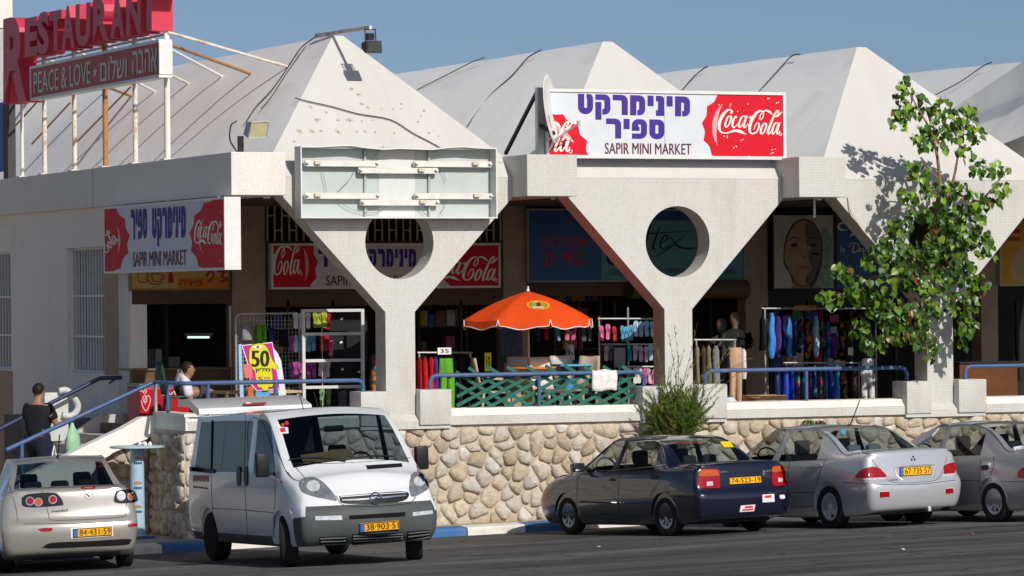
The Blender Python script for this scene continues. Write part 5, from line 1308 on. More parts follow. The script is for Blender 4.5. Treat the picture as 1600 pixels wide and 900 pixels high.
VN = Car("passenger_van", "white passenger van with grey bumper and raised tailgate, parked nose out", "van", VAN, (.02, .16), [paint("paint_white", (.70, .72, .74), 0, .3), well, trim, trim, trim, M("bumper_grey", (.075, .082, .085), .55, var=.12, scale=3), trim, M("lower_panel_grey", (.075, .08, .085), .6, var=.12)], VG, [-1.53, 1.55], .325, .215, 1.66, (446, 886, 1.55, -.83 - .06), yw, 1.065, crease={4: .3, 5: .3, 2: .15}, gl={12: glass_c, 14: glass_c, 10: glass("windscreen_glass", (.34, .40, .44), 1.0)})
VN.wheels(8, .3, steer=-.35); VN.interior(-1.0, .55, 1.20, .78)

# ------------------------------------------------------------------ lamps, plates, seams and trim, seated on the bodywork
def Z5(p): return (p[0] / 4, 675 + p[1] / 4)
def Z6(p): return (400 + p[0] / 4, 675 + p[1] / 4)
def Z7(p): return (800 + p[0] / 4, 675 + p[1] / 4)
def Z8(p): return (1200 + p[0] / 4, 675 + p[1] / 4)
def zz(f, L): return [f(p) for p in L]
def circ(f, x, y, r, ry=None, n=14): return [f((x + r * math.cos(2 * PI * i / n), y + (ry or r) * math.sin(2 * PI * i / n))) for i in range(n)]
badge = chrome
seam = M("seam_dark", (.008, .008, .008), .7, var=0)
stick = M("sticker_white", (.75, .73, .74), .5, var=.1, scale=60); stick_r = M("sticker_red", (.6, .03, .06), .5, var=.1); yell = M("sticker_yellow", (.80, .62, .02), .5, var=.1)
def mirror(car, x, y, z, sg, mat, w=.20, h=.13):
    m = MB(); m.rbox(x - .06, x + .06, sg * y if sg > 0 else -y - w, (y + w) if sg > 0 else -y, z, z + h, .03); o = m.build("door_mirror", mat, car.root, smooth=50, local=True)
    m = MB(); m.box(x - .03, x + .03, sg * (y - .10) if sg > 0 else -y, sg * y if sg > 0 else -(y - .10), z + .02, z + .06); m.build("mirror_arm", trim, o, local=True)
    m = MB(); xf_ = -.061
    ya, yb = ((y + .02, y + w - .02) if sg > 0 else (-y - w + .02, -y - .02)); m.add([(x + xf_, ya, z + .02), (x + xf_, yb, z + .02), (x + xf_, yb, z + h - .02), (x + xf_, ya, z + h - .02)], [(0, 1, 2, 3)]); m.build("mirror_glass", chrome, o, local=True, fix=False)
def tags(car, corners, txt, mat, name="badge_lettering"):
    org, U, V, N = car.quad(corners, .006); a = Art(); a.text(txt, 0, 0, U.length, V.length, .02); a.put(name, mat, car.root, org, U.normalized(), V.normalized(), 0, local=True, split="badge_letter")
# navy saloon
navy = MATS["paint_navy"]
t = BL.patch("tail_lamp", zz(Z7, [(1170, 245), (1190, 233), (1278, 231), (1293, 255), (1298, 346), (1285, 353), (1168, 349), (1161, 325)]), lamp_r, .012)
BL.patch("indicator", zz(Z7, [(1175, 246), (1195, 237), (1275, 236), (1287, 258), (1288, 272), (1172, 275)]), lamp_o, .016, t); BL.patch("reversing_lamp", zz(Z7, [(1214, 312), (1252, 310), (1254, 336), (1216, 338)]), lamp_w, .016, t, round_=False)
t = BL.patch("tail_lamp", zz(Z8, [(25, 214), (90, 209), (108, 240), (118, 300), (114, 328), (28, 332)]), lamp_r, .012)
BL.patch("indicator", zz(Z8, [(28, 218), (88, 213), (102, 240), (26, 250)]), lamp_o, .016, t); BL.patch("reversing_lamp", zz(Z8, [(60, 288), (86, 287), (88, 312), (62, 314)]), lamp_w, .016, t, round_=False)
BL.plate(zz(Z7, [(1353, 285), (1552, 274), (1557, 318), (1358, 331)]), "74-523-19", False)
BL.patch("bumper_sticker", zz(Z7, [(1430, 460), (1520, 453), (1512, 494), (1422, 500)]), stick, .006, round_=False, label="white sticker with red print"); BL.patch("sticker_print", zz(Z7, [(1440, 482), (1508, 477), (1506, 487), (1438, 492)]), stick_r, .009, round_=False); BL.patch("sticker_print", zz(Z7, [(1455, 464), (1505, 460), (1503, 472), (1452, 476)]), stick_r, .009, round_=False)
BL.patch("bumper_sticker", zz(Z8, [(-36, 392), (38, 386), (40, 436), (-34, 440)]), stick, .006, round_=False); BL.patch("sticker_print", zz(Z8, [(-22, 398), (20, 394), (18, 410), (-22, 412)]), stick_r, .009, round_=False)
BL.patch("bumper_sticker", zz(Z8, [(72, 395), (100, 392), (104, 414), (76, 416)]), stick, .006)
BL.patch("window_sticker", zz(Z7, [(1300, 62), (1362, 60), (1385, 92), (1322, 94)]), yell, .006, round_=False)
tags(BL, zz(Z7, [(1290, 246), (1342, 243), (1342, 253), (1290, 257)]), "SUZUKI", chrome); tags(BL, zz(Z7, [(1566, 240), (1625, 236), (1625, 246), (1566, 250)]), "BALENO", chrome)
for L in ([(455, 255), (420, 275), (408, 320), (408, 440), (415, 510)], [(722, 75), (700, 230), (668, 300), (668, 480), (676, 515)], [(950, 215), (925, 300), (880, 370), (858, 420)], [(415, 512), (640, 518), (850, 522)], [(1150, 180), (1215, 205), (1205, 235)], [(1298, 262), (1500, 252), (1690, 238)], [(990, 402), (1150, 398), (1290, 382), (1520, 368), (1700, 352)], [(1000, 480), (1150, 520), (1300, 532)]):
    BL.line("seam", zz(Z7, L), .004, seam)
BL.line("side_moulding", zz(Z7, [(425, 436), (540, 440), (660, 444)]), .014, navy, .004); BL.line("side_moulding", zz(Z7, [(682, 444), (760, 444), (850, 440)]), .014, navy, .004)
BL.line("window_trim", zz(Z7, [(545, 243), (640, 238), (760, 228), (930, 210), (960, 190), (945, 100), (920, 62), (860, 55), (780, 62)]), .007, chrome, .002)
for L in ([(612, 292), (645, 290), (645, 304), (612, 306)], [(868, 270), (910, 266), (908, 290), (872, 294)]): BL.patch("door_handle", zz(Z7, L), trim, .015)
mirror(BL, .72, .84, .93, 1, navy)
# bright silver saloon
t = LA.patch("tail_lamp", zz(Z8, [(548, 280), (575, 243), (635, 219), (688, 222), (718, 248), (740, 280), (690, 286), (595, 288)]), lamp_r, .010); LA.patch("reversing_lamp", zz(Z8, [(592, 290), (735, 284), (738, 298), (600, 304)]), lamp_w, .010, t, round_=False)
t = LA.patch("tail_lamp", zz(Z8, [(1098, 260), (1104, 210), (1145, 192), (1166, 200), (1168, 252), (1140, 262)]), lamp_r, .010); LA.patch("reversing_lamp", zz(Z8, [(1094, 266), (1166, 258), (1166, 274), (1090, 282)]), lamp_w, .010, t, round_=False)
LA.patch("plate_recess", zz(Z8, [(790, 222), (900, 206), (1030, 202), (1046, 218), (1040, 280), (1000, 296), (900, 304), (840, 300), (802, 270)]), paint("paint_silver", 0, 0), .004); LA.line("recess_edge", zz(Z8, [(790, 224), (900, 208), (1030, 204), (1046, 222), (1036, 284), (995, 298), (880, 305), (836, 298), (800, 265), (790, 224)]), .008, MATS["paint_silver"], .004)
LA.plate(zz(Z8, [(818, 222), (1014, 211), (1016, 268), (820, 279)]), "67·735·57", True, .02)
for dx, dy in ((0, -10), (-9, 7), (9, 7)): LA.patch("badge", zz(Z8, [(907 + dx, 165 + dy - 8), (907 + dx + 6.5, 165 + dy), (907 + dx, 165 + dy + 9), (907 + dx - 6.5, 165 + dy)]), trim, .006, round_=False)
for L in ([(697, 375), (758, 371), (760, 404), (698, 410)], [(1107, 355), (1156, 351), (1158, 381), (1108, 387)]):
    c = (sum(p[0] for p in L) / 4, sum(p[1] for p in L) / 4); b_ = LA.patch("reflector_bezel", zz(Z8, [(c[0] + (p[0] - c[0]) * 1.15, c[1] + (p[1] - c[1]) * 1.25) for p in L]), hub, .006, round_=False); LA.patch("reflector", zz(Z8, L), lamp_r, .011, b_, round_=False)
for L in ([(645, 165), (690, 230), (740, 292), (800, 318), (950, 314), (1055, 298), (1088, 245), (1122, 150)], [(370, 160), (330, 240), (305, 330)], [(140, 470), (280, 466)], [(110, 376), (200, 378), (288, 377)], [(140, 165), (125, 300), (130, 460)], [(470, 312), (620, 322), (800, 330), (1000, 322), (1170, 300)], [(-60, 185), (100, 182), (360, 172)]):
    LA.line("seam", zz(Z8, L), .004, seam)
LA.patch("door_handle", zz(Z8, [(268, 206), (330, 202), (330, 216), (270, 222)]), MATS["paint_silver"], .02)
tags(LA, zz(Z8, [(762, 298), (810, 297), (810, 304), (762, 306)]), "LANCER", trim)
LA.patch("window_sticker", circ(Z8, 472, 0, 16), M("sticker_cyan", (.05, .4, .6), .5), .006); LA.patch("window_sticker", zz(Z8, [(535, 122), (575, 116), (578, 128), (540, 132)]), stick, .006)
m = MB(); a_ = LA.MI @ at(1352, 663.5, Y=(LA.M @ Vector((-.5, 0, 1.4))).y); m.tube([Vector((-.75, .0, 1.425)), Vector((-1.05, .02, 1.80))], .008, 6); m.lathe([(.035, 1.42), (.02, 1.46)], 10, (-.75, 0, 0)); m.build("antenna", trim, LA.root, local=True)
LA.box("tow_hook", -2.26, -2.22, -.25, -.20, .20, .27, hub, .01); LA.box("exhaust", -2.28, -2.0, -.62, -.56, .20, .26, trim, .02); LA.box("underside", -2.05, -1.5, -.6, .6, .20, .32, trim, .02)
# grey saloon at the right edge
GR.patch("tail_lamp", zz(Z8, [(1560, 285), (1566, 250), (1590, 225), (1640, 212), (1680, 220), (1690, 280), (1620, 290)]), lamp_r, .010)
for L in ([(1330, 170), (1322, 300), (1330, 440)], [(1440, 305), (1520, 310), (1660, 312)], [(1415, 150), (1400, 250), (1345, 330)], [(1180, 300), (1330, 306)]): GR.line("seam", zz(Z8, L), .004, seam)
GR.patch("door_handle", zz(Z8, [(1335, 212), (1372, 207), (1374, 232), (1340, 238)]), trim, .014)
m = MB(); q = [(.10, .80, 1.25), (.62, .86, 1.02), (.98, .88, .88), (.98, .78, 1.0), (.50, .66, 1.28), (.16, .62, 1.36)]; m.add(q + [(x + .02, y - .03, z - .03) for x, y, z in q], [(0, 1, 2, 3, 4, 5), (6, 7, 8, 9, 10, 11)] + [(i, (i + 1) % 6, 6 + (i + 1) % 6, 6 + i) for i in range(6)])
SH = m.build("windscreen_cover", M("cover_grey", (.50, .48, .50), .8, var=.2), GR.root, local=True, smooth=40)
GR.patch("window_sticker", zz(Z8, [(1535, 95), (1590, 88), (1590, 108), (1540, 112)]), stick, .006)
# champagne saloon
for poly, lamps in (([(135, 412), (180, 388), (330, 380), (372, 402), (395, 446), (370, 460), (160, 468)], [(188, 432, 25, lamp_r), (240, 438, 24, lamp_o), (330, 422, 24, lamp_r)]), ([(724, 366), (800, 359), (838, 368), (856, 400), (852, 436), (720, 440)], [(757, 401, 25, lamp_w), (822, 403, 24, lamp_o)])):
    t = MZ.patch("tail_lamp", zz(Z5, poly), lamp_b, .008)
    for x, y, r, mt in lamps:
        if t: MZ.patch("lamp_ring", circ(Z5, x, y, r + 3), chrome, .011, t, step=3); MZ.patch("lamp_disc", circ(Z5, x, y, r - 3), mt, .015, t, step=3)
MZ.patch("brake_lamp", zz(Z5, [(508, 343), (550, 340), (592, 342), (590, 354), (550, 356), (510, 356)]), lamp_r, .006)
a_ = [MZ.line("emblem", circ(Z5, 557, 392, 26, 23) + [Z5((583, 392))], .007, chrome, .006), MZ.line("emblem", zz(Z5, [(533, 384), (546, 390), (557, 402), (568, 390), (581, 383)]), .007, chrome, .006)]
p = MZ.plate(zz(Z5, [(455, 604), (697, 590), (698, 642), (457, 660)]), "84·431·59", True, .025); MZ.patch("plate_frame", zz(Z5, [(440, 600), (704, 586), (708, 650), (443, 668)]), frame_s, .010, round_=False)
for L in ([(238, 606), (280, 600), (326, 601), (324, 616), (290, 622), (256, 620)], [(800, 577), (856, 571), (850, 587), (804, 593)]): MZ.patch("reflector", zz(Z5, L), lamp_r, .008)
MZ.patch("lower_diffuser", zz(Z5, [(262, 722), (330, 692), (560, 682), (800, 668), (812, 690), (780, 706), (560, 716), (340, 726)]), trim, .006)
for L in ([(258, 358), (285, 440), (305, 520), (330, 551), (550, 546), (765, 530), (785, 500), (790, 440)], [(130, 335), (300, 350), (600, 338), (800, 322)], [(150, 575), (440, 572), (600, 565), (860, 548)], [(60, 330), (100, 480), (110, 560)]): MZ.line("seam", zz(Z5, L), .004, seam)
MZ.patch("lock", circ(Z5, 675, 441, 8), chrome, .006, step=3)
tags(MZ, zz(Z5, [(322, 488), (424, 481), (424, 495), (322, 503)]), "mazda3", trim)
m = MB(); m.tube([Vector((-.62, 0, 1.46)), Vector((-1.0, -.01, 1.78))], .008, 6); m.lathe([(.03, 1.45), (.018, 1.49)], 10, (-.62, 0, 0)); m.build("antenna", trim, MZ.root, local=True)
MZ.box("underside", -2.0, -1.5, -.6, .6, .18, .30, trim, .02)
BL.box("underside", -1.85, -1.4, -.6, .6, .16, .30, trim, .02)
# van
wht = MATS["paint_white"]
for poly, refl in (([(272, 332), (284, 298), (345, 284), (398, 300), (450, 345), (506, 424), (440, 418), (350, 400), (292, 375)], (358, 340, 42)), ([(966, 272), (1000, 250), (1046, 254), (1076, 300), (1078, 348), (1046, 376), (968, 400)], (1020, 310, 36))):
    t = VN.patch("headlight", zz(Z6, poly), lensm, .012)
    if t:
        VN.patch("lamp_reflector", circ(Z6, refl[0], refl[1], refl[2], refl[2] * .85), lamp_w, .016, t)
t = VN.patch("grille", zz(Z6, [(520, 402), (730, 384), (940, 374), (922, 430), (740, 446), (548, 446)]), trim, .008)
VN.line("grille_bar", zz(Z6, [(536, 428), (640, 424), (740, 416), (932, 398)]), .016, chrome, .012); VN.line("grille_bar", zz(Z6, [(526, 408), (740, 392), (935, 380)]), .008, hub, .012)
VN.line("emblem", circ(Z6, 745, 418, 33) + [Z6((778, 418))], .012, chrome, .02); VN.line("emblem", zz(Z6, [(715, 414), (752, 410), (742, 422), (775, 419)]), .012, chrome, .02)
VN.patch("bonnet_vent", zz(Z6, [(685, 210), (910, 196), (915, 218), (698, 234)]), trim, .006, round_=False)
for L in ([(370, 527), (536, 522), (540, 550), (372, 552)], [(980, 502), (1100, 489), (1104, 511), (978, 526)]): VN.patch("indicator", zz(Z6, L), lamp_w, .010, round_=False)
VN.patch("air_intake", zz(Z6, [(580, 522), (935, 500), (930, 528), (585, 547)]), well, .004, round_=False)
VN.plate(zz(Z6, [(642, 570), (892, 550), (895, 605), (645, 625)]), "38·903·51", True, .03)
for L, nb in (([(395, 657), (560, 650), (566, 704), (404, 710)], 3), ([(600, 641), (918, 628), (920, 684), (602, 706)], 4), ([(945, 622), (1084, 612), (1088, 662), (946, 684)], 3)):
    t = VN.patch("lower_grille", zz(Z6, L), well, .004, round_=False)
    for k in range(nb):
        f = (k + .5) / nb; VN.line("grille_slat", zz(Z6, [(L[0][0] + (L[3][0] - L[0][0]) * f + 4, L[0][1] + (L[3][1] - L[0][1]) * f), (L[1][0] + (L[2][0] - L[1][0]) * f - 4, L[1][1] + (L[2][1] - L[1][1]) * f)]), .013, MATS["bumper_grey"], .008)
for L in ([(230, 200), (300, 280), (330, 300)], [(500, 398), (545, 455), (700, 466), (940, 448), (1000, 405)], [(230, 198), (500, 196), (800, 178), (1000, 158)], [(960, 374), (964, 300), (1010, 240), (1000, 165)]): VN.line("seam", zz(Z6, L), .0045, seam)
ZV = lambda p: (p[0] / 2, 594 + p[1] / 2)
for L in ([(768, 110), (764, 300), (768, 380), (775, 500)], [(666, 125), (660, 285), (664, 400), (672, 490)], [(665, 400), (760, 406), (855, 414)], [(775, 250), (776, 140), (800, 118), (830, 150), (858, 260), (858, 420), (852, 520)], [(596, 420), (664, 470)], [(600, 110), (770, 104), (900, 96)]): VN.line("seam", zz(ZV, L), .0045, seam)
VN.line("window_divider", zz(ZV, [(664, 126), (661, 278)]), .014, trim, .004)
VN.patch("slide_rail", zz(ZV, [(592, 270), (660, 278), (672, 282), (672, 291), (660, 291), (592, 284)]), trim, .02, round_=False)
for x in (748, 770): VN.patch("door_handle", zz(ZV, [(x - 5, 275), (x + 3, 271), (x + 6, 300), (x + 4, 326), (x - 3, 328), (x - 7, 300)]), trim, .015)
sidet = M("side_print", (.32, .10, .07), .6)
for k in range(9): VN.patch("side_lettering", zz(ZV, [(604 + k * 5.6, 297 + (k % 3)), (608 + k * 5.6, 297), (608 + k * 5.6, 318), (604 + k * 5.6, 316 - (k % 2) * 7)]), sidet, .003, round_=False)
VN.patch("side_lettering", zz(ZV, [(604, 330), (650, 336), (650, 341), (604, 336)]), sidet, .003, round_=False)
VN.patch("side_repeater", circ(ZV, 881, 318, 4), lamp_o, .008, step=2)
mirror(VN, 1.30, .98, 1.13, -1, trim, .17, .30); mirror(VN, 1.30, .98, 1.13, 1, trim, .17, .30)
for L in ([(210, 178), (330, 168), (470, 176), (560, 188)], [(520, 184), (700, 160), (850, 158)]): VN.line("wiper", zz(Z6, L), .012, trim, .02)
VN.patch("window_sticker", zz(ZV, [(868, 146), (900, 148), (902, 166), (872, 168)]), stick, .006, round_=False); VN.patch("window_sticker", zz(ZV, [(874, 152), (890, 148), (894, 162), (878, 164)]), stick_r, .009, round_=False); VN.patch("window_sticker", circ(ZV, 870, 144, 6), stick, .006, step=3); VN.patch("window_sticker", circ(ZV, 896, 134, 6), stick_r, .006, step=3); VN.patch("window_sticker", circ(ZV, 884, 140, 5), lamp_o, .006, step=3)
VN.box("rear_view_mirror", 1.0, 1.03, -.13, .13, 1.66, 1.74, trim, .02)
for y in (-.25, .55):
    pass
# tailgate lifted over the roof, its glass dark underneath
TG = MB(); W_ = .80
pr = [(-2.26, 1.945), (-2.30, 2.02), (-2.75, 2.15), (-3.25, 2.16), (-3.30, 2.06), (-2.8, 2.05), (-2.36, 1.93)]
TG.prism(pr, 'y', -W_, W_); g = TG.build("tailgate", wht, VN.root, local=True, smooth=35)
MB().box(-3.05, -2.5, -W_ + .1, W_ - .1, 2.0, 2.035).build("tailgate_window", glass_d, g, local=True)
VN.box("brake_lamp", -2.36, -2.28, -.16, .16, 2.045, 2.075, lamp_r, .01)
for y in (.10, .30): 
    MB().tube([Vector((.75, -y, 1.93)), Vector((.62, -y - .02, 2.18))], .006, 5).build("antenna", trim, VN.root, local=True)
# cardboard lying on the dashboard
m = MB(); P0 = VN.M @ Vector((1.50, -.58, 1.235)); q = [(1.60, -.62, 1.29), (1.64, .06, 1.33), (1.44, .06, 1.44), (1.44, -.20, 1.44), (1.46, -.22, 1.42), (1.44, -.60, 1.39)]
m.add([VN.M @ Vector(p) for p in q] + [VN.M @ Vector((x, y, z - .012)) for x, y, z in q], [(0, 1, 2, 3, 4, 5), (6, 7, 8, 9, 10, 11)] + [(i, (i + 1) % 6, 6 + (i + 1) % 6, 6 + i) for i in range(6)])
tag(m.build("cardboard_sheet", M("cardboard", (.46, .30, .15), .8, var=.1)), "torn brown cardboard sheet lying on the van dashboard behind the windscreen", "cardboard")
for c, nm in ((BL, 'black'), (LA, 'lancer'), (GR, 'grey'), (MZ, 'mazda'), (VN, 'van')): report(c, nm)
# ================================================================== STEPS, RAILS AND THE TERRACE
railm = dirty("rail_blue", (.06, .12, .26), (.26, .20, .19), .5, 5, rough=.4, streak=False)
raild = M("rail_navy", (.03, .04, .09), .4, var=.1)
KS = 1.05                                     # local length of a metre
ORD = ["first", "second", "third", "fourth", "fifth", "sixth", "seventh", "eighth", "ninth", "tenth", "eleventh", "twelfth", "thirteenth", "fourteenth", "fifteenth", "sixteenth"]
# steps
SX0 = -5.925
st_t = dirty("step_concrete", (.46, .44, .40), (.25, .22, .18), .5, 2, streak=False)
S = thing("steps", "concrete steps rising from the pavement to the terrace along the wing", "steps", (SX0, 2.9, 0))
for k in range(11):
    z1 = FL - .155 * k; MB().box(SX0 - .37 * (k + 1), SX0 - .37 * k - .004, 1.72, 4.35, -.4, z1 - .155).build("step", st_t, S)
par = dirty("parapet_white", (.80, .78, .74), (.5, .45, .38), .3, 1.5)
def pxprism(name, pts, Y, y0, y1, mat, parent, label=None):
    m = MB(); m.prism([(at(x, y, Y=Y).x, at(x, y, Y=Y).z) for x, y in pts], 'y', y0, y1); return m.build(name, mat, parent, smooth=25, label=label)
pxprism("parapet", [(244, 649), (222, 652), (192, 669), (132, 698), (80, 724), (30, 748), (30, 780), (100, 780), (140, 745), (158, 722), (176, 708), (200, 697), (228, 687), (244, 676)], 1.36, 1.36, 1.615, par, S)
pxprism("parapet", [(199, 647), (155, 648), (125, 671), (70, 714), (20, 750), (20, 790), (199, 790)], 4.36, 4.36, 4.5, dirty("parapet_shaded", (.52, .50, .46), (.35, .31, .27), .4, 1.5), S)  # far parapet: the white is greyed, its shade put into the colour
H = thing("handrail", "blue tube handrail from the steps round the terrace corner to the first column", "handrail", (SX0, 1.4, FL))
A, Bq = at(10, 703, Y=1.40), at(240, 597, Y=1.40); zr = Bq.z
cx0, cx1 = Bq.x, at(567, 600, Y=.06).x
m = MB(); m.tube([A, Bq, Vector((Bq.x + .02, .10, zr)), Vector((Bq.x + .08, .05, zr)), Vector((cx1 - .08, .05, zr)), Vector((cx1 - .02, .05, zr - .03)), Vector((cx1, .05, zr - .10)), Vector((cx1, .05, 2.20))], .034, 10); m.build("rail_tube", railm, H, smooth=60)
for x, y, Y in ((34, 692, 1.40), (243, 597, 1.36), (262, 597, .8), (325, 598, .05), (430, 598, .05)):
    t_ = at(x, y, Y=Y); MB().tube([Vector((t_.x, Y, t_.z if x < 240 else zr - .02)), Vector((t_.x, Y, (t_.z - 1.0) if x < 240 else 1.9))], .03, 8).build("rail_post", railm if x != 243 else gal, H, smooth=60)
H = thing("handrail", "dark navy handrail fixed to the wing wall above the steps", "handrail", at(190, 590, Y=4.25))
m = MB(); m.tube([at(190, 590, Y=4.25), at(158, 591, Y=4.25), at(152, 593, Y=4.25), at(0, 670, Y=4.25), at(-40, 690, Y=4.25)], .034, 10); m.build("rail_tube", raild, H, smooth=60)
m = MB(); m.tube([at(180, 592, Y=4.25), at(180, 594, Y=4.25) + Vector((0, .3, -.05))], .02, 6); m.tube([at(75, 633, Y=4.25), at(75, 635, Y=4.25) + Vector((0, .3, -.05))], .02, 6); m.build("bracket", raild, H)
def front_rail(xl, xr, label, posts, y=.05):
    L, R_ = at(xl, 590, Y=y).x, at(xr, 585, Y=y).x; z = 2.47
    T = thing("handrail", label, "handrail", (L, y, FL)); m = MB()
    m.tube([Vector((L, y, 2.24)), Vector((L, y, z - .10)), Vector((L + .03, y, z - .03)), Vector((L + .10, y, z)), Vector((R_ - .10, y, z)), Vector((R_ - .03, y, z - .03)), Vector((R_, y, z - .10)), Vector((R_, y, 2.24))], .034, 10)
    m.build("rail_tube", railm, T, smooth=60)
    for p in posts: x = at(p, 600, Y=y).x; MB().tube([Vector((x, y, z - .03)), Vector((x, y, 1.94))], .03, 8).build("rail_post", railm, T, smooth=60)
    return z
front_rail(672, 1006, "blue tube handrail over the green lattice, between the first two columns", [842])
front_rail(1102, 1417, "blue handrail with pink worn paint between the second and third columns", [1260])
front_rail(1508, 1720, "blue handrail right of the third column at the right edge", [])
# lattice of green slats
lat = M("lattice_green", (.025, .125, .09), .6, var=.25, scale=6)
T = thing("lattice_fence", "green wooden lattice of crossed slats under the handrail", "lattice", (-1.2, .14, 1.95))
def slat(a, b_, y):
    A, Bq = at(*a, Y=y), at(*b_, Y=y); MB().bar(A, Bq, .012, .055, (0, 0, 1)).build("slat", lat, T)
lo, hi, X0, X1 = 640, 584, 713, 990
rnd = random.Random(2)
for k in range(14):                                          # rising to the right
    x0 = 672 + k * 27.5; a = [x0, 641.5 - (x0 - 700) * .012]; sl_ = -.53; xe = x0 + 110; 
    xa = max(x0, 711 + rnd.uniform(-2, 3)); xb = min(xe, 992); ya_ = a[1] + (xa - x0) * sl_; yb_ = a[1] + (xb - x0) * sl_
    if xb - xa > 18: slat((xa, ya_), (xb, max(yb_, 574)), .12)
for k in range(13):                                          # falling to the right
    x0 = 672 + k * 30; y0_ = 573 + rnd.uniform(-2, 2) + 0; xa = max(x0, 712); xb = min(x0 + 104, 992); ya_ = y0_ + (xa - x0) * .62; yb_ = y0_ + (xb - x0) * .62
    if xb - xa > 18: slat((xa, ya_), (xb, min(yb_, 641)), .145)

# ------------------------------------------------------------------ cloth, shoes and racks
def cm(col, nm, rough=.85, var=.2): return M("cloth_" + nm, col, rough, var=var, scale=14)
def garment(name, label, cat, cx, yt, yb, wpx, Y, mat, kind='dress', group=None, seed=0, lean=0):
    A = at(cx, yt, Y=Y); Bt = at(cx + lean, yb, Y=Y); L = A.z - Bt.z; w_ = wpx / 97 * .93; rnd = random.Random(seed + int(cx)); m = MB(); n = 14
    def tube(rows):
        vs = []
        for (ox, z, hw, hd) in rows:
            ph = rnd.uniform(0, 6)
            for j in range(n):
                an = 2 * PI * j / n; k = 1 + .16 * math.sin(3 * an + ph) ; vs.append((A.x + ox + hw * k * math.cos(an), A.y + hd * k * math.sin(an) + .012 * math.sin(4 * an + z * 9), z))
        r_ = len(rows); m.add(vs, [(i * n + j, i * n + (j + 1) % n, (i + 1) * n + (j + 1) % n, (i + 1) * n + j) for i in range(r_ - 1) for j in range(n)] + [tuple(range(n)), tuple((r_ - 1) * n + j for j in range(n))])
    dx = Bt.x - A.x
    if kind == 'trousers':
        zc = A.z - L * .36
        tube([(0, A.z, w_ * .42, .06), (0, A.z - L * .08, w_ * .46, .07), (0, zc, w_ * .5, .08), (-.02, zc - .01, w_ * .47, .07)])
        for sg in (-1, 1): tube([(sg * w_ * .25, zc + .02, w_ * .24, .07), (sg * w_ * .27 + dx * .4, A.z - L * .65, w_ * .21, .06), (sg * w_ * .30 + dx, Bt.z, w_ * .21, .06)])
    elif kind == 'suit':
        tube([(0, A.z, w_ * .20, .03), (dx * .1 + .01, A.z - L * .12, w_ * .30, .06), (dx * .3 - .015, A.z - L * .35, w_ * .44, .09), (dx * .5 + .01, A.z - L * .58, w_ * .38, .08), (dx * .6 - .01, A.z - L * .80, w_ * .46, .08), (dx, Bt.z, w_ * .26, .05)])
    else:
        tube([(0, A.z, w_ * .16, .03), (dx * .1, A.z - L * .10, w_ * .40, .07), (dx * .4, A.z - L * .45, w_ * .42, .09), (dx * .8, A.z - L * .8, w_ * .48, .10), (dx, Bt.z, w_ * .5, .09)])
    o = m.build(name, mat, smooth=60); tag(o, label, cat, group); return o
def rack(name, label, rods, Y, posts, zb=FL, depth=.0):
    A = at(rods[0][0], rods[0][2], Y=Y); T = thing(name, label, "clothes rack", (A.x, Y, zb))
    for x0, x1, y in rods: MB().tube([at(x0, y, Y=Y), at(x1, y + (x1 - x0) * .0, Y=Y)], .016, 8).build("rod", gal, T)
    for x, y in posts:
        p = at(x, y, Y=Y); MB().tube([p, Vector((p.x, Y, zb))], .016, 8).build("post", gal, T); MB().box(p.x - .02, p.x + .02, Y - .28, Y + .28, zb, zb + .03).build("foot", gal, T)
    return T
def price_card(label, x0, x1, y0, y1, Y, mat, txt=None):
    A, Bq = at(x0, y1, Y=Y), at(x1, y0, Y=Y); o = MB().box(A.x, Bq.x, Y, Y + .006, A.z, Bq.z).build("price_card", mat); tag(o, label, "price card")
    if txt:
        W_, H_ = Bq.x - A.x, Bq.z - A.z; a = Art(); a.text(txt, W_ * .18, H_ * .2, W_ * .82, H_ * .8, .02); WL[o] = Vector(); a.put("card_lettering", plate_k, o, (A.x, Y, A.z), UX, UZ, .001, split="digit")
# left clothes rack by the umbrella
rack("clothes_rack", "clothes rack of red and green trousers right of the first column", [(652, 738, 551)], 1.7, [(655, 551), (735, 551)])
red_c = cm((.50, .01, .02), "red"); grn_c = cm((.11, .36, .03), "lime"); blk_c = cm((.012, .012, .014), "black"); pur_c = cm((.09, .03, .20), "purple"); roy_c = cm((.02, .06, .42), "royal", .35); nav_c = cm((.015, .02, .10), "navy", .4)
lb_c = cm((.06, .25, .65), "bright_blue", .3); sky_c = cm((.35, .50, .62), "sky", .4); tan_c = cm((.50, .32, .20), "tan"); wh_c = cm((.70, .68, .67), "white"); gry_c = cm((.22, .22, .24), "grey"); kha_c = cm((.20, .18, .09), "khaki"); brn_c = cm((.06, .04, .03), "brown")
def multi(nm, cols):
    m = M("cloth_" + nm, cols[0], .5, var=0); n, l, b = nodes_of(m); tc = n.new("ShaderNodeTexCoord"); v = n.new("ShaderNodeTexVoronoi"); v.inputs["Scale"].default_value = 16; cr = n.new("ShaderNodeValToRGB"); cr.color_ramp.interpolation = 'CONSTANT'
    for i, c in enumerate(cols):
        e = cr.color_ramp.elements[i] if i < 2 else cr.color_ramp.elements.new(i / len(cols)); e.position = i / len(cols); e.color = (*c, 1)
    l.new(tc.outputs["UV"], v.inputs["Vector"]); l.new(v.outputs["Color"], cr.inputs[0]); l.new(cr.outputs[0], b.inputs["Base Color"]); return m
mu1 = multi("tropical", [(.012, .015, .03), (.30, .03, .06), (.02, .20, .16), (.02, .03, .18), (.45, .30, .10)]); mu2 = multi("peacock", [(.01, .02, .05), (.02, .10, .30), (.05, .25, .20), (.20, .02, .25)]); mu3 = multi("flame", [(.012, .012, .014), (.40, .14, .02), (.012, .012, .014), (.02, .14, .05)])
G1 = "trousers on the rack right of the first column"
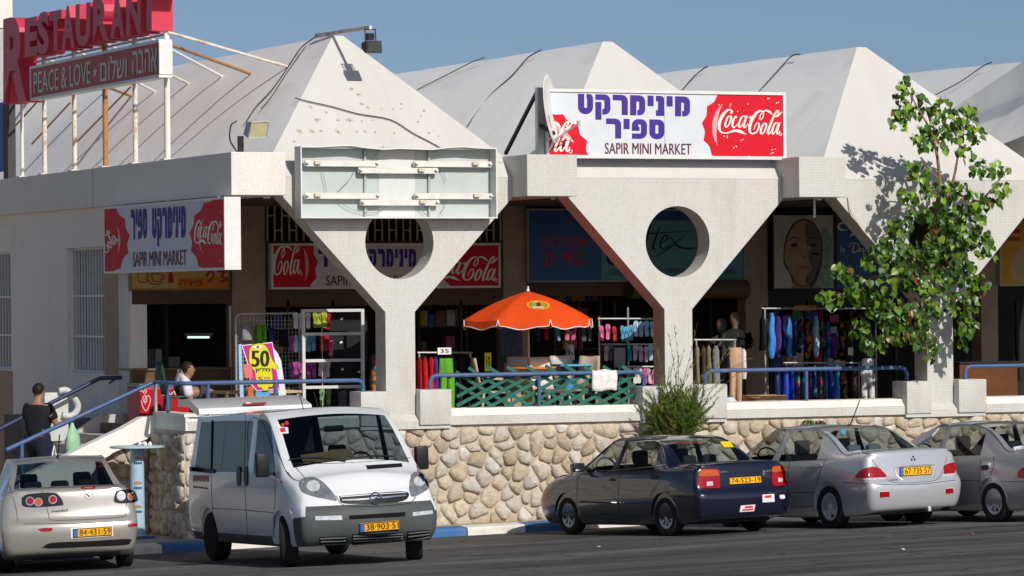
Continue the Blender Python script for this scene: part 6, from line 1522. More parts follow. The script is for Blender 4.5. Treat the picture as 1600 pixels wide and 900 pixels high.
for cx, c, nm, yb in ((655, red_c, "red", 636), (664, red_c, "red", 637), (673, red_c, "red", 612), (680, pur_c, "purple", 610)): garment("trousers", f"{nm} trousers, {ORD[[655, 664, 673, 680].index(cx)]} from the column on the rack by the umbrella", "trousers", cx, 558, yb, 9, 1.7, c, 'dress', G1)
garment("trousers", "lime green trousers hanging in sun beside the first column", "trousers", 698, 560, 640, 27, 1.62, grn_c, 'trousers', G1); garment("trousers", "black trousers hanging right of the lime green pair", "trousers", 725, 558, 640, 26, 1.7, blk_c, 'trousers', G1)
price_card("white price card reading 35 on top of the red clothes rack", 684, 705, 543, 554, 1.66, stick, "35"); price_card("tall yellow price card hanging left of the umbrella pole", 757.5, 767.5, 551, 580, 1.4, M("card_yellow", (.62, .68, .02), .5), "10")
garment("dress", "long dress of red and orange print, just left of the first column", "dress", 584, 553, 625, 17, 1.9, multi("sunset", [(.35, .03, .02), (.45, .14, .02), (.02, .08, .10), (.30, .02, .06)]), 'dress')
# trouser rack behind the bush
rack("clothes_rack", "clothes rack of folded trousers behind the bush", [(1084, 1150, 531)], 1.5, [(1088, 531), (1148, 531)])
G2 = "trousers on the rack behind the bush"
for k, (cx, c, nm, wd) in enumerate(((1088, kha_c, "olive", 9), (1098, brn_c, "brown", 9), (1106, kha_c, "khaki", 10), (1118, gry_c, "grey", 13), (1130, brn_c, "dark", 9))): garment("trousers", f"{nm} trousers, {ORD[k]} from the left on the rack behind the bush", "trousers", cx, 540, 608 + (k % 2) * 8, wd, 1.5, c, 'dress', G2)
garment("trousers", "tan trousers hanging full length by the bush", "trousers", 1149, 543, 634, 25, 1.2, tan_c, 'trousers', G2); garment("shirt", "white shirt hanging behind the tan trousers", "shirt", 1161, 545, 592, 9, 1.3, wh_c, 'dress')
# swimwear racks
rack("clothes_rack", "tall rack of shiny swimsuits under the face poster", [(1190, 1372, 482)], 2.2, [(1195, 482), (1368, 484)])
rack("clothes_rack", "low rack of printed swimwear behind the worn handrail", [(1224, 1345, 567)], 1.3, [(1228, 567), (1342, 567)])
G3 = "swimsuits on the tall rack"; G4 = "swimwear on the low rack"
ZG = lambda x: 1080 + x * .2444
for k, (cx, c, nm, wd, yt, yb, kd) in enumerate(((458, blk_c, "black", 42, 495, 548, 'dress'), (512, lb_c, "bright blue", 62, 489, 560, 'suit'), (554, pur_c, "violet", 44, 494, 558, 'suit'), (590, nav_c, "dark navy", 30, 494, 545, 'suit'), (624, lb_c, "bright blue", 42, 496, 558, 'suit'), (660, nav_c, "navy", 34, 498, 556, 'suit'), (700, mu1, "flower print", 44, 494, 552, 'suit'), (745, mu3, "black flame print", 54, 498, 560, 'suit'),
        (797, sky_c, "pale blue", 44, 494, 558, 'suit'), (832, mu1, "flower print", 36, 498, 545, 'suit'), (872, mu2, "peacock print", 42, 500, 560, 'suit'), (910, pur_c, "violet", 70, 520, 560, 'suit'), (960, mu3, "brown print", 44, 505, 556, 'dress'), (1010, brn_c, "dark brown", 50, 505, 562, 'dress'), (1085, mu1, "pink flower print", 40, 492, 540, 'dress'))):
    garment("swimsuit", f"{nm} swimsuit, {ORD[k]} from the left on the tall rack", "swimsuit", ZG(cx), yt, yb, wd * .2444, 2.15 - (k % 3) * .03, c, kd, G3, k)
for k, (cx, c, nm, wd) in enumerate(((545, nav_c, "navy", 52), (600, roy_c, "royal blue", 44), (640, roy_c, "royal blue", 34), (676, mu1, "red flower print", 34), (712, mu2, "peacock print", 32), (752, pur_c, "violet", 30), (786, mu2, "peacock print", 30), (820, mu1, "red flower print", 36), (852, mu2, "green print", 30), (888, roy_c, "royal blue", 30), (930, lb_c, "bright blue", 46), (975, mu3, "black and white", 44), (1040, brn_c, "brown", 50))):
    garment("swimwear", f"{nm} garment, {ORD[k]} from the left on the low rack", "swimwear", ZG(cx), 571, 632, wd * .2444, 1.28 - (k % 2) * .04, c, 'dress' if k != 10 else 'suit', G4, k + 40)
price_card("small white tag on the tall swimsuit rack", 1325, 1333, 543, 555, 2.0, stick)
# mannequin legs in white trousers, dark mannequins by the shutter
mann = M("mannequin_skin", (.16, .11, .08), .6)
Tm = thing("mannequin", "mannequin lower half in white trousers at the right end of the swimwear", "mannequin", at(1356, 630, Y=1.2))
o = garment("trousers", "", "x", 1356, 560, 632, 26, 1.2, wh_c, 'trousers'); del o["label"]; del o["category"]; o.parent = Tm; o.data.transform(Matrix.Translation(-Vector(Tm.location)))
def mannequin(cx, yt, Y, label, shirt):
    p = at(cx, yt, Y=Y); T = thing("mannequin", label, "mannequin", (p.x, Y, FL)); h = p.z
    m = MB(); m.lathe([(.02, h), (.07, h - .03), (.095, h - .11), (.085, h - .19), (.05, h - .25), (.05, h - .32)], 14, (p.x, Y, 0)); m.build("head", mann, T, smooth=60)
    m = MB(); n = 16; vs = []
    for z, hw, hd in ((h - .29, .06, .06), (h - .33, .17, .09), (h - .40, .25, .11), (h - .60, .22, .12), (h - .85, .20, .11), (h - 1.02, .21, .12)): vs += [(p.x + hw * math.cos(2 * PI * j / n), Y + hd * math.sin(2 * PI * j / n), z) for j in range(n)]
    m.add(vs, [(i * n + j, i * n + (j + 1) % n, (i + 1) * n + (j + 1) % n, (i + 1) * n + j) for i in range(5) for j in range(n)]); m.build("shirt", shirt, T, smooth=60)
    for sg in (-1, 1): MB().tube([(p.x + sg * .22, Y, h - .38), (p.x + sg * .30, Y - .02, h - .62)], [.08, .075], 10).build("sleeve", shirt, T, smooth=60)
    MB().tube([(p.x, Y, h - 1.0), (p.x, Y, FL)], .03, 8).build("stand", gal, T)
mannequin(1148, 487, 3.1, "dark mannequin in a black shirt by the shutter box", blk_c); mannequin(1127, 497, 3.5, "dark mannequin with a bald head behind the black shirted one", brn_c)
garment("shirt", "black shirt hanging at the left end of the tall swimsuit rack", "shirt", 1196, 478, 545, 16, 2.5, blk_c, 'dress')
# plastic bag and carton by the sill
m = MB(); c = at(1139, 627, Y=.75); bm = bmesh.new(); bmesh.ops.create_icosphere(bm, subdivisions=3, radius=1)
rnd = random.Random(8)
for v in bm.verts: k = 1 + rnd.uniform(-.06, .06); v.co = Vector((c.x + v.co.x * .15 * k, c.y + v.co.y * .14 * k, 1.72 + (v.co.z + 1) * .16 * k))
m.frombm(bm); tag(m.build("plastic_bag", M("bag_white", (.62, .62, .64), .4, var=.15), smooth=180), "knotted white plastic bag on the terrace beside the tan trousers", "bag")
A, Bq = at(1176, 634, Y=.8), at(1229, 617, Y=.8)
T = thing("cardboard_box", "open brown cardboard box behind the sill right of the tan trousers", "box", (A.x, .8, FL)); crd = M("carton", (.48, .28, .15), .8, var=.1)
m = MB(); m.box(A.x, Bq.x, .8, .81, FL, Bq.z); m.box(A.x, Bq.x, 1.15, 1.16, FL, Bq.z); m.box(A.x, A.x + .01, .81, 1.15, FL, Bq.z); m.box(Bq.x - .01, Bq.x, .81, 1.15, FL, Bq.z); m.box(A.x, Bq.x, .811, 1.149, FL, FL + .01); m.build("carton", crd, T)
MB().bar((A.x, .80, Bq.z), (A.x - .02, .70, Bq.z - .03), .01, .2, (1, 0, 0)).build("flap", crd, T)
# white cloth over the rail
m = MB(); yb_ = .05; pts_f = [(926, 583), (934, 580), (946, 582), (955, 581), (963, 582)]; rows = []
n = 12
for r_ in range(9):
    row = []
    for k in range(n + 1):
        u = k / n; x = 925.5 + 38 * u; yy = 581 + 30 * max(0, r_ - 2) / 6 * (1 - .10 * abs(u - .5) + .05 * math.sin(u * 7)); p = at(x + .6 * math.sin(r_ * .7 + k), yy, Y=yb_ - .05)
        wv = .012 * math.sin(u * 22 + r_ * .3); 
        if r_ == 0: p = Vector((p.x, yb_ + .06, 2.38)); 
        elif r_ == 1: p = Vector((p.x, yb_ + .03, 2.50))
        elif r_ == 2: p = Vector((p.x, yb_ - .025, 2.515 - .012 * math.sin(u * 9)))
        else: p.y = yb_ - .055 + wv
        row.append(p)
    rows.append(row)
m.add([p for r_ in rows for p in r_], [(i * (n + 1) + k, i * (n + 1) + k + 1, (i + 1) * (n + 1) + k + 1, (i + 1) * (n + 1) + k) for i in range(8) for k in range(n)])
o = m.build("cloth", wh_c, smooth=180); md = o.modifiers.new("thick", 'SOLIDIFY'); md.thickness = .008; tag(o, "small white shirt hung over the handrail to dry, right of the umbrella", "shirt")

# ------------------------------------------------------------------ flip-flops
sole_prof = [(0, -.13), (.028, -.125), (.036, -.09), (.030, -.02), (.034, .03), (.046, .08), (.040, .115), (.018, .135)]
sole_poly = sole_prof + [(-x, z) for x, z in sole_prof[::-1][:-1]]
ff_me = {}
def flip(cx, cy, Y, mat, label, group, rot=0, sc=1.0):
    p = at(cx, cy, Y=Y)
    T = thing("flip_flop", label, "flip-flop", p, 0, group); T.rotation_euler = (random.Random(int(cx * 7 + cy)).uniform(-.25, .1), rot, random.Random(int(cx * 3 + cy)).uniform(-.9, .5)); T.scale = (sc, sc, sc)
    if mat.name not in ff_me:
        m = MB(); m.prism([(x * 1.05, z * 1.05) for x, z in sole_poly], 'y', -.008, .010); a = m.mesh("sole", mat)
        m = MB(); m.tube([(-.036, -.012, -.03), (-.02, -.035, .03), (0, -.02, .085)], .007, 6); m.tube([(.036, -.012, -.03), (.02, -.035, .03), (0, -.02, .085)], .007, 6); ff_me[mat.name] = (a, m.mesh("strap", mat))
    a, b_ = ff_me[mat.name]; put("sole", a, T); put("strap", b_, T)
fm = {"white": M("rubber_white", (.62, .60, .60), .6, var=.05), "lime": M("rubber_lime", (.30, .36, .03), .6), "blue": M("rubber_blue", (.12, .28, .45), .6), "red": M("rubber_red", (.40, .02, .04), .6), "purple": M("rubber_purple", (.32, .06, .26), .6), "green": M("rubber_green", (.16, .36, .12), .6), "grey": M("rubber_grey", (.12, .12, .14), .6), "pink": M("rubber_pink", (.60, .12, .25), .6), "pale blue": M("rubber_pale", (.35, .55, .68), .6), "cyan": M("rubber_cyan", (.03, .32, .48), .6), "lilac": M("rubber_lilac", (.50, .38, .48), .6), "dark": M("rubber_dark", (.03, .03, .04), .6)}
GF1, GF2 = "flip-flops on the white shelf rack", "flip-flops on the rack beside the second column"
rows1 = [("top", [("white", 505, 185), ("white", 545, 188), ("white", 592, 185), ("lime", 640, 180), ("lime", 668, 178), ("lime", 706, 180), ("red", 730, 190)]), ("second", [("purple", 478, 345), ("white", 503, 350), ("blue", 530, 345), ("pale blue", 565, 348), ("blue", 595, 350), ("blue", 628, 342), ("red", 690, 345), ("red", 722, 342), ("pink", 755, 380)]),
         ("third", [("purple", 482, 530), ("purple", 512, 532), ("purple", 540, 535), ("purple", 598, 532), ("purple", 630, 530), ("white", 682, 522), ("white", 728, 526), ("lilac", 705, 540)]), ("bottom", [("green", 690, 722), ("green", 735, 722), ("grey", 820, 740), ("grey", 845, 735)])]
for rn, its in rows1:
    cnt = {}
    for c, x, y in its:
        cnt[c] = cnt.get(c, 0) + 1; k = cnt[c]
        flip(350 + x / 4.5, 460 + y / 4.5, 1.95 + .02 * (k % 3), fm[c], f"{c} flip-flop, {ORD[k - 1]} of its colour in the {rn} row behind the white frame", GF1, 0, .95)
rows2 = [("top", [("pink", 560, 285), ("pink", 598, 275), ("red", 640, 290), ("blue", 690, 285), ("cyan", 715, 290), ("blue", 745, 280), ("pale blue", 775, 255), ("pale blue", 808, 258), ("pale blue", 842, 255), ("pale blue", 878, 258)]), ("middle", [("lilac", 590, 410), ("grey", 618, 405), ("cyan", 735, 408), ("lilac", 770, 405), ("lilac", 805, 412), ("lilac", 838, 415), ("pale blue", 868, 405)]), ("bottom", [("lilac", 730, 545), ("white", 770, 550), ("white", 795, 548), ("pink", 832, 550), ("lilac", 858, 552), ("pink", 888, 555)]),
         ("shaded", [("dark", 165, 285), ("red", 215, 280), ("blue", 285, 285), ("pink", 345, 280), ("pink", 388, 280), ("grey", 450, 285), ("grey", 485, 285), ("dark", 345, 400), ("grey", 375, 405)])]
for rn, its in rows2:
    cnt = {}
    for c, x, y in its:
        cnt[c] = cnt.get(c, 0) + 1; k = cnt[c]
        flip(800 + x / 4, 450 + y / 4, (2.0 if rn != "shaded" else 3.2) + .02 * (k % 3), fm[c], f"{c} flip-flop, {ORD[k - 1]} of its colour in the {rn} row left of the second column", GF2, .05 * ((k % 3) - 1), .95)
rack("shoe_rack", "wire rack of hanging flip-flops left of the second column", [(934, 1026, 498), (940, 1026, 538), (960, 1026, 573)], 2.06, [(936, 495), (981, 480), (1025, 498)])
MB
T = thing("notice_panel", "grey panel standing in the middle of the flip-flop rack", "panel", at(968, 560, Y=1.9)); A, Bq = at(960, 572, Y=1.9), at(977, 543, Y=1.9); MB().box(A.x, Bq.x, 1.9, 1.92, A.z, Bq.z).build("panel_sheet", M("panel_grey", (.24, .25, .24), .5), T); MB().box((A.x + Bq.x) / 2 - .01, (A.x + Bq.x) / 2 + .01, 1.921, 1.94, FL, A.z).build("panel_leg", gal, T)
# white frame of shelves
T = thing("shelf_frame", "white empty shelf frame standing left of the first column", "shelf frame", at(520, 640, Y=1.55)); Y = 1.55; wf = M("frame_paint", (.60, .59, .58), .5, var=.08)
xl, xr = at(475, 560, Y=Y).x, at(567.5, 560, Y=Y).x; zt = at(520, 483, Y=Y).z
for x in (xl, xr): MB().box(x - .025, x + .025, Y, Y + .05, FL, zt).build("post", wf, T)
for y in (484, 520.5, 562, 603.5): z = at(520, y, Y=Y).z; MB().box(xl + .026, xr - .026, Y + .003, Y + .047, z - .035, z + .012).build("shelf_rail", wf, T)
MB().tube([at(503, 487, Y=Y + .2), Vector((at(503, 487, Y=Y + .2).x, Y + .2, FL))], .006, 5).build("cord", wf, T)
T = thing("display_board", "black display board with white tags behind the white frame", "board", at(545, 600, Y=2.15)); A, Bq = at(515, 636, Y=2.15), at(574, 488, Y=2.15); MB().box(A.x, Bq.x, 2.15, 2.18, A.z, Bq.z).build("board_panel", M("board_black", (.010, .012, .012), .7, var=.2), T)
for x, y in ((534, 498), (533, 535), (535, 577), (561, 581), (532, 619)): p = at(x, y, Y=2.14); MB().bar((p.x - .02, 2.14, p.z - .01), (p.x + .02, 2.14, p.z + .012), .004, .03).build("tag", stick, T)
# wire grid
T = thing("wire_grid", "wire grid stand in the shade behind the lottery poster", "wire grid", at(420, 640, Y=2.5)); Y = 2.5; m = MB(); xl, xr, zt = at(369, 560, Y=Y).x, at(468, 560, Y=Y).x, at(420, 490, Y=Y).z
m.tube([Vector((xl, Y, FL)), Vector((xl, Y, zt - .08)), Vector((xl + .03, Y, zt - .02)), Vector((xl + .09, Y, zt)), Vector((xr - .09, Y, zt)), Vector((xr - .03, Y, zt - .02)), Vector((xr, Y, zt - .08)), Vector((xr, Y, FL))], .018, 8); m.build("frame", gal, T)
m = MB()
for i in range(1, 18): x = xl + (xr - xl) * i / 18; m.box(x - .003, x + .003, Y - .003, Y + .003, FL + .3, zt - .02)
for i in range(1, 22): z = FL + .3 + (zt - FL - .35) * i / 22; m.box(xl, xr, Y - .009, Y - .0035, z - .003, z + .003)
m.build("grille", gal, T)
for k, (x, y, wd, c, nm) in enumerate(((385, 505, 22, gry_c, "grey"), (404, 507, 12, grn_c, "neon green"), (412, 508, 10, grn_c, "neon green"), (424, 512, 16, nav_c, "navy"), (442, 515, 18, blk_c, "black"))): garment("snorkel_gear" if False else "beach_bag", f"{nm} beach bag, {ORD[k]} from the left on the wire grid", "bag", x, y, y + 26, wd, 2.42, c, 'dress', "bags hung on the wire grid")
# lottery poster stand
Y = .75; tf = tfF(Y); T = thing("lottery_stand", "pink and yellow lottery poster reading 50 on a pale blue stand behind the van", "poster stand", at(410, 650, Y=Y)); ZB2 = lambda p: (360 + p[0] / 7.5, 520 + p[1] / 7.5)
pb = M("stand_blue", (.30, .50, .66), .5, var=.08)
m = MB(); m.prism([tf(ZB2(p)) for p in [(100, 140), (135, 130), (150, 560), (170, 900), (130, 1000), (110, 560)]], 'y', Y + .02, Y + .06); m.build("stand_leg", pb, T)
m = MB(); m.prism([tf(ZB2(p)) for p in [(480, 110), (520, 190), (560, 240), (600, 330), (640, 600), (700, 1000), (600, 1000), (560, 640)]], 'y', Y + .02, Y + .06); m.build("stand_leg", M("stand_white", (.62, .66, .70), .5), T)
m = MB(); m.prism([tf(ZB2(p)) for p in [(300, 690), (470, 680), (470, 760), (300, 780)]], 'y', Y + .02, Y + .04); m.build("stand_shelf", M("shelf_blue", (.10, .32, .62), .5), T)
m = MB(); m.prism([tf(ZB2(p)) for p in [(130, 145), (492, 108), (585, 660), (312, 685), (235, 600), (205, 380)]], 'y', Y, Y + .018); m.build("poster_edge", stick, T)
org = (0, Y, 0); P2 = lambda L: [tf(ZB2(p)) for p in L]
a = Art(); a.poly(P2([(142, 152), (486, 118), (576, 652), (316, 676), (242, 590), (214, 380)])); a.put("poster_field", M("poster_magenta", (.50, .02, .26), .5, var=.05), T, org, UX, UZ, .001)
hand_ = [(300, 130), (350, 125), (410, 150), (450, 220), (490, 320), (545, 390), (550, 415), (520, 430), (480, 415), (490, 500), (495, 590), (500, 610), (480, 635), (445, 630), (440, 670), (380, 675), (365, 640), (330, 640), (315, 615), (300, 560), (285, 450), (262, 425), (240, 380), (220, 345), (218, 260), (222, 200), (250, 150)]
hb = [(p[0] * 1.045 - 17, p[1] * 1.03 - 12) for p in hand_]
a = Art(); a.poly([tf(ZB2(p)) for p in spline(hb + [hb[0]], 3)[:-1]]); a.put("hand_outline", plate_k, T, org, UX, UZ, .003)
a = Art(); a.poly([tf(ZB2(p)) for p in spline(hand_ + [hand_[0]], 3)[:-1]]); a.put("hand_shape", M("poster_yellow", (.62, .58, .02), .5, var=.04), T, org, UX, UZ, .005)
a = Art(); p, q = tf(ZB2((240, 400))), tf(ZB2((455, 205))); a.text("50", p[0], p[1], q[0], q[1], .07); p, q = tf(ZB2((288, 468))), tf(ZB2((462, 405))); a.text("ןוילימ", p[0], p[1], q[0], q[1], .05); a.put("poster_lettering", plate_k, T, org, UX, UZ, .008, split="letter")
a = Art(); a.poly([tf(ZB2(p)) for p in spline([(258, 166), (310, 145), (372, 162), (318, 188), (258, 166)], 4)]); a.put("eye_white", stick, T, org, UX, UZ, .008); a = Art(); c_ = tf(ZB2((318, 166))); a.disc(c_[0], c_[1], .022, n=12); a.put("eye_iris", M("poster_plum", (.35, .01, .12), .5), T, org, UX, UZ, .011)
a = Art(); p, q = tf(ZB2((322, 570))), tf(ZB2((380, 515))); a.text("5", p[0], p[1], q[0], q[1], .06); p, q = tf(ZB2((392, 545))), tf(ZB2((462, 518))); a.text("סרפ", p[0], p[1], q[0], q[1], .04); a.put("red_lettering", MATS["poster_plum"], T, org, UX, UZ, .008, split="letter")
m = MB(); m.prism(P2([(150, 365), (245, 372), (262, 530), (165, 528)]), 'y', Y - .012, Y - .004); m.build("note", M("note_pink", (.62, .16, .14), .6, var=.25, scale=40), T); m = MB(); m.prism(P2([(205, 635), (262, 625), (272, 745), (208, 750)]), 'y', Y - .012, Y - .004); m.build("note", M("note_orange", (.55, .12, .03), .6, var=.25, scale=40), T)
# wooden table behind
T = thing("wooden_table", "light wooden table top crossing behind the lottery poster", "table", at(410, 640, Y=1.3)); A, Bq = at(352, 612, Y=1.3), at(472, 613, Y=1.3); wd_ = M("pale_wood", (.52, .38, .20), .6, var=.2, scale=3)
MB().box(A.x, Bq.x, 1.3, 2.0, A.z - .04, A.z).build("tabletop", wd_, T)
for x in (A.x + .05, Bq.x - .05):
    for y in (1.35, 1.95): MB().box(x - .025, x + .025, y - .025, y + .025, FL, A.z - .042).build("leg", wd_, T)

# ------------------------------------------------------------------ umbrella, bar tables, chairs
UP = at(826, 570, Y=1.15); T = thing("parasol", "open orange parasol with an oval juice emblem over the terrace", "parasol", (UP.x, 1.15, FL))
zt = at(826, 455, Y=1.15).z; zr_ = at(826, 499, Y=1.15).z; R_ = 1.10; orm = M("parasol_orange", (.70, .07, .008), .75, var=.05, twos=None); NS = 8
m = MB(); rows = 8; off = PI / 8 + .30
def rad(an, r): 
    k = ((an - off) / (2 * PI / NS)) % 1; return r * (1 - .075 * (r / R_) * math.sin(PI * k) ** 1.0)
SEG = 8
vs = [(UP.x, 1.15, zt)]
for i in range(1, rows + 1):
    t = i / rows; 
    for j in range(NS * SEG):
        an = 2 * PI * j / (NS * SEG) + off; k = (j % SEG) / SEG; r = rad(an, R_ * t); sag = .03 * math.sin(PI * k) * t
        vs.append((UP.x + r * math.cos(an), 1.15 + r * math.sin(an), zt - (zt - zr_) * (.55 * t + .45 * t * t) - sag))
N = NS * SEG; fs = [(0, 1 + j, 1 + (j + 1) % N) for j in range(N)] + [(1 + (i - 1) * N + j, 1 + i * N + j, 1 + i * N + (j + 1) % N, 1 + (i - 1) * N + (j + 1) % N) for i in range(1, rows) for j in range(N)]
m.add(vs, fs); o = m.build("canopy", orm, T, smooth=35, fix=False)
m = MB(); m2 = MB(); e = rows
for s_ in range(NS):
    top = []; bot = []
    for j in range(SEG + 1):
        v = vs[1 + (rows - 1) * N + (s_ * SEG + j) % N]; q = j / SEG; d = .115 + .02 * math.sin(q * 9 + s_) if 0 < j < SEG else .10
        top.append(v); inset = .0; ang = math.atan2(v[1] - 1.15, v[0] - UP.x); sh = (.05 if j == 0 else (-.05 if j == SEG else 0)) * 0.5
        bot.append((v[0] * 1 - sh * math.sin(ang) * -1 * 0 + .012 * math.cos(ang), v[1] + .012 * math.sin(ang), v[2] - d))
    bot[0] = tuple(a_ * .75 + b_ * .25 for a_, b_ in zip(bot[0], bot[1])); bot[-1] = tuple(a_ * .75 + b_ * .25 for a_, b_ in zip(bot[-1], bot[-2]))
    mv = MB(); mv.add(top + bot, [(j, j + 1, SEG + 2 + j, SEG + 1 + j) for j in range(SEG)]); mv.build("valance", orm, T, smooth=60, fix=False)
    mv = MB(); mv.tube([top[0]] + bot + [top[-1]], .008, 5); mv.build("piping", stick, T)
MB().tube([(UP.x, 1.15, FL + .02), (UP.x, 1.15, zt - .02)], .02, 10).build("pole", M("pole_pale", (.55, .42, .36), .4, .2), T); MB().lathe([(.03, zt), (.022, zt + .03), (.012, zt + .05), (.02, zt + .07), (.004, zt + .085)], 12, (UP.x, 1.15, 0)).build("finial", frame_s, T)
MB().lathe([(.26, FL), (.26, FL + .05), (.05, FL + .08), (.035, FL + .3)], 20, (UP.x, 1.15, 0)).build("base", M("base_grey", (.3, .3, .3), .7), T)
for j in range(NS):
    v = vs[1 + (rows - 1) * N + j * SEG]; MB().tube([(UP.x, 1.15, zt - .03), (UP.x + (v[0] - UP.x) * .5, 1.15 + (v[1] - 1.15) * .5, zt - (zt - zr_) * .40), (v[0] * .99 + UP.x * .01, v[1] * .99 + 1.15 * .01, v[2] - .015)], .007, 5).build("rib", gal, T)
# emblem laid on the canopy cloth
bm = bmesh.new(); bm.from_mesh(o.data); cb = BVHTree.FromBMesh(bm); bm.free(); oi_ = Vector(T.location)
def on_canopy(L, name, mat, lift, par=None):
    bm = bmesh.new(); f = bm.faces.new([bm.verts.new((x, -y, 0)) for x, y in L]); bmesh.ops.triangulate(bm, faces=[f])
    es = [e_ for e_ in bm.edges if e_.calc_length() > 4]
    if es: bmesh.ops.subdivide_edges(bm, edges=es, cuts=2); bmesh.ops.triangulate(bm, faces=[f for f in bm.faces if len(f.verts) > 3])
    for v in bm.verts:
        d = Vector([float(q) for q in ray(v.co.x, -v.co.y)]).normalized(); loc, nrm, i_, t_ = cb.ray_cast(Vector([float(q) for q in CAM]) - oi_, d)
        if loc is None: bm.free(); return None
        v.co = loc - d * lift
    me = bpy.data.meshes.new(name); bm.to_mesh(me); bm.free(); me.materials.append(mat); boxuv(me); return put(name, me, par or T)
for cx, cy, rx, ry, rot in ((841, 476.5, 18, 7, .05), (755, 473, 12, 6, -.5)):
    def el(k, dx=0, dy=0): return [(cx + dx + (rx * k * math.cos(t)) * math.cos(rot) - ry * k * math.sin(t) * math.sin(rot), cy + dy + rx * k * math.cos(t) * math.sin(rot) + ry * k * math.sin(t) * math.cos(rot)) for t in [2 * PI * i / 22 for i in range(22)]]
    e1_ = on_canopy(el(1), "emblem", M("emblem_yellow", (.75, .42, .02), .6), .006)
    if e1_:
        on_canopy(el(.84), "emblem_ring", orm, .009, e1_); on_canopy(el(.72), "emblem_field", M("emblem_green", (.22, .35, .03), .6), .012, e1_); on_canopy([(cx - 3, cy - 3), (cx + 3, cy - 4), (cx + 4, cy + 2), (cx - 2, cy + 3)], "emblem_fruit", lamp_r, .015, e1_)
        if rx > 15:
            for k in range(6): on_canopy([(cx - 8.5 + k * 2.9, cy + 2.2), (cx - 6.7 + k * 2.9, cy + 2.2), (cx - 6.7 + k * 2.9, cy + 5), (cx - 8.5 + k * 2.9, cy + 5)], "letter", stick, .018, e1_)
            on_canopy([(cx - 8, cy - 5), (cx - 2, cy - 6), (cx - 2, cy - 5), (cx - 8, cy - 4)], "emblem_stroke", stick, .018, e1_)
def bar_table(cx, cy, rpx, Y, label, topm, colm, zb, swirl=None):
    p = at(cx, cy, Y=Y); T = thing("bar_table", label, "table", (p.x, Y, zb)); r = rpx / 97 * .98
    MB().lathe([(r - .02, p.z - .035), (r, p.z - .025), (r, p.z - .008), (r - .015, p.z)], 36, (p.x, Y, 0)).build("tabletop", topm, T, smooth=30)
    cr_ = .115; c = MB().lathe([(cr_ + .02, zb), (cr_ + .02, zb + .06), (cr_, zb + .08), (cr_ - .01, p.z - .05), (cr_ + .03, p.z - .037)], 24, (p.x, Y, 0)).build("column", colm, T, smooth=40); return T, p, cr_, c
tbl = M("table_blue", (.16, .42, .62), .35, var=.06); tor = M("table_orange", (.78, .22, .03), .35, var=.05); cold = M("column_blue", (.06, .22, .48), .4, var=.1)
bar_table(887, 569, 41, 1.9, "blue bar table right of the parasol pole", tbl, cold, FL); bar_table(830, 573, 41, 1.15, "orange bar table round the parasol pole", tor, M("column_yellow", (.75, .46, .02), .4, var=.1), FL)
gzs = gz(-6.9, -.4) + .14; p = at(214, 697, Y=.75)
T, p, cr_, c = bar_table(214, 696.5, 42, .75, "pale blue bar table with rainbow stickers on the pavement by the stone wall", M("table_pale", (.42, .58, .64), .35, var=.15, scale=8), M("column_pale", (.36, .52, .64), .4, var=.08), gzs)
MB().lathe([(.30, gzs), (.30, gzs + .02), (.27, gzs + .04), (.10, gzs + .06)], 24, (p.x, .75, 0)).build("base", M("base_blue", (.03, .08, .22), .5), T)
bv = BVHTree.FromPolygons([v.co[:] for v in c.data.vertices], [tuple(q.vertices) for q in c.data.polygons])
def on_col(L, name, mat, lift):
    L2 = []
    for x, y in L:
        d = Vector([float(q) for q in ray(x, y)]).normalized(); loc, nrm, i_, t_ = bv.ray_cast(Vector([float(q) for q in CAM]) - Vector(T.location), d)
        if loc is None: return
        L2.append(loc - d * lift)
    m = MB(); m.add(L2, [tuple(range(len(L2)))]); me = m.mesh(name, mat, None, None, False); put(name, me, c)
for cy in (719, 758, 795):
    for k, cc in enumerate(((.6, .05, .03), (.7, .35, .02), (.1, .35, .1))):
        for i in range(4):
            a0, a1 = PI * (.12 + i * .19), PI * (.12 + (i + 1) * .19); r0, r1 = 7 - k * 1.6, 5.6 - k * 1.6
            on_col([(215.5 + r0 * math.cos(a0), cy - r0 * .85 * math.sin(a0)), (215.5 + r0 * math.cos(a1), cy - r0 * .85 * math.sin(a1)), (215.5 + r1 * math.cos(a1), cy - r1 * .85 * math.sin(a1)), (215.5 + r1 * math.cos(a0), cy - r1 * .85 * math.sin(a0))], "rainbow_sticker", M("rainbow_%s" % ("red", "amber", "green")[k], cc, .5), .006)
    for k in range(4): on_col([(209.5 + k * 3.2, cy + 3), (211.8 + k * 3.2, cy + 2.4), (211.8 + k * 3.2, cy + 6), (209.5 + k * 3.2, cy + 6.6)], "letter", nav_c, .006)
rnd = random.Random(3); m = MB()
for k in range(5): m.lathe([(.03, 0), (.035, .03), (.01, .06)], 7, (p.x + .15 + rnd.uniform(-.08, .1), .75 + rnd.uniform(-.1, .1), p.z + .003))
tag(m.build("crumpled_paper", stick, kind=None), "crumpled white paper left on the pale blue bar table", "paper")
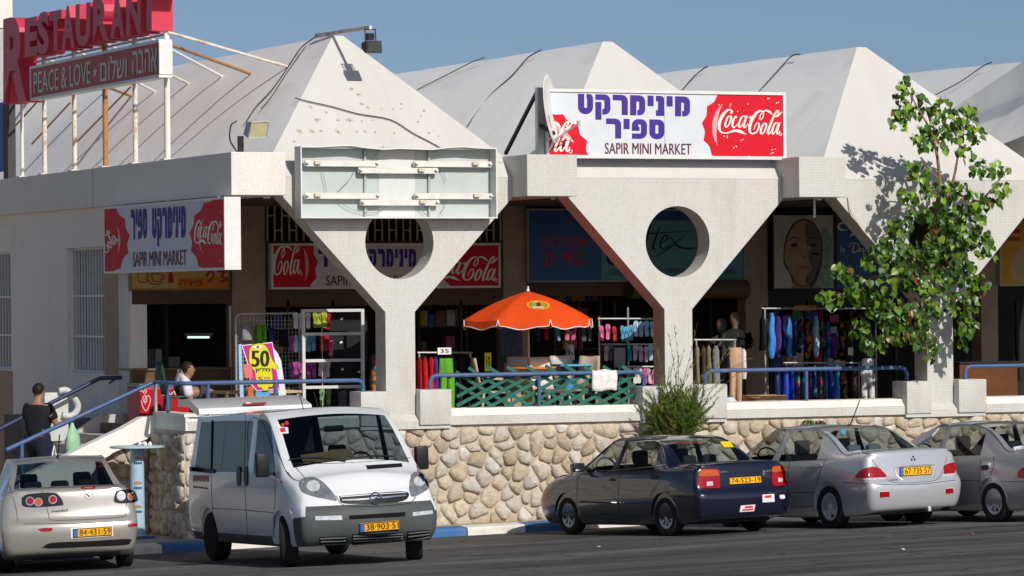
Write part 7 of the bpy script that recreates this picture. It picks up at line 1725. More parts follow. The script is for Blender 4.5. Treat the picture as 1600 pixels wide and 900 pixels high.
def chair(loc, rz, label, mat, cat="chair", back=.5):
    T = thing("plastic_chair", label, cat, loc, rz, "plastic chairs on the terrace")
    m = MB(); m.rbox(-.22, .22, -.22, .22, .42, .455, .015); m.build("seat", mat, T, local=True, smooth=40)
    m = MB(); m.add([], []); bmv = []
    for i in range(6):
        z = .47 + i * back / 5; bow = .03 * math.sin(PI * i / 5)
        for j in range(7): u = j / 6 - .5; bmv.append((u * .40 * (1 - .12 * (i / 5) ** 3), .21 + .10 * i / 5 + .05 * (1 - 4 * u * u) + bow * .2, z))
    m.add(bmv, [(i * 7 + j, i * 7 + j + 1, (i + 1) * 7 + j + 1, (i + 1) * 7 + j) for i in range(5) for j in range(6)]); o = m.build("backrest", mat, T, local=True, smooth=60, fix=False); md = o.modifiers.new("thick", 'SOLIDIFY'); md.thickness = .02
    for x in (-1, 1):
        for y in (-1, 1): MB().bar((x * .19, y * .19, .425), (x * .22, y * .23, 0), .035, .035, (0, 1, 0)).build("leg", mat, T, local=True)
        MB().bar((x * .23, -.15, .64), (x * .23, .22, .66), .03, .035).build("armrest", mat, T, local=True)
    T.scale = (KS, KS, KS); return T
bei = M("chair_beige", (.50, .40, .30), .5, var=.08); bew = M("chair_white", (.62, .58, .52), .5, var=.08); grc = M("chair_green", (.02, .07, .05), .5)
for x, Y, rz, lab, mt in ((775, 1.25, 1.2, "beige plastic chair left of the parasol pole behind the lattice", bei), (815, 2.3, 2.6, "white plastic chair with a tilted back behind the parasol pole", bew), (868, 2.6, 3.0, "white plastic chair behind the two bar tables", bew), (905, 1.5, -1.0, "beige plastic chair right of the blue bar table", bei), (862, .75, .2, "white plastic chair between the bar tables nearest the lattice", bew)):
    q = at(x, 640, Y=Y); chair((q.x, Y, FL), rz, lab, mt)

# ------------------------------------------------------------------ kiosk things
Y = 3.4; T = thing("ice_cream_freezer", "red ice cream freezer with a white heart emblem in front of the kiosk", "freezer", at(255, 660, Y=Y)); A, Bq = at(219, 662, Y=Y), at(300, 604, Y=Y); rf = M("freezer_red", (.42, .01, .02), .35, var=.08)
MB().rbox(A.x, Bq.x, Y, Y + .7, FL, Bq.z, .03).build("body", rf, T); MB().box(A.x, Bq.x, Y + .02, Y + .68, Bq.z + .002, Bq.z + .06).build("lid", M("freezer_lid", (.10, .16, .24), .2), T)
tf = tfF(Y); a = Art(); a.stroke([(227.5, 632), (224, 626), (223, 622), (226, 618), (229, 622), (229, 628), (226.5, 627), (227, 622), (231, 618), (234.5, 622), (233.5, 632), (228, 642), (222.5, 634), (221, 626)], .9, tf, 4); a.put("heart_emblem", stick, T, (0, Y, 0), UX, UZ, .003)
a = Art(); a.stroke([(252, 617), (255, 612), (258, 616), (254, 618), (261, 611), (260, 618), (264, 612), (266, 617), (270, 613), (278, 609), (284, 612), (276, 618), (272, 612)], 1.0, tf, 4); a.stroke([(218.5, 612), (222, 610), (224, 614), (226, 609), (229, 611), (226, 616)], .9, tf, 4); a.put("script_emblem", stick, T, (0, Y, 0), UX, UZ, .003)
T = thing("kiosk_counter", "dark wooden counter across the kiosk opening", "counter", at(280, 600, Y=SY - .1)); A, Bq = at(206, 599, Y=SY - .12), at(361, 577, Y=SY - .12); MB().box(A.x, Bq.x, SY - .12, SY + .5, FL, Bq.z).build("counter_front", M("counter_wood", (.13, .075, .04), .5, var=.3, scale=3), T); MB().box(A.x - .02, Bq.x + .02, SY - .16, SY + .52, Bq.z + .002, Bq.z + .04).build("counter_top", M("counter_top", (.17, .11, .07), .4), T)
T = thing("coffee_machine", "grey coffee machine on the kiosk counter", "machine", at(225, 575, Y=SY + .2)); z0_ = Bq.z + .042; A2, B2 = at(205, 560, Y=SY + .1), at(253, 545, Y=SY + .1); MB().rbox(A2.x, B2.x - .12, SY + .1, SY + .45, z0_, B2.z, .02).build("body", M("machine_dark", (.035, .05, .05), .4), T); MB().rbox(B2.x - .118, B2.x, SY + .08, SY + .44, z0_, B2.z, .02).build("side_panel", M("machine_grey", (.16, .17, .17), .4), T)
T = thing("glass_case", "low pale display case beside the coffee machine", "display case", at(268, 575, Y=SY + .2)); A2, B2 = at(255, 570, Y=SY + .1), at(282, 557, Y=SY + .1); MB().rbox(A2.x, B2.x, SY + .12, SY + .42, z0_, B2.z, .02).build("case", M("case_grey", (.14, .14, .12), .4), T)
T = thing("window_poster", "faded blue poster in the shop window behind the parasol pole", "poster", at(798, 556, Y=SY - .05)); A2, B2 = at(782, 556, Y=SY - .05), at(816, 505, Y=SY - .05); MB().box(A2.x, B2.x, SY - .05, SY - .04, A2.z, B2.z).build("poster_sheet", M("poster_blue", (.07, .08, .14), .5, var=.5, scale=6), T); MB().box(A2.x, B2.x, SY - .045, SY - .035, A2.z - .12, A2.z - .002).build("green_strip", M("strip_green", (.01, .09, .06), .5), T)
T = thing("orange_strip", "small orange strip sign hanging above the tall swimsuit rack", "strip", at(1255, 482, Y=2.6)); A2, B2 = at(1241, 486, Y=2.6), at(1276, 477, Y=2.6); MB().box(A2.x, B2.x, 2.6, 2.62, A2.z, B2.z).build("strip_panel", MATS["sign_orange"], T)
T = thing("brown_cabinet", "low brown cabinet in the shade right of the third column", "cabinet", at(1540, 630, Y=2.6)); A2, B2 = at(1500, 632, Y=2.6), at(1590, 567, Y=2.6); MB().rbox(A2.x, B2.x, 2.6, 3.1, FL, B2.z, .01).build("body", M("cabinet_brown", (.12, .045, .015), .5, var=.2, scale=2), T); MB().box(A2.x - .02, B2.x + .02, 2.57, 3.12, B2.z + .002, B2.z + .03).build("top", M("cabinet_top", (.03, .03, .03), .4), T)
# wall cabinet with a fat hose by the steps
T = thing("drinking_fountain", "white wall cabinet with a fat curved hose beside the steps", "cabinet", at(90, 690, Y=4.5)); fw = M("enamel_white", (.52, .54, .52), .35, var=.1); A2, B2 = at(70, 690, Y=4.5), at(107, 613, Y=4.5); MB().rbox(A2.x, B2.x, 4.5, 4.85, A2.z, B2.z, .02).build("body", fw, T, smooth=30); MB().tube([Vector(q) for q in spline([tuple(at(x, y, Y=4.46)) for x, y in ((92, 611), (104, 610), (116, 622), (122, 635), (117, 646), (108, 650), (97, 648))], 5)], .055, 12).build("hose", fw, T, smooth=60)

# ------------------------------------------------------------------ people
def skin_mesh(name, V, E, mat, parent, subs=2, root=0):
    me = bpy.data.meshes.new(name); me.from_pydata([v[:3] for v in V], E, []); o = bpy.data.objects.new(name, me); COL.objects.link(o)
    o.modifiers.new("k", 'SKIN'); sd_ = o.modifiers.new("s", 'SUBSURF'); sd_.levels = subs
    for i, v in enumerate(V): sv = me.skin_vertices[0].data[i]; sv.radius = (v[3], v[4] if len(v) > 4 else v[3]); sv.use_root = (i == root)
    dg = bpy.context.evaluated_depsgraph_get(); m2 = bpy.data.meshes.new_from_object(o.evaluated_get(dg)); bpy.data.objects.remove(o); m2.name = name; m2.materials.clear(); m2.materials.append(mat); smooth_mesh(m2, 180)
    if not m2.uv_layers: boxuv(m2)
    return put(name, m2, parent)
skinm = M("skin", (.30, .16, .10), .5, var=.06); hairm = M("hair_dark", (.012, .010, .009), .6, var=.2)
def figure(T, J, shirt, short, hair, seated=False, stripe=None):
    """J: named joints; facing +x"""
    V = []; E = []; ix = {}
    def a(nm, p, r, r2=None): ix[nm] = len(V); V.append((*p, r, r2 or r)); return ix[nm]
    def e(*ns):
        for p, q in zip(ns, ns[1:]): E.append((ix[p], ix[q]))
    a('pel', J['pel'], .15, .17); a('waist', J['waist'], .15, .17); a('chest', J['chest'], .155, .20); a('neckb', J['neckb'], .075); a('neck', J['neck'], .066); h = Vector(J['head'])
    a('jaw', h + Vector((.025, 0, -.07)), .078, .072); a('skull', h + Vector((0, 0, .02)), .108, .094); a('crown', h + Vector((-.005, 0, .09)), .07, .066); a('nose', h + Vector((.112, 0, -.02)), .016)
    e('pel', 'waist', 'chest', 'neckb', 'neck', 'jaw', 'skull', 'crown'); E.append((ix['skull'], ix['nose']))
    for s_ in ('l', 'r'):
        sg = 1 if s_ == 'l' else -1
        a('ear' + s_, h + Vector((-.005, sg * .085, -.005)), .016); E.append((ix['skull'], ix['ear' + s_]))
        a('sh' + s_, J['sh' + s_], .062); a('el' + s_, J['el' + s_], .054); a('wr' + s_, J['wr' + s_], .038); a('pa' + s_, J['pa' + s_], .036, .018); e('chest', 'sh' + s_, 'el' + s_, 'wr' + s_, 'pa' + s_)
        d = (Vector(J['pa' + s_]) - Vector(J['wr' + s_])).normalized(); sd_ = d.cross(Vector((0, 0, 1))).normalized(); up = sd_.cross(d)
        for k, (o_, L_) in enumerate(((-.027, .060), (-.009, .068), (.009, .064), (.026, .050))):
            b0 = Vector(J['pa' + s_]) + d * .03 + sd_ * o_; b1 = b0 + d * L_ * .5 - up * .012; b2 = b1 + d * L_ * .35 - up * .03
            a(f'f{s_}{k}', b0, .010); a(f'g{s_}{k}', b1, .009); a(f'h{s_}{k}', b2, .008); e('pa' + s_, f'f{s_}{k}', f'g{s_}{k}', f'h{s_}{k}')
        t0 = Vector(J['pa' + s_]) - sd_ * .03 + d * .0; a('t' + s_, t0 + d * .02 - sd_ * .012, .011); a('u' + s_, t0 + d * .055 - sd_ * .018 - up * .01, .009); e('pa' + s_, 't' + s_, 'u' + s_)
        a('hp' + s_, J['hp' + s_], .11); a('kn' + s_, J['kn' + s_], .074); a('cf' + s_, Vector(J['kn' + s_]) * .65 + Vector(J['an' + s_]) * .35 + Vector((-.015, 0, 0)), .072); a('an' + s_, J['an' + s_], .046); a('toe' + s_, J['toe' + s_], .036, .042); e('pel', 'hp' + s_, 'kn' + s_, 'cf' + s_, 'an' + s_, 'toe' + s_)
    skin_mesh("body", V, E, skinm, T)
    g = [(*(Vector(J['pel']) + Vector((0, 0, -.0 if seated else -.03))), .178, .20), (*J['waist'], .168, .19), (*J['chest'], .175, .222), (*(Vector(J['chest']) * .35 + Vector(J['neckb']) * .65), .10, .13)]; ed = [(0, 1), (1, 2), (2, 3)]
    for s_ in ('l', 'r'):
        n0 = len(g); S_, E_ = Vector(J['sh' + s_]), Vector(J['el' + s_]); g += [(*S_, .098), (*(S_ * .55 + E_ * .45), .085), (*(S_ * .30 + E_ * .70), .078)]; ed += [(2, n0), (n0, n0 + 1), (n0 + 1, n0 + 2)]
    skin_mesh("shirt", g, ed, shirt, T)
    g = [(*J['waist'], .15, .172), (*J['pel'], .168, .192)]; ed = [(0, 1)]
    for s_ in ('l', 'r'):
        n0 = len(g); Hp, Kn = Vector(J['hp' + s_]), Vector(J['kn' + s_]); g += [(*Hp, .135), (*(Hp * .5 + Kn * .5), .122), (*(Hp * .18 + Kn * .82), .118)]; ed += [(1, n0), (n0, n0 + 1), (n0 + 1, n0 + 2)]
    skin_mesh("shorts", g, ed, short, T, root=1)
    hb_ = bmesh.new(); bmesh.ops.create_icosphere(hb_, subdivisions=3, radius=1)
    bmesh.ops.delete(hb_, geom=[v for v in hb_.verts if v.co.z < -.10 - (.55 if v.co.x < -.1 else 0) + (.55 if v.co.x > .35 else 0)], context='VERTS')
    for v in hb_.verts: v.co = h + Vector((v.co.x * .103 - .010, v.co.y * .092, v.co.z * .105 + .025))
    m = MB(); m.frombm(hb_); m.build("hair", hair, T, smooth=180, local=True)
    for s_ in (-1, 1):
        m = MB(); m.lathe([(.001, -.008), (.009, -.004), (.011, 0), (.009, .004), (.001, .008)], 8, tuple(h + Vector((.078, s_ * .032, .012)))); m.build("eye", plate_k, T, local=True)
    m = MB(); m.tube([h + Vector((.082, -.022, -.062)), h + Vector((.088, 0, -.060)), h + Vector((.082, .022, -.062))], .005, 5); m.build("mouth", M("lip", (.22, .07, .05), .5), T, local=True)
# man climbing the steps, right side and back to the street, bag in hand
p = at(60, 592, Y=2.7); zf = p.z - 1.87 * KS
T = thing("person", "man in a black t-shirt and navy shorts climbing the steps with a green bag", "person", (p.x - .02, 2.7, zf), .75); T.scale = (KS, KS, KS)
Jm = dict(pel=(0, 0, .97), waist=(.0, 0, 1.14), chest=(.01, 0, 1.36), neckb=(.0, 0, 1.50), neck=(.015, 0, 1.55), head=(.045, 0, 1.68), shl=(.03, .19, 1.43), shr=(.02, -.19, 1.43), elr=(.08, -.29, 1.16), wrr=(.28, -.36, 1.22), par=(.35, -.38, 1.25), ell=(.12, .26, 1.17), wrl=(.35, .20, 1.14), pal=(.42, .18, 1.15), hpl=(.01, .10, .90), hpr=(.0, -.10, .90), knl=(.20, .11, .60), anl=(.14, .11, .30), toel=(.28, .12, .25), knr=(.03, -.10, .50), anr=(-.03, -.10, .09), toer=(.10, -.11, .03))
figure(T, Jm, cm((.012, .013, .017), "tshirt_black"), cm((.012, .016, .035), "shorts_navy"), hairm)
m = MB(); m.tube([(.10, -.225, .86), (.02, -.235, .70), (-.08, -.215, .60)], .009, 5); m.tube([(.10, -.225, .86), (.16, -.22, .72), (.19, -.21, .60)], .009, 5); m.build("shorts_stripe", stick, T, local=True)
Mx = Matrix.Translation(T.location) @ Matrix.Rotation(.75, 4, 'Z') @ Matrix.Scale(KS, 4)
bg = Mx @ Vector((.38, -.38, 1.20)); m = MB(); n = 14; vs = []
for z, hw, hd in ((0, .02, .015), (-.08, .05, .03), (-.18, .10, .06), (-.32, .13, .08), (-.46, .12, .075), (-.52, .07, .05)):
    vs += [(bg.x + .03 * (-z) + hw * (1 + .12 * math.sin(3 * q + z * 20)) * math.cos(q), bg.y + hd * math.sin(q), bg.z + z) for q in [2 * PI * j / n for j in range(n)]]
m.add(vs, [(i * n + j, i * n + (j + 1) % n, (i + 1) * n + (j + 1) % n, (i + 1) * n + j) for i in range(5) for j in range(n)] + [tuple(5 * n + j for j in range(n))]); tag(m.build("carrier_bag", M("bag_green", (.30, .52, .32), .45, var=.15), smooth=180), "pale green carrier bag held by the man on the steps", "bag")
# man seated at the kiosk
p = at(292, 566, Y=2.3); sitz = .44
T = thing("person", "seated dark haired man in a white t-shirt in front of the kiosk", "person", (p.x - .1, 2.3, FL), -.1); T.scale = (KS, KS, KS); hz = (p.z - FL) / KS - .11
dz = hz - 1.20
Js = dict(pel=(0, 0, .52), waist=(-.01, 0, .68), chest=(.02, 0, .90 + dz), neckb=(.05, 0, 1.03 + dz), neck=(.07, 0, 1.08 + dz), head=(.11, 0, 1.20 + dz), shl=(.03, .19, .96 + dz), shr=(.03, -.19, .96 + dz), elr=(.10, -.24, .70 + dz), wrr=(.32, -.17, .68 + dz), par=(.40, -.14, .69 + dz), ell=(.12, .24, .70 + dz), wrl=(.34, .16, .68 + dz), pal=(.42, .12, .69 + dz), hpl=(.06, .10, .50), hpr=(.06, -.10, .50), knl=(.46, .13, .50), anl=(.44, .13, .10), toel=(.57, .14, .04), knr=(.46, -.13, .50), anr=(.46, -.13, .10), toer=(.59, -.14, .04))
figure(T, Js, cm((.62, .60, .66), "tshirt_white"), cm((.05, .05, .07), "shorts_dark"), hairm)
chair((p.x - .12, 2.3, FL), PI / 2 - .1, "dark green plastic chair under the seated man", grc)

# stocked shelves standing in the depth of the shops
rnd = random.Random(31); wsh = M("shelf_dark_wood", (.07, .05, .035), .6, var=.2)
gm = [M("goods_" + q, c, .6, var=.3, scale=10) for q, c in (("red", (.22, .02, .02)), ("blue", (.03, .07, .25)), ("white", (.35, .34, .32)), ("yellow", (.35, .22, .03)), ("green", (.03, .16, .06)), ("pink", (.32, .06, .16)), ("brown", (.12, .07, .04)))]
for k, (px0, px1, lab) in enumerate(((425, 470, "stocked shelf deep in the shop behind the wire grid"), (655, 730, "stocked shelf deep in the shop behind the lime green trousers"), (868, 940, "stocked shelf deep in the shop behind the blue bar table"), (1205, 1330, "stocked shelf deep in the shop behind the swimsuit racks"))):
    Y = SY + .75; xa, xb = at(px0, 560, Y=Y).x, at(px1, 560, Y=Y).x; T = thing("shop_shelf", lab, "shelf", (xa, Y, FL)); g = MB()
    for x in (xa, xb): MB().box(x - .02, x + .02, Y, Y + .35, FL, FL + 2.1).build("upright", wsh, T)
    for r_ in range(5):
        z = FL + .25 + r_ * .42; MB().box(xa + .021, xb - .021, Y + .01, Y + .34, z - .02, z).build("shelf_board", wsh, T); x = xa + .05
        while x < xb - .12:
            w_ = rnd.uniform(.08, .22); hh = rnd.uniform(.12, .34)
            if x + w_ < xb - .03 and rnd.random() < .85: g.rbox(x, x + w_ - .012, Y + rnd.uniform(.02, .08), Y + .28, z + .001, z + hh, .006, rnd.randrange(7))
            x += w_
    g.build("goods", gm, T, kind="stuff")
# ================================================================== PLANTS
def leafmat(name, col, rough=.38):
    m = bpy.data.materials.new(name); m.use_nodes = True; MATS[name] = m; n, l, b = nodes_of(m)
    oi = n.new("ShaderNodeObjectInfo"); tc = n.new("ShaderNodeTexCoord"); no = n.new("ShaderNodeTexNoise"); no.inputs["Scale"].default_value = 7
    ad = n.new("ShaderNodeMath"); ad.operation = 'ADD'; l.new(oi.outputs["Random"], ad.inputs[0]); l.new(no.outputs["Fac"], ad.inputs[1]); l.new(tc.outputs["Object"], no.inputs["Vector"])
    mr = n.new("ShaderNodeMapRange"); mr.inputs[1].default_value = .4; mr.inputs[2].default_value = 1.6; mr.inputs[3].default_value = .65; mr.inputs[4].default_value = 1.4; l.new(ad.outputs[0], mr.inputs[0])
    hs = n.new("ShaderNodeHueSaturation"); hs.inputs["Color"].default_value = (*col, 1); l.new(mr.outputs[0], hs.inputs["Value"]); l.new(hs.outputs[0], b.inputs["Base Color"])
    b.inputs["Roughness"].default_value = rough; b.inputs["Specular IOR Level"].default_value = .55
    tr = n.new("ShaderNodeBsdfTranslucent"); l.new(hs.outputs[0], tr.inputs[0]); mx = n.new("ShaderNodeMixShader"); mx.inputs[0].default_value = .28
    l.new(b.outputs[0], mx.inputs[1]); l.new(tr.outputs[0], mx.inputs[2]); l.new(mx.outputs[0], n["Material Output"].inputs[0]); return m
LM = [leafmat("leaf_deep", (.045, .11, .011)), leafmat("leaf_green", (.082, .195, .016)), leafmat("leaf_light", (.21, .34, .028)), leafmat("leaf_young_red", (.26, .10, .03))]
bark = dirty("bark_pinkish", (.30, .19, .14), (.16, .10, .07), .6, 6, streak=False); twig = M("twig_brown", (.16, .10, .05), .8)
# a heart shaped leaf, stalk at the origin, tip along -z
hl = [(0, 0), (.035, .018), (.066, .008), (.078, -.03), (.066, -.075), (.035, -.115), (.008, -.145), (0, -.178)]
def leaf_geo(fold, curl):
    R_ = [(x, -fold * x + curl * (z / .18) ** 2 * .04, z) for x, z in hl]; L_ = [(-x, -fold * x + curl * (z / .18) ** 2 * .04, z) for x, z in hl[1:-1]]
    mid = [(0, curl * (z / .18) ** 2 * .04 + .004, z) for z in (-.03, -.075, -.115)]
    V = R_ + L_ + mid; nR = len(R_); nL = len(L_); m0 = nR + nL
    F = [(0, 1, 2, m0), (m0, 2, 3, 4, m0 + 1), (m0 + 1, 4, 5, m0 + 2), (m0 + 2, 5, 6, 7)]
    lf = lambda i: nR + i - 1
    F += [(0, m0, lf(2), lf(1)), (m0, m0 + 1, lf(4), lf(3), lf(2)), (m0 + 1, m0 + 2, lf(5), lf(4)), (m0 + 2, 7, lf(6), lf(5))]
    return V, F
geos = [leaf_geo(.25, .5), leaf_geo(-.2, -.6), leaf_geo(.5, .2), leaf_geo(.1, 1.0)]
lmesh = []
for g in geos:
    row = []
    for mt in LM: m = MB(); m.add(*g); row.append(m.mesh("leaf", mt, None, 180, False))
    lmesh.append(row)
TX = at(1468, 600, Y=.75).x
TR = thing("leafy_tree", "young tree with large glossy heart shaped leaves in front of the third column", "tree", (TX, .75, FL))
def P(x, y, Y): return at(x, y, Y=Y)
branches = [([Vector((TX, .75, FL)), Vector((TX - .02, .74, 2.9)), Vector((TX - .05, .68, 3.9)), P(1462, 400, .45), P(1456, 368, -.12), P(1462, 335, -.45), P(1468, 280, -.7), P(1458, 215, -.85), P(1432, 165, -.9), P(1412, 128, -.9)], [.07, .065, .06, .055, .05, .04, .032, .022, .012, .005]),
 ([P(1456, 368, -.12), P(1475, 335, -.5), P(1492, 270, -.75), P(1500, 225, -.85), P(1512, 185, -.9)], [.04, .03, .022, .014, .006]), ([P(1460, 385, .2), P(1495, 350, -.4), P(1530, 318, -.7), P(1562, 280, -.85), P(1576, 262, -.9)], [.04, .032, .022, .012, .006]),
 ([P(1458, 390, .3), P(1440, 400, -.3), P(1400, 420, -.5), P(1350, 440, -.45), P(1300, 470, -.4)], [.04, .034, .026, .016, .007]), ([P(1456, 380, .1), P(1480, 410, -.35), P(1505, 440, -.5), P(1512, 490, -.55), P(1503, 545, -.55)], [.03, .024, .018, .012, .005]),
 ([P(1400, 420, -.5), P(1395, 460, -.6), P(1385, 510, -.6), P(1368, 548, -.6)], [.022, .016, .010, .005]), ([P(1440, 400, -.3), P(1440, 450, -.55), P(1442, 500, -.6), P(1450, 555, -.6)], [.024, .018, .012, .005]), ([P(1462, 335, -.45), P(1430, 320, -.7), P(1405, 330, -.8)], [.018, .012, .005]), ([P(1468, 280, -.7), P(1440, 260, -.85), P(1420, 270, -.9)], [.016, .010, .005])]
for k, (pts, rs) in enumerate(branches):
    q = [Vector(p) for p in spline([tuple(p) for p in pts], 4)]; rr = [float(np.interp(i / (len(q) - 1), np.linspace(0, 1, len(rs)), rs)) for i in range(len(q))]
    MB().tube(q, rr, 7).build("trunk" if k == 0 else "limb", bark, TR, smooth=60)
clusters = [(1412,150,13,24,12,-.9),(1405,192,14,16,10,-.9),(1433,172,20,20,16,-.9),(1470,175,16,18,12,-.95),(1475,212,28,25,26,-.9),(1445,222,20,18,16,-.9),(1508,190,20,18,16,-.95),(1520,215,16,14,9,-.95),(1508,245,15,13,7,-.9),(1430,270,17,16,14,-.9),(1450,290,15,20,12,-.8),(1530,270,15,14,10,-.9),(1560,270,14,12,8,-.9),(1566,300,14,14,7,-.9),(1490,310,28,20,24,-.75),(1540,320,24,16,16,-.8),(1420,308,16,12,8,-.85),(1470,342,26,22,24,-.65),(1510,350,32,22,32,-.7),(1428,340,16,14,7,-.8),(1480,385,34,22,34,-.6),(1405,362,18,14,12,-.7),(1390,395,26,18,22,-.65),(1440,402,30,18,26,-.55),(1530,385,22,18,16,-.7),(1546,402,12,12,5,-.7),(1368,410,20,16,14,-.6),(1320,432,20,12,10,-.5),(1296,472,18,12,11,-.45),(1350,460,34,20,28,-.55),(1400,440,34,22,34,-.6),(1450,445,32,20,30,-.6),(1500,430,30,18,24,-.6),(1530,450,14,16,7,-.65),(1390,490,34,18,30,-.6),(1440,490,26,18,20,-.6),(1345,520,13,15,7,-.55),(1366,545,16,12,9,-.6),(1400,525,26,18,22,-.6),(1440,530,18,20,14,-.6),(1455,553,10,14,4,-.6),(1500,480,26,18,20,-.6),(1512,520,16,20,12,-.6),(1504,545,7,10,2,-.6)]
rnd = random.Random(11); leaves = []
for cx, cy, rx, ry, n_, Y in clusters:
    for k in range(int(n_ * (2.4 if cy < 360 else 3.1))):
        r = math.sqrt(rnd.random()); an = rnd.uniform(0, 2 * PI); x, y = cx + rx * 1.08 * r * math.cos(an), cy + ry * 1.1 * r * math.sin(an)
        sp = rx / 97 * .9; leaves.append((at(x, y - 6, Y=min(-.10, Y + rnd.uniform(-sp, sp))), rnd.uniform(.45, .88), cy, r))
leaves.sort(key=lambda q: q[0].y)
rest = [MB() for _ in LM]; stalks = MB()
for i, (p, s, cy, r) in enumerate(leaves):
    yaw = rnd.gauss(-.15, .7); tilt = rnd.gauss(.35, .38); roll = rnd.gauss(0, .5)
    R = Matrix.Rotation(yaw, 4, 'Z') @ Matrix.Rotation(-tilt, 4, 'X') @ Matrix.Rotation(roll, 4, 'Y')
    q = rnd.random(); mi = 0 if q < .34 else (1 if q < .74 else (2 if q < .982 else 3)); g = rnd.randrange(4)
    Mx = Matrix.Translation(p) @ R @ Matrix.Scale(s, 4)
    st0 = Mx @ Vector((0, 0, 0)); stalks.tube([st0, st0 + Vector((rnd.uniform(-.03, .03), .03, .05))], .0035, 3)
    if i < 290:
        o = put("leaf", lmesh[g][mi], TR); o.matrix_local = Matrix.Translation(-Vector(TR.location)) @ Mx
    else: rest[mi].add([Mx @ Vector(v) for v in geos[g][0]], geos[g][1])
m = MB()
for mi, b_ in enumerate(rest): m.add(b_.v, b_.f, mi)
m.build("foliage", LM, TR, smooth=180, fix=False, kind="stuff"); stalks.build("leaf_stalks", twig, TR, kind="stuff")
# wiry shrub at the wall
BX = at(1060, 690, Y=-.40); TB = thing("wiry_shrub", "wispy green shrub with wiry twigs at the wall below the second column", "shrub", (BX.x, -.40, gz(BX.x, -.4) + .13))
BM_ = [leafmat("needle_olive", (.12, .18, .022), .7), leafmat("needle_green", (.07, .13, .015), .7), leafmat("needle_dry", (.25, .20, .06), .8)]
st = MB(); nd = [MB() for _ in BM_]; rnd = random.Random(21)
base = Vector(TB.location); knot = at(1058, 678, Y=-.42)
for k in range(5): st.tube([base + Vector((rnd.uniform(-.06, .06), rnd.uniform(-.04, .04), 0)), (base + knot) / 2 + Vector((rnd.uniform(-.06, .06), -.02, 0)), knot + Vector((rnd.uniform(-.15, .15), rnd.uniform(-.1, .1), 0))], [.025, .02, .012], 6)
long_ = [(1090, 503), (1070, 540), (1100, 545), (1135, 520), (1150, 538), (1172, 560), (1028, 545), (1012, 575), (1045, 520), (1002, 610), (1120, 560), (1130, 590), (1085, 560), (1060, 555), (1155, 520), (1160, 575), (1020, 525), (1052, 498)]
def strand(a, b_, sag, fat, dens, col):
    mid = (a + b_) / 2 + Vector((rnd.uniform(-.06, .06), rnd.uniform(-.06, .06), sag)); P_ = [Vector(p) for p in spline([tuple(a), tuple(mid), tuple(b_)], 6)]
    st.tube(P_, [fat * (1 - .8 * i / len(P_)) for i in range(len(P_))], 3, cap=False)
    for i in range(dens):
        t = rnd.uniform(.2, 1) * (len(P_) - 1.001); j = int(t); p = P_[j].lerp(P_[j + 1], t - j); d = (P_[j + 1] - P_[j]).normalized()
        v = (d * rnd.uniform(.5, 1) + Vector((rnd.uniform(-1, 1), rnd.uniform(-1, 1), rnd.uniform(-.4, .9))) * .8).normalized() * rnd.uniform(.04, .10); w_ = v.cross(Vector((rnd.uniform(-1, 1), rnd.uniform(-1, 1), rnd.uniform(-1, 1)))).normalized() * .0075
        nd[col if rnd.random() < .8 else rnd.randrange(3)].add([p - w_, p + w_, p + v], [(0, 1, 2)])
for x, y in long_: strand(knot + Vector((rnd.uniform(-.15, .15), rnd.uniform(-.1, .1), rnd.uniform(0, .3))), at(x, y, Y=-.45 + rnd.uniform(-.25, .2)), .05, .006, 26, 0)
for k in range(260):
    an = rnd.gauss(PI / 2, .62); L_ = rnd.uniform(.35, .95) * (1.0 if abs(an - PI / 2) < .8 else .75)
    a = knot + Vector((rnd.uniform(-.28, .28), rnd.uniform(-.14, .14), rnd.uniform(-.15, .15))); e = a + Vector((math.cos(an) * L_ * .85, rnd.uniform(-.28, .22), math.sin(an) * L_ * .82)); e.y = min(e.y, -.06)
    strand(a, e, .02, .004, 60, rnd.choice((0, 0, 1, 1, 2) if k % 9 == 0 else (0, 1, 1, 0)))
st.build("stems", twig, TB, smooth=60); m = MB()
for mi, b_ in enumerate(nd): m.add(b_.v, b_.f, mi)
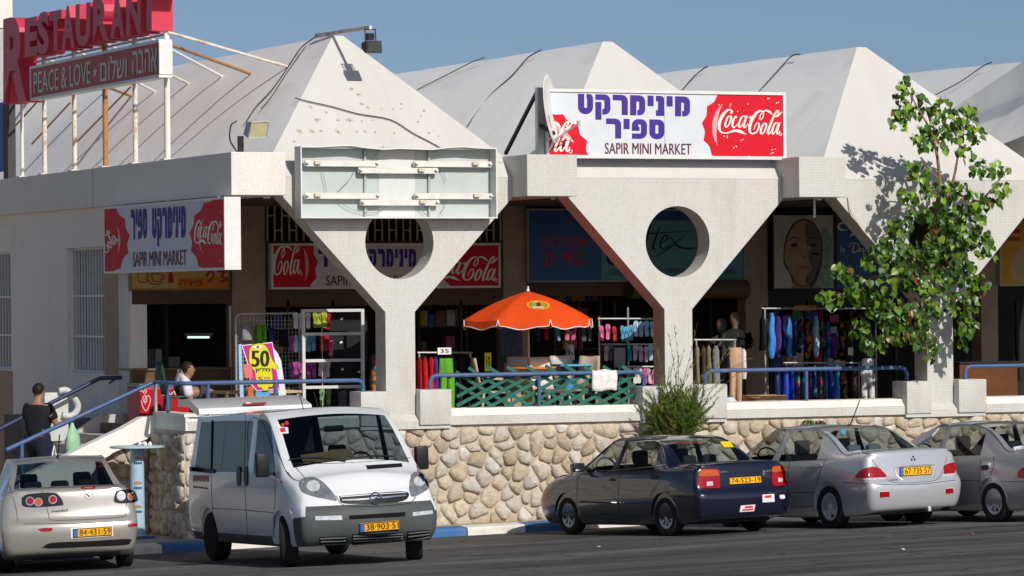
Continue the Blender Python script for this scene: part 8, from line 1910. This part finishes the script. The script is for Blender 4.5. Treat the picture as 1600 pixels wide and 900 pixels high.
m.build("crown", BM_, TB, fix=False, kind="stuff")
# weed tuft on the wall
p0 = at(1270, 663, Y=-.12); TW_ = thing("weed", "small weed growing out of the stone wall top above the silver saloon", "plant", p0); m = MB(); rnd = random.Random(5)
for k in range(34):
    c = p0 + Vector((rnd.uniform(-.20, .20), rnd.uniform(-.12, .02), rnd.uniform(-.03, .07))); R = Matrix.Rotation(rnd.uniform(-2, 2), 4, 'Z') @ Matrix.Rotation(rnd.uniform(-1.2, .4), 4, 'X'); m.add([c + (R @ Vector(v)) * .45 for v in geos[k % 4][0]], geos[k % 4][1])
m.build("leaves", LM[1], TW_, smooth=180, fix=False, kind="stuff")
# scraps of litter on the road
rnd = random.Random(6); lit_all = [(1519, 836, (.5, .05, .06), "red"), (936, 856, (.6, .58, .52), "white"), (972, 884, (.6, .6, .58), "white"), (1411, 860, (.55, .52, .45), "pale"), (671, 890, (.6, .58, .5), "white"), (1170, 867, (.55, .5, .4), "pale")]
lit = [lit_all[0], lit_all[1], lit_all[3]]
for k, (x, y, c, nm) in ((0, lit_all[0]), (1, lit_all[1]), (3, lit_all[3])):
    p = at(x, y); m = MB(); pts = [(p.x + rnd.uniform(.02, .04) * math.cos(a_), p.y + rnd.uniform(.03, .06) * math.sin(a_)) for a_ in [2 * PI * j / 7 for j in range(7)]]
    zg = lambda x_, y_: GA * x_ + GB * y_ + GC
    m.add([(px_, py_, zg(px_, py_) + .004 + rnd.uniform(0, .02)) for px_, py_ in pts] + [(p.x, p.y, zg(p.x, p.y) + .03)], [(j, (j + 1) % 7, 7) for j in range(7)])
    tag(m.build("paper_scrap", M("litter_" + nm, c, .8), fix=False), [f"tiny red paper scrap on the asphalt behind the bright silver saloon", "white paper scrap on the asphalt left of the navy saloon's tail", "small white scrap low on the asphalt near the photo's bottom middle", "pale scrap on the asphalt below the right-hand saloons", "white scrap on the asphalt just right of the van's front wheel", "pale scrap on the road below the navy saloon's rear bumper"][k], "litter")
# pale scuffs and dark patches worn into the road
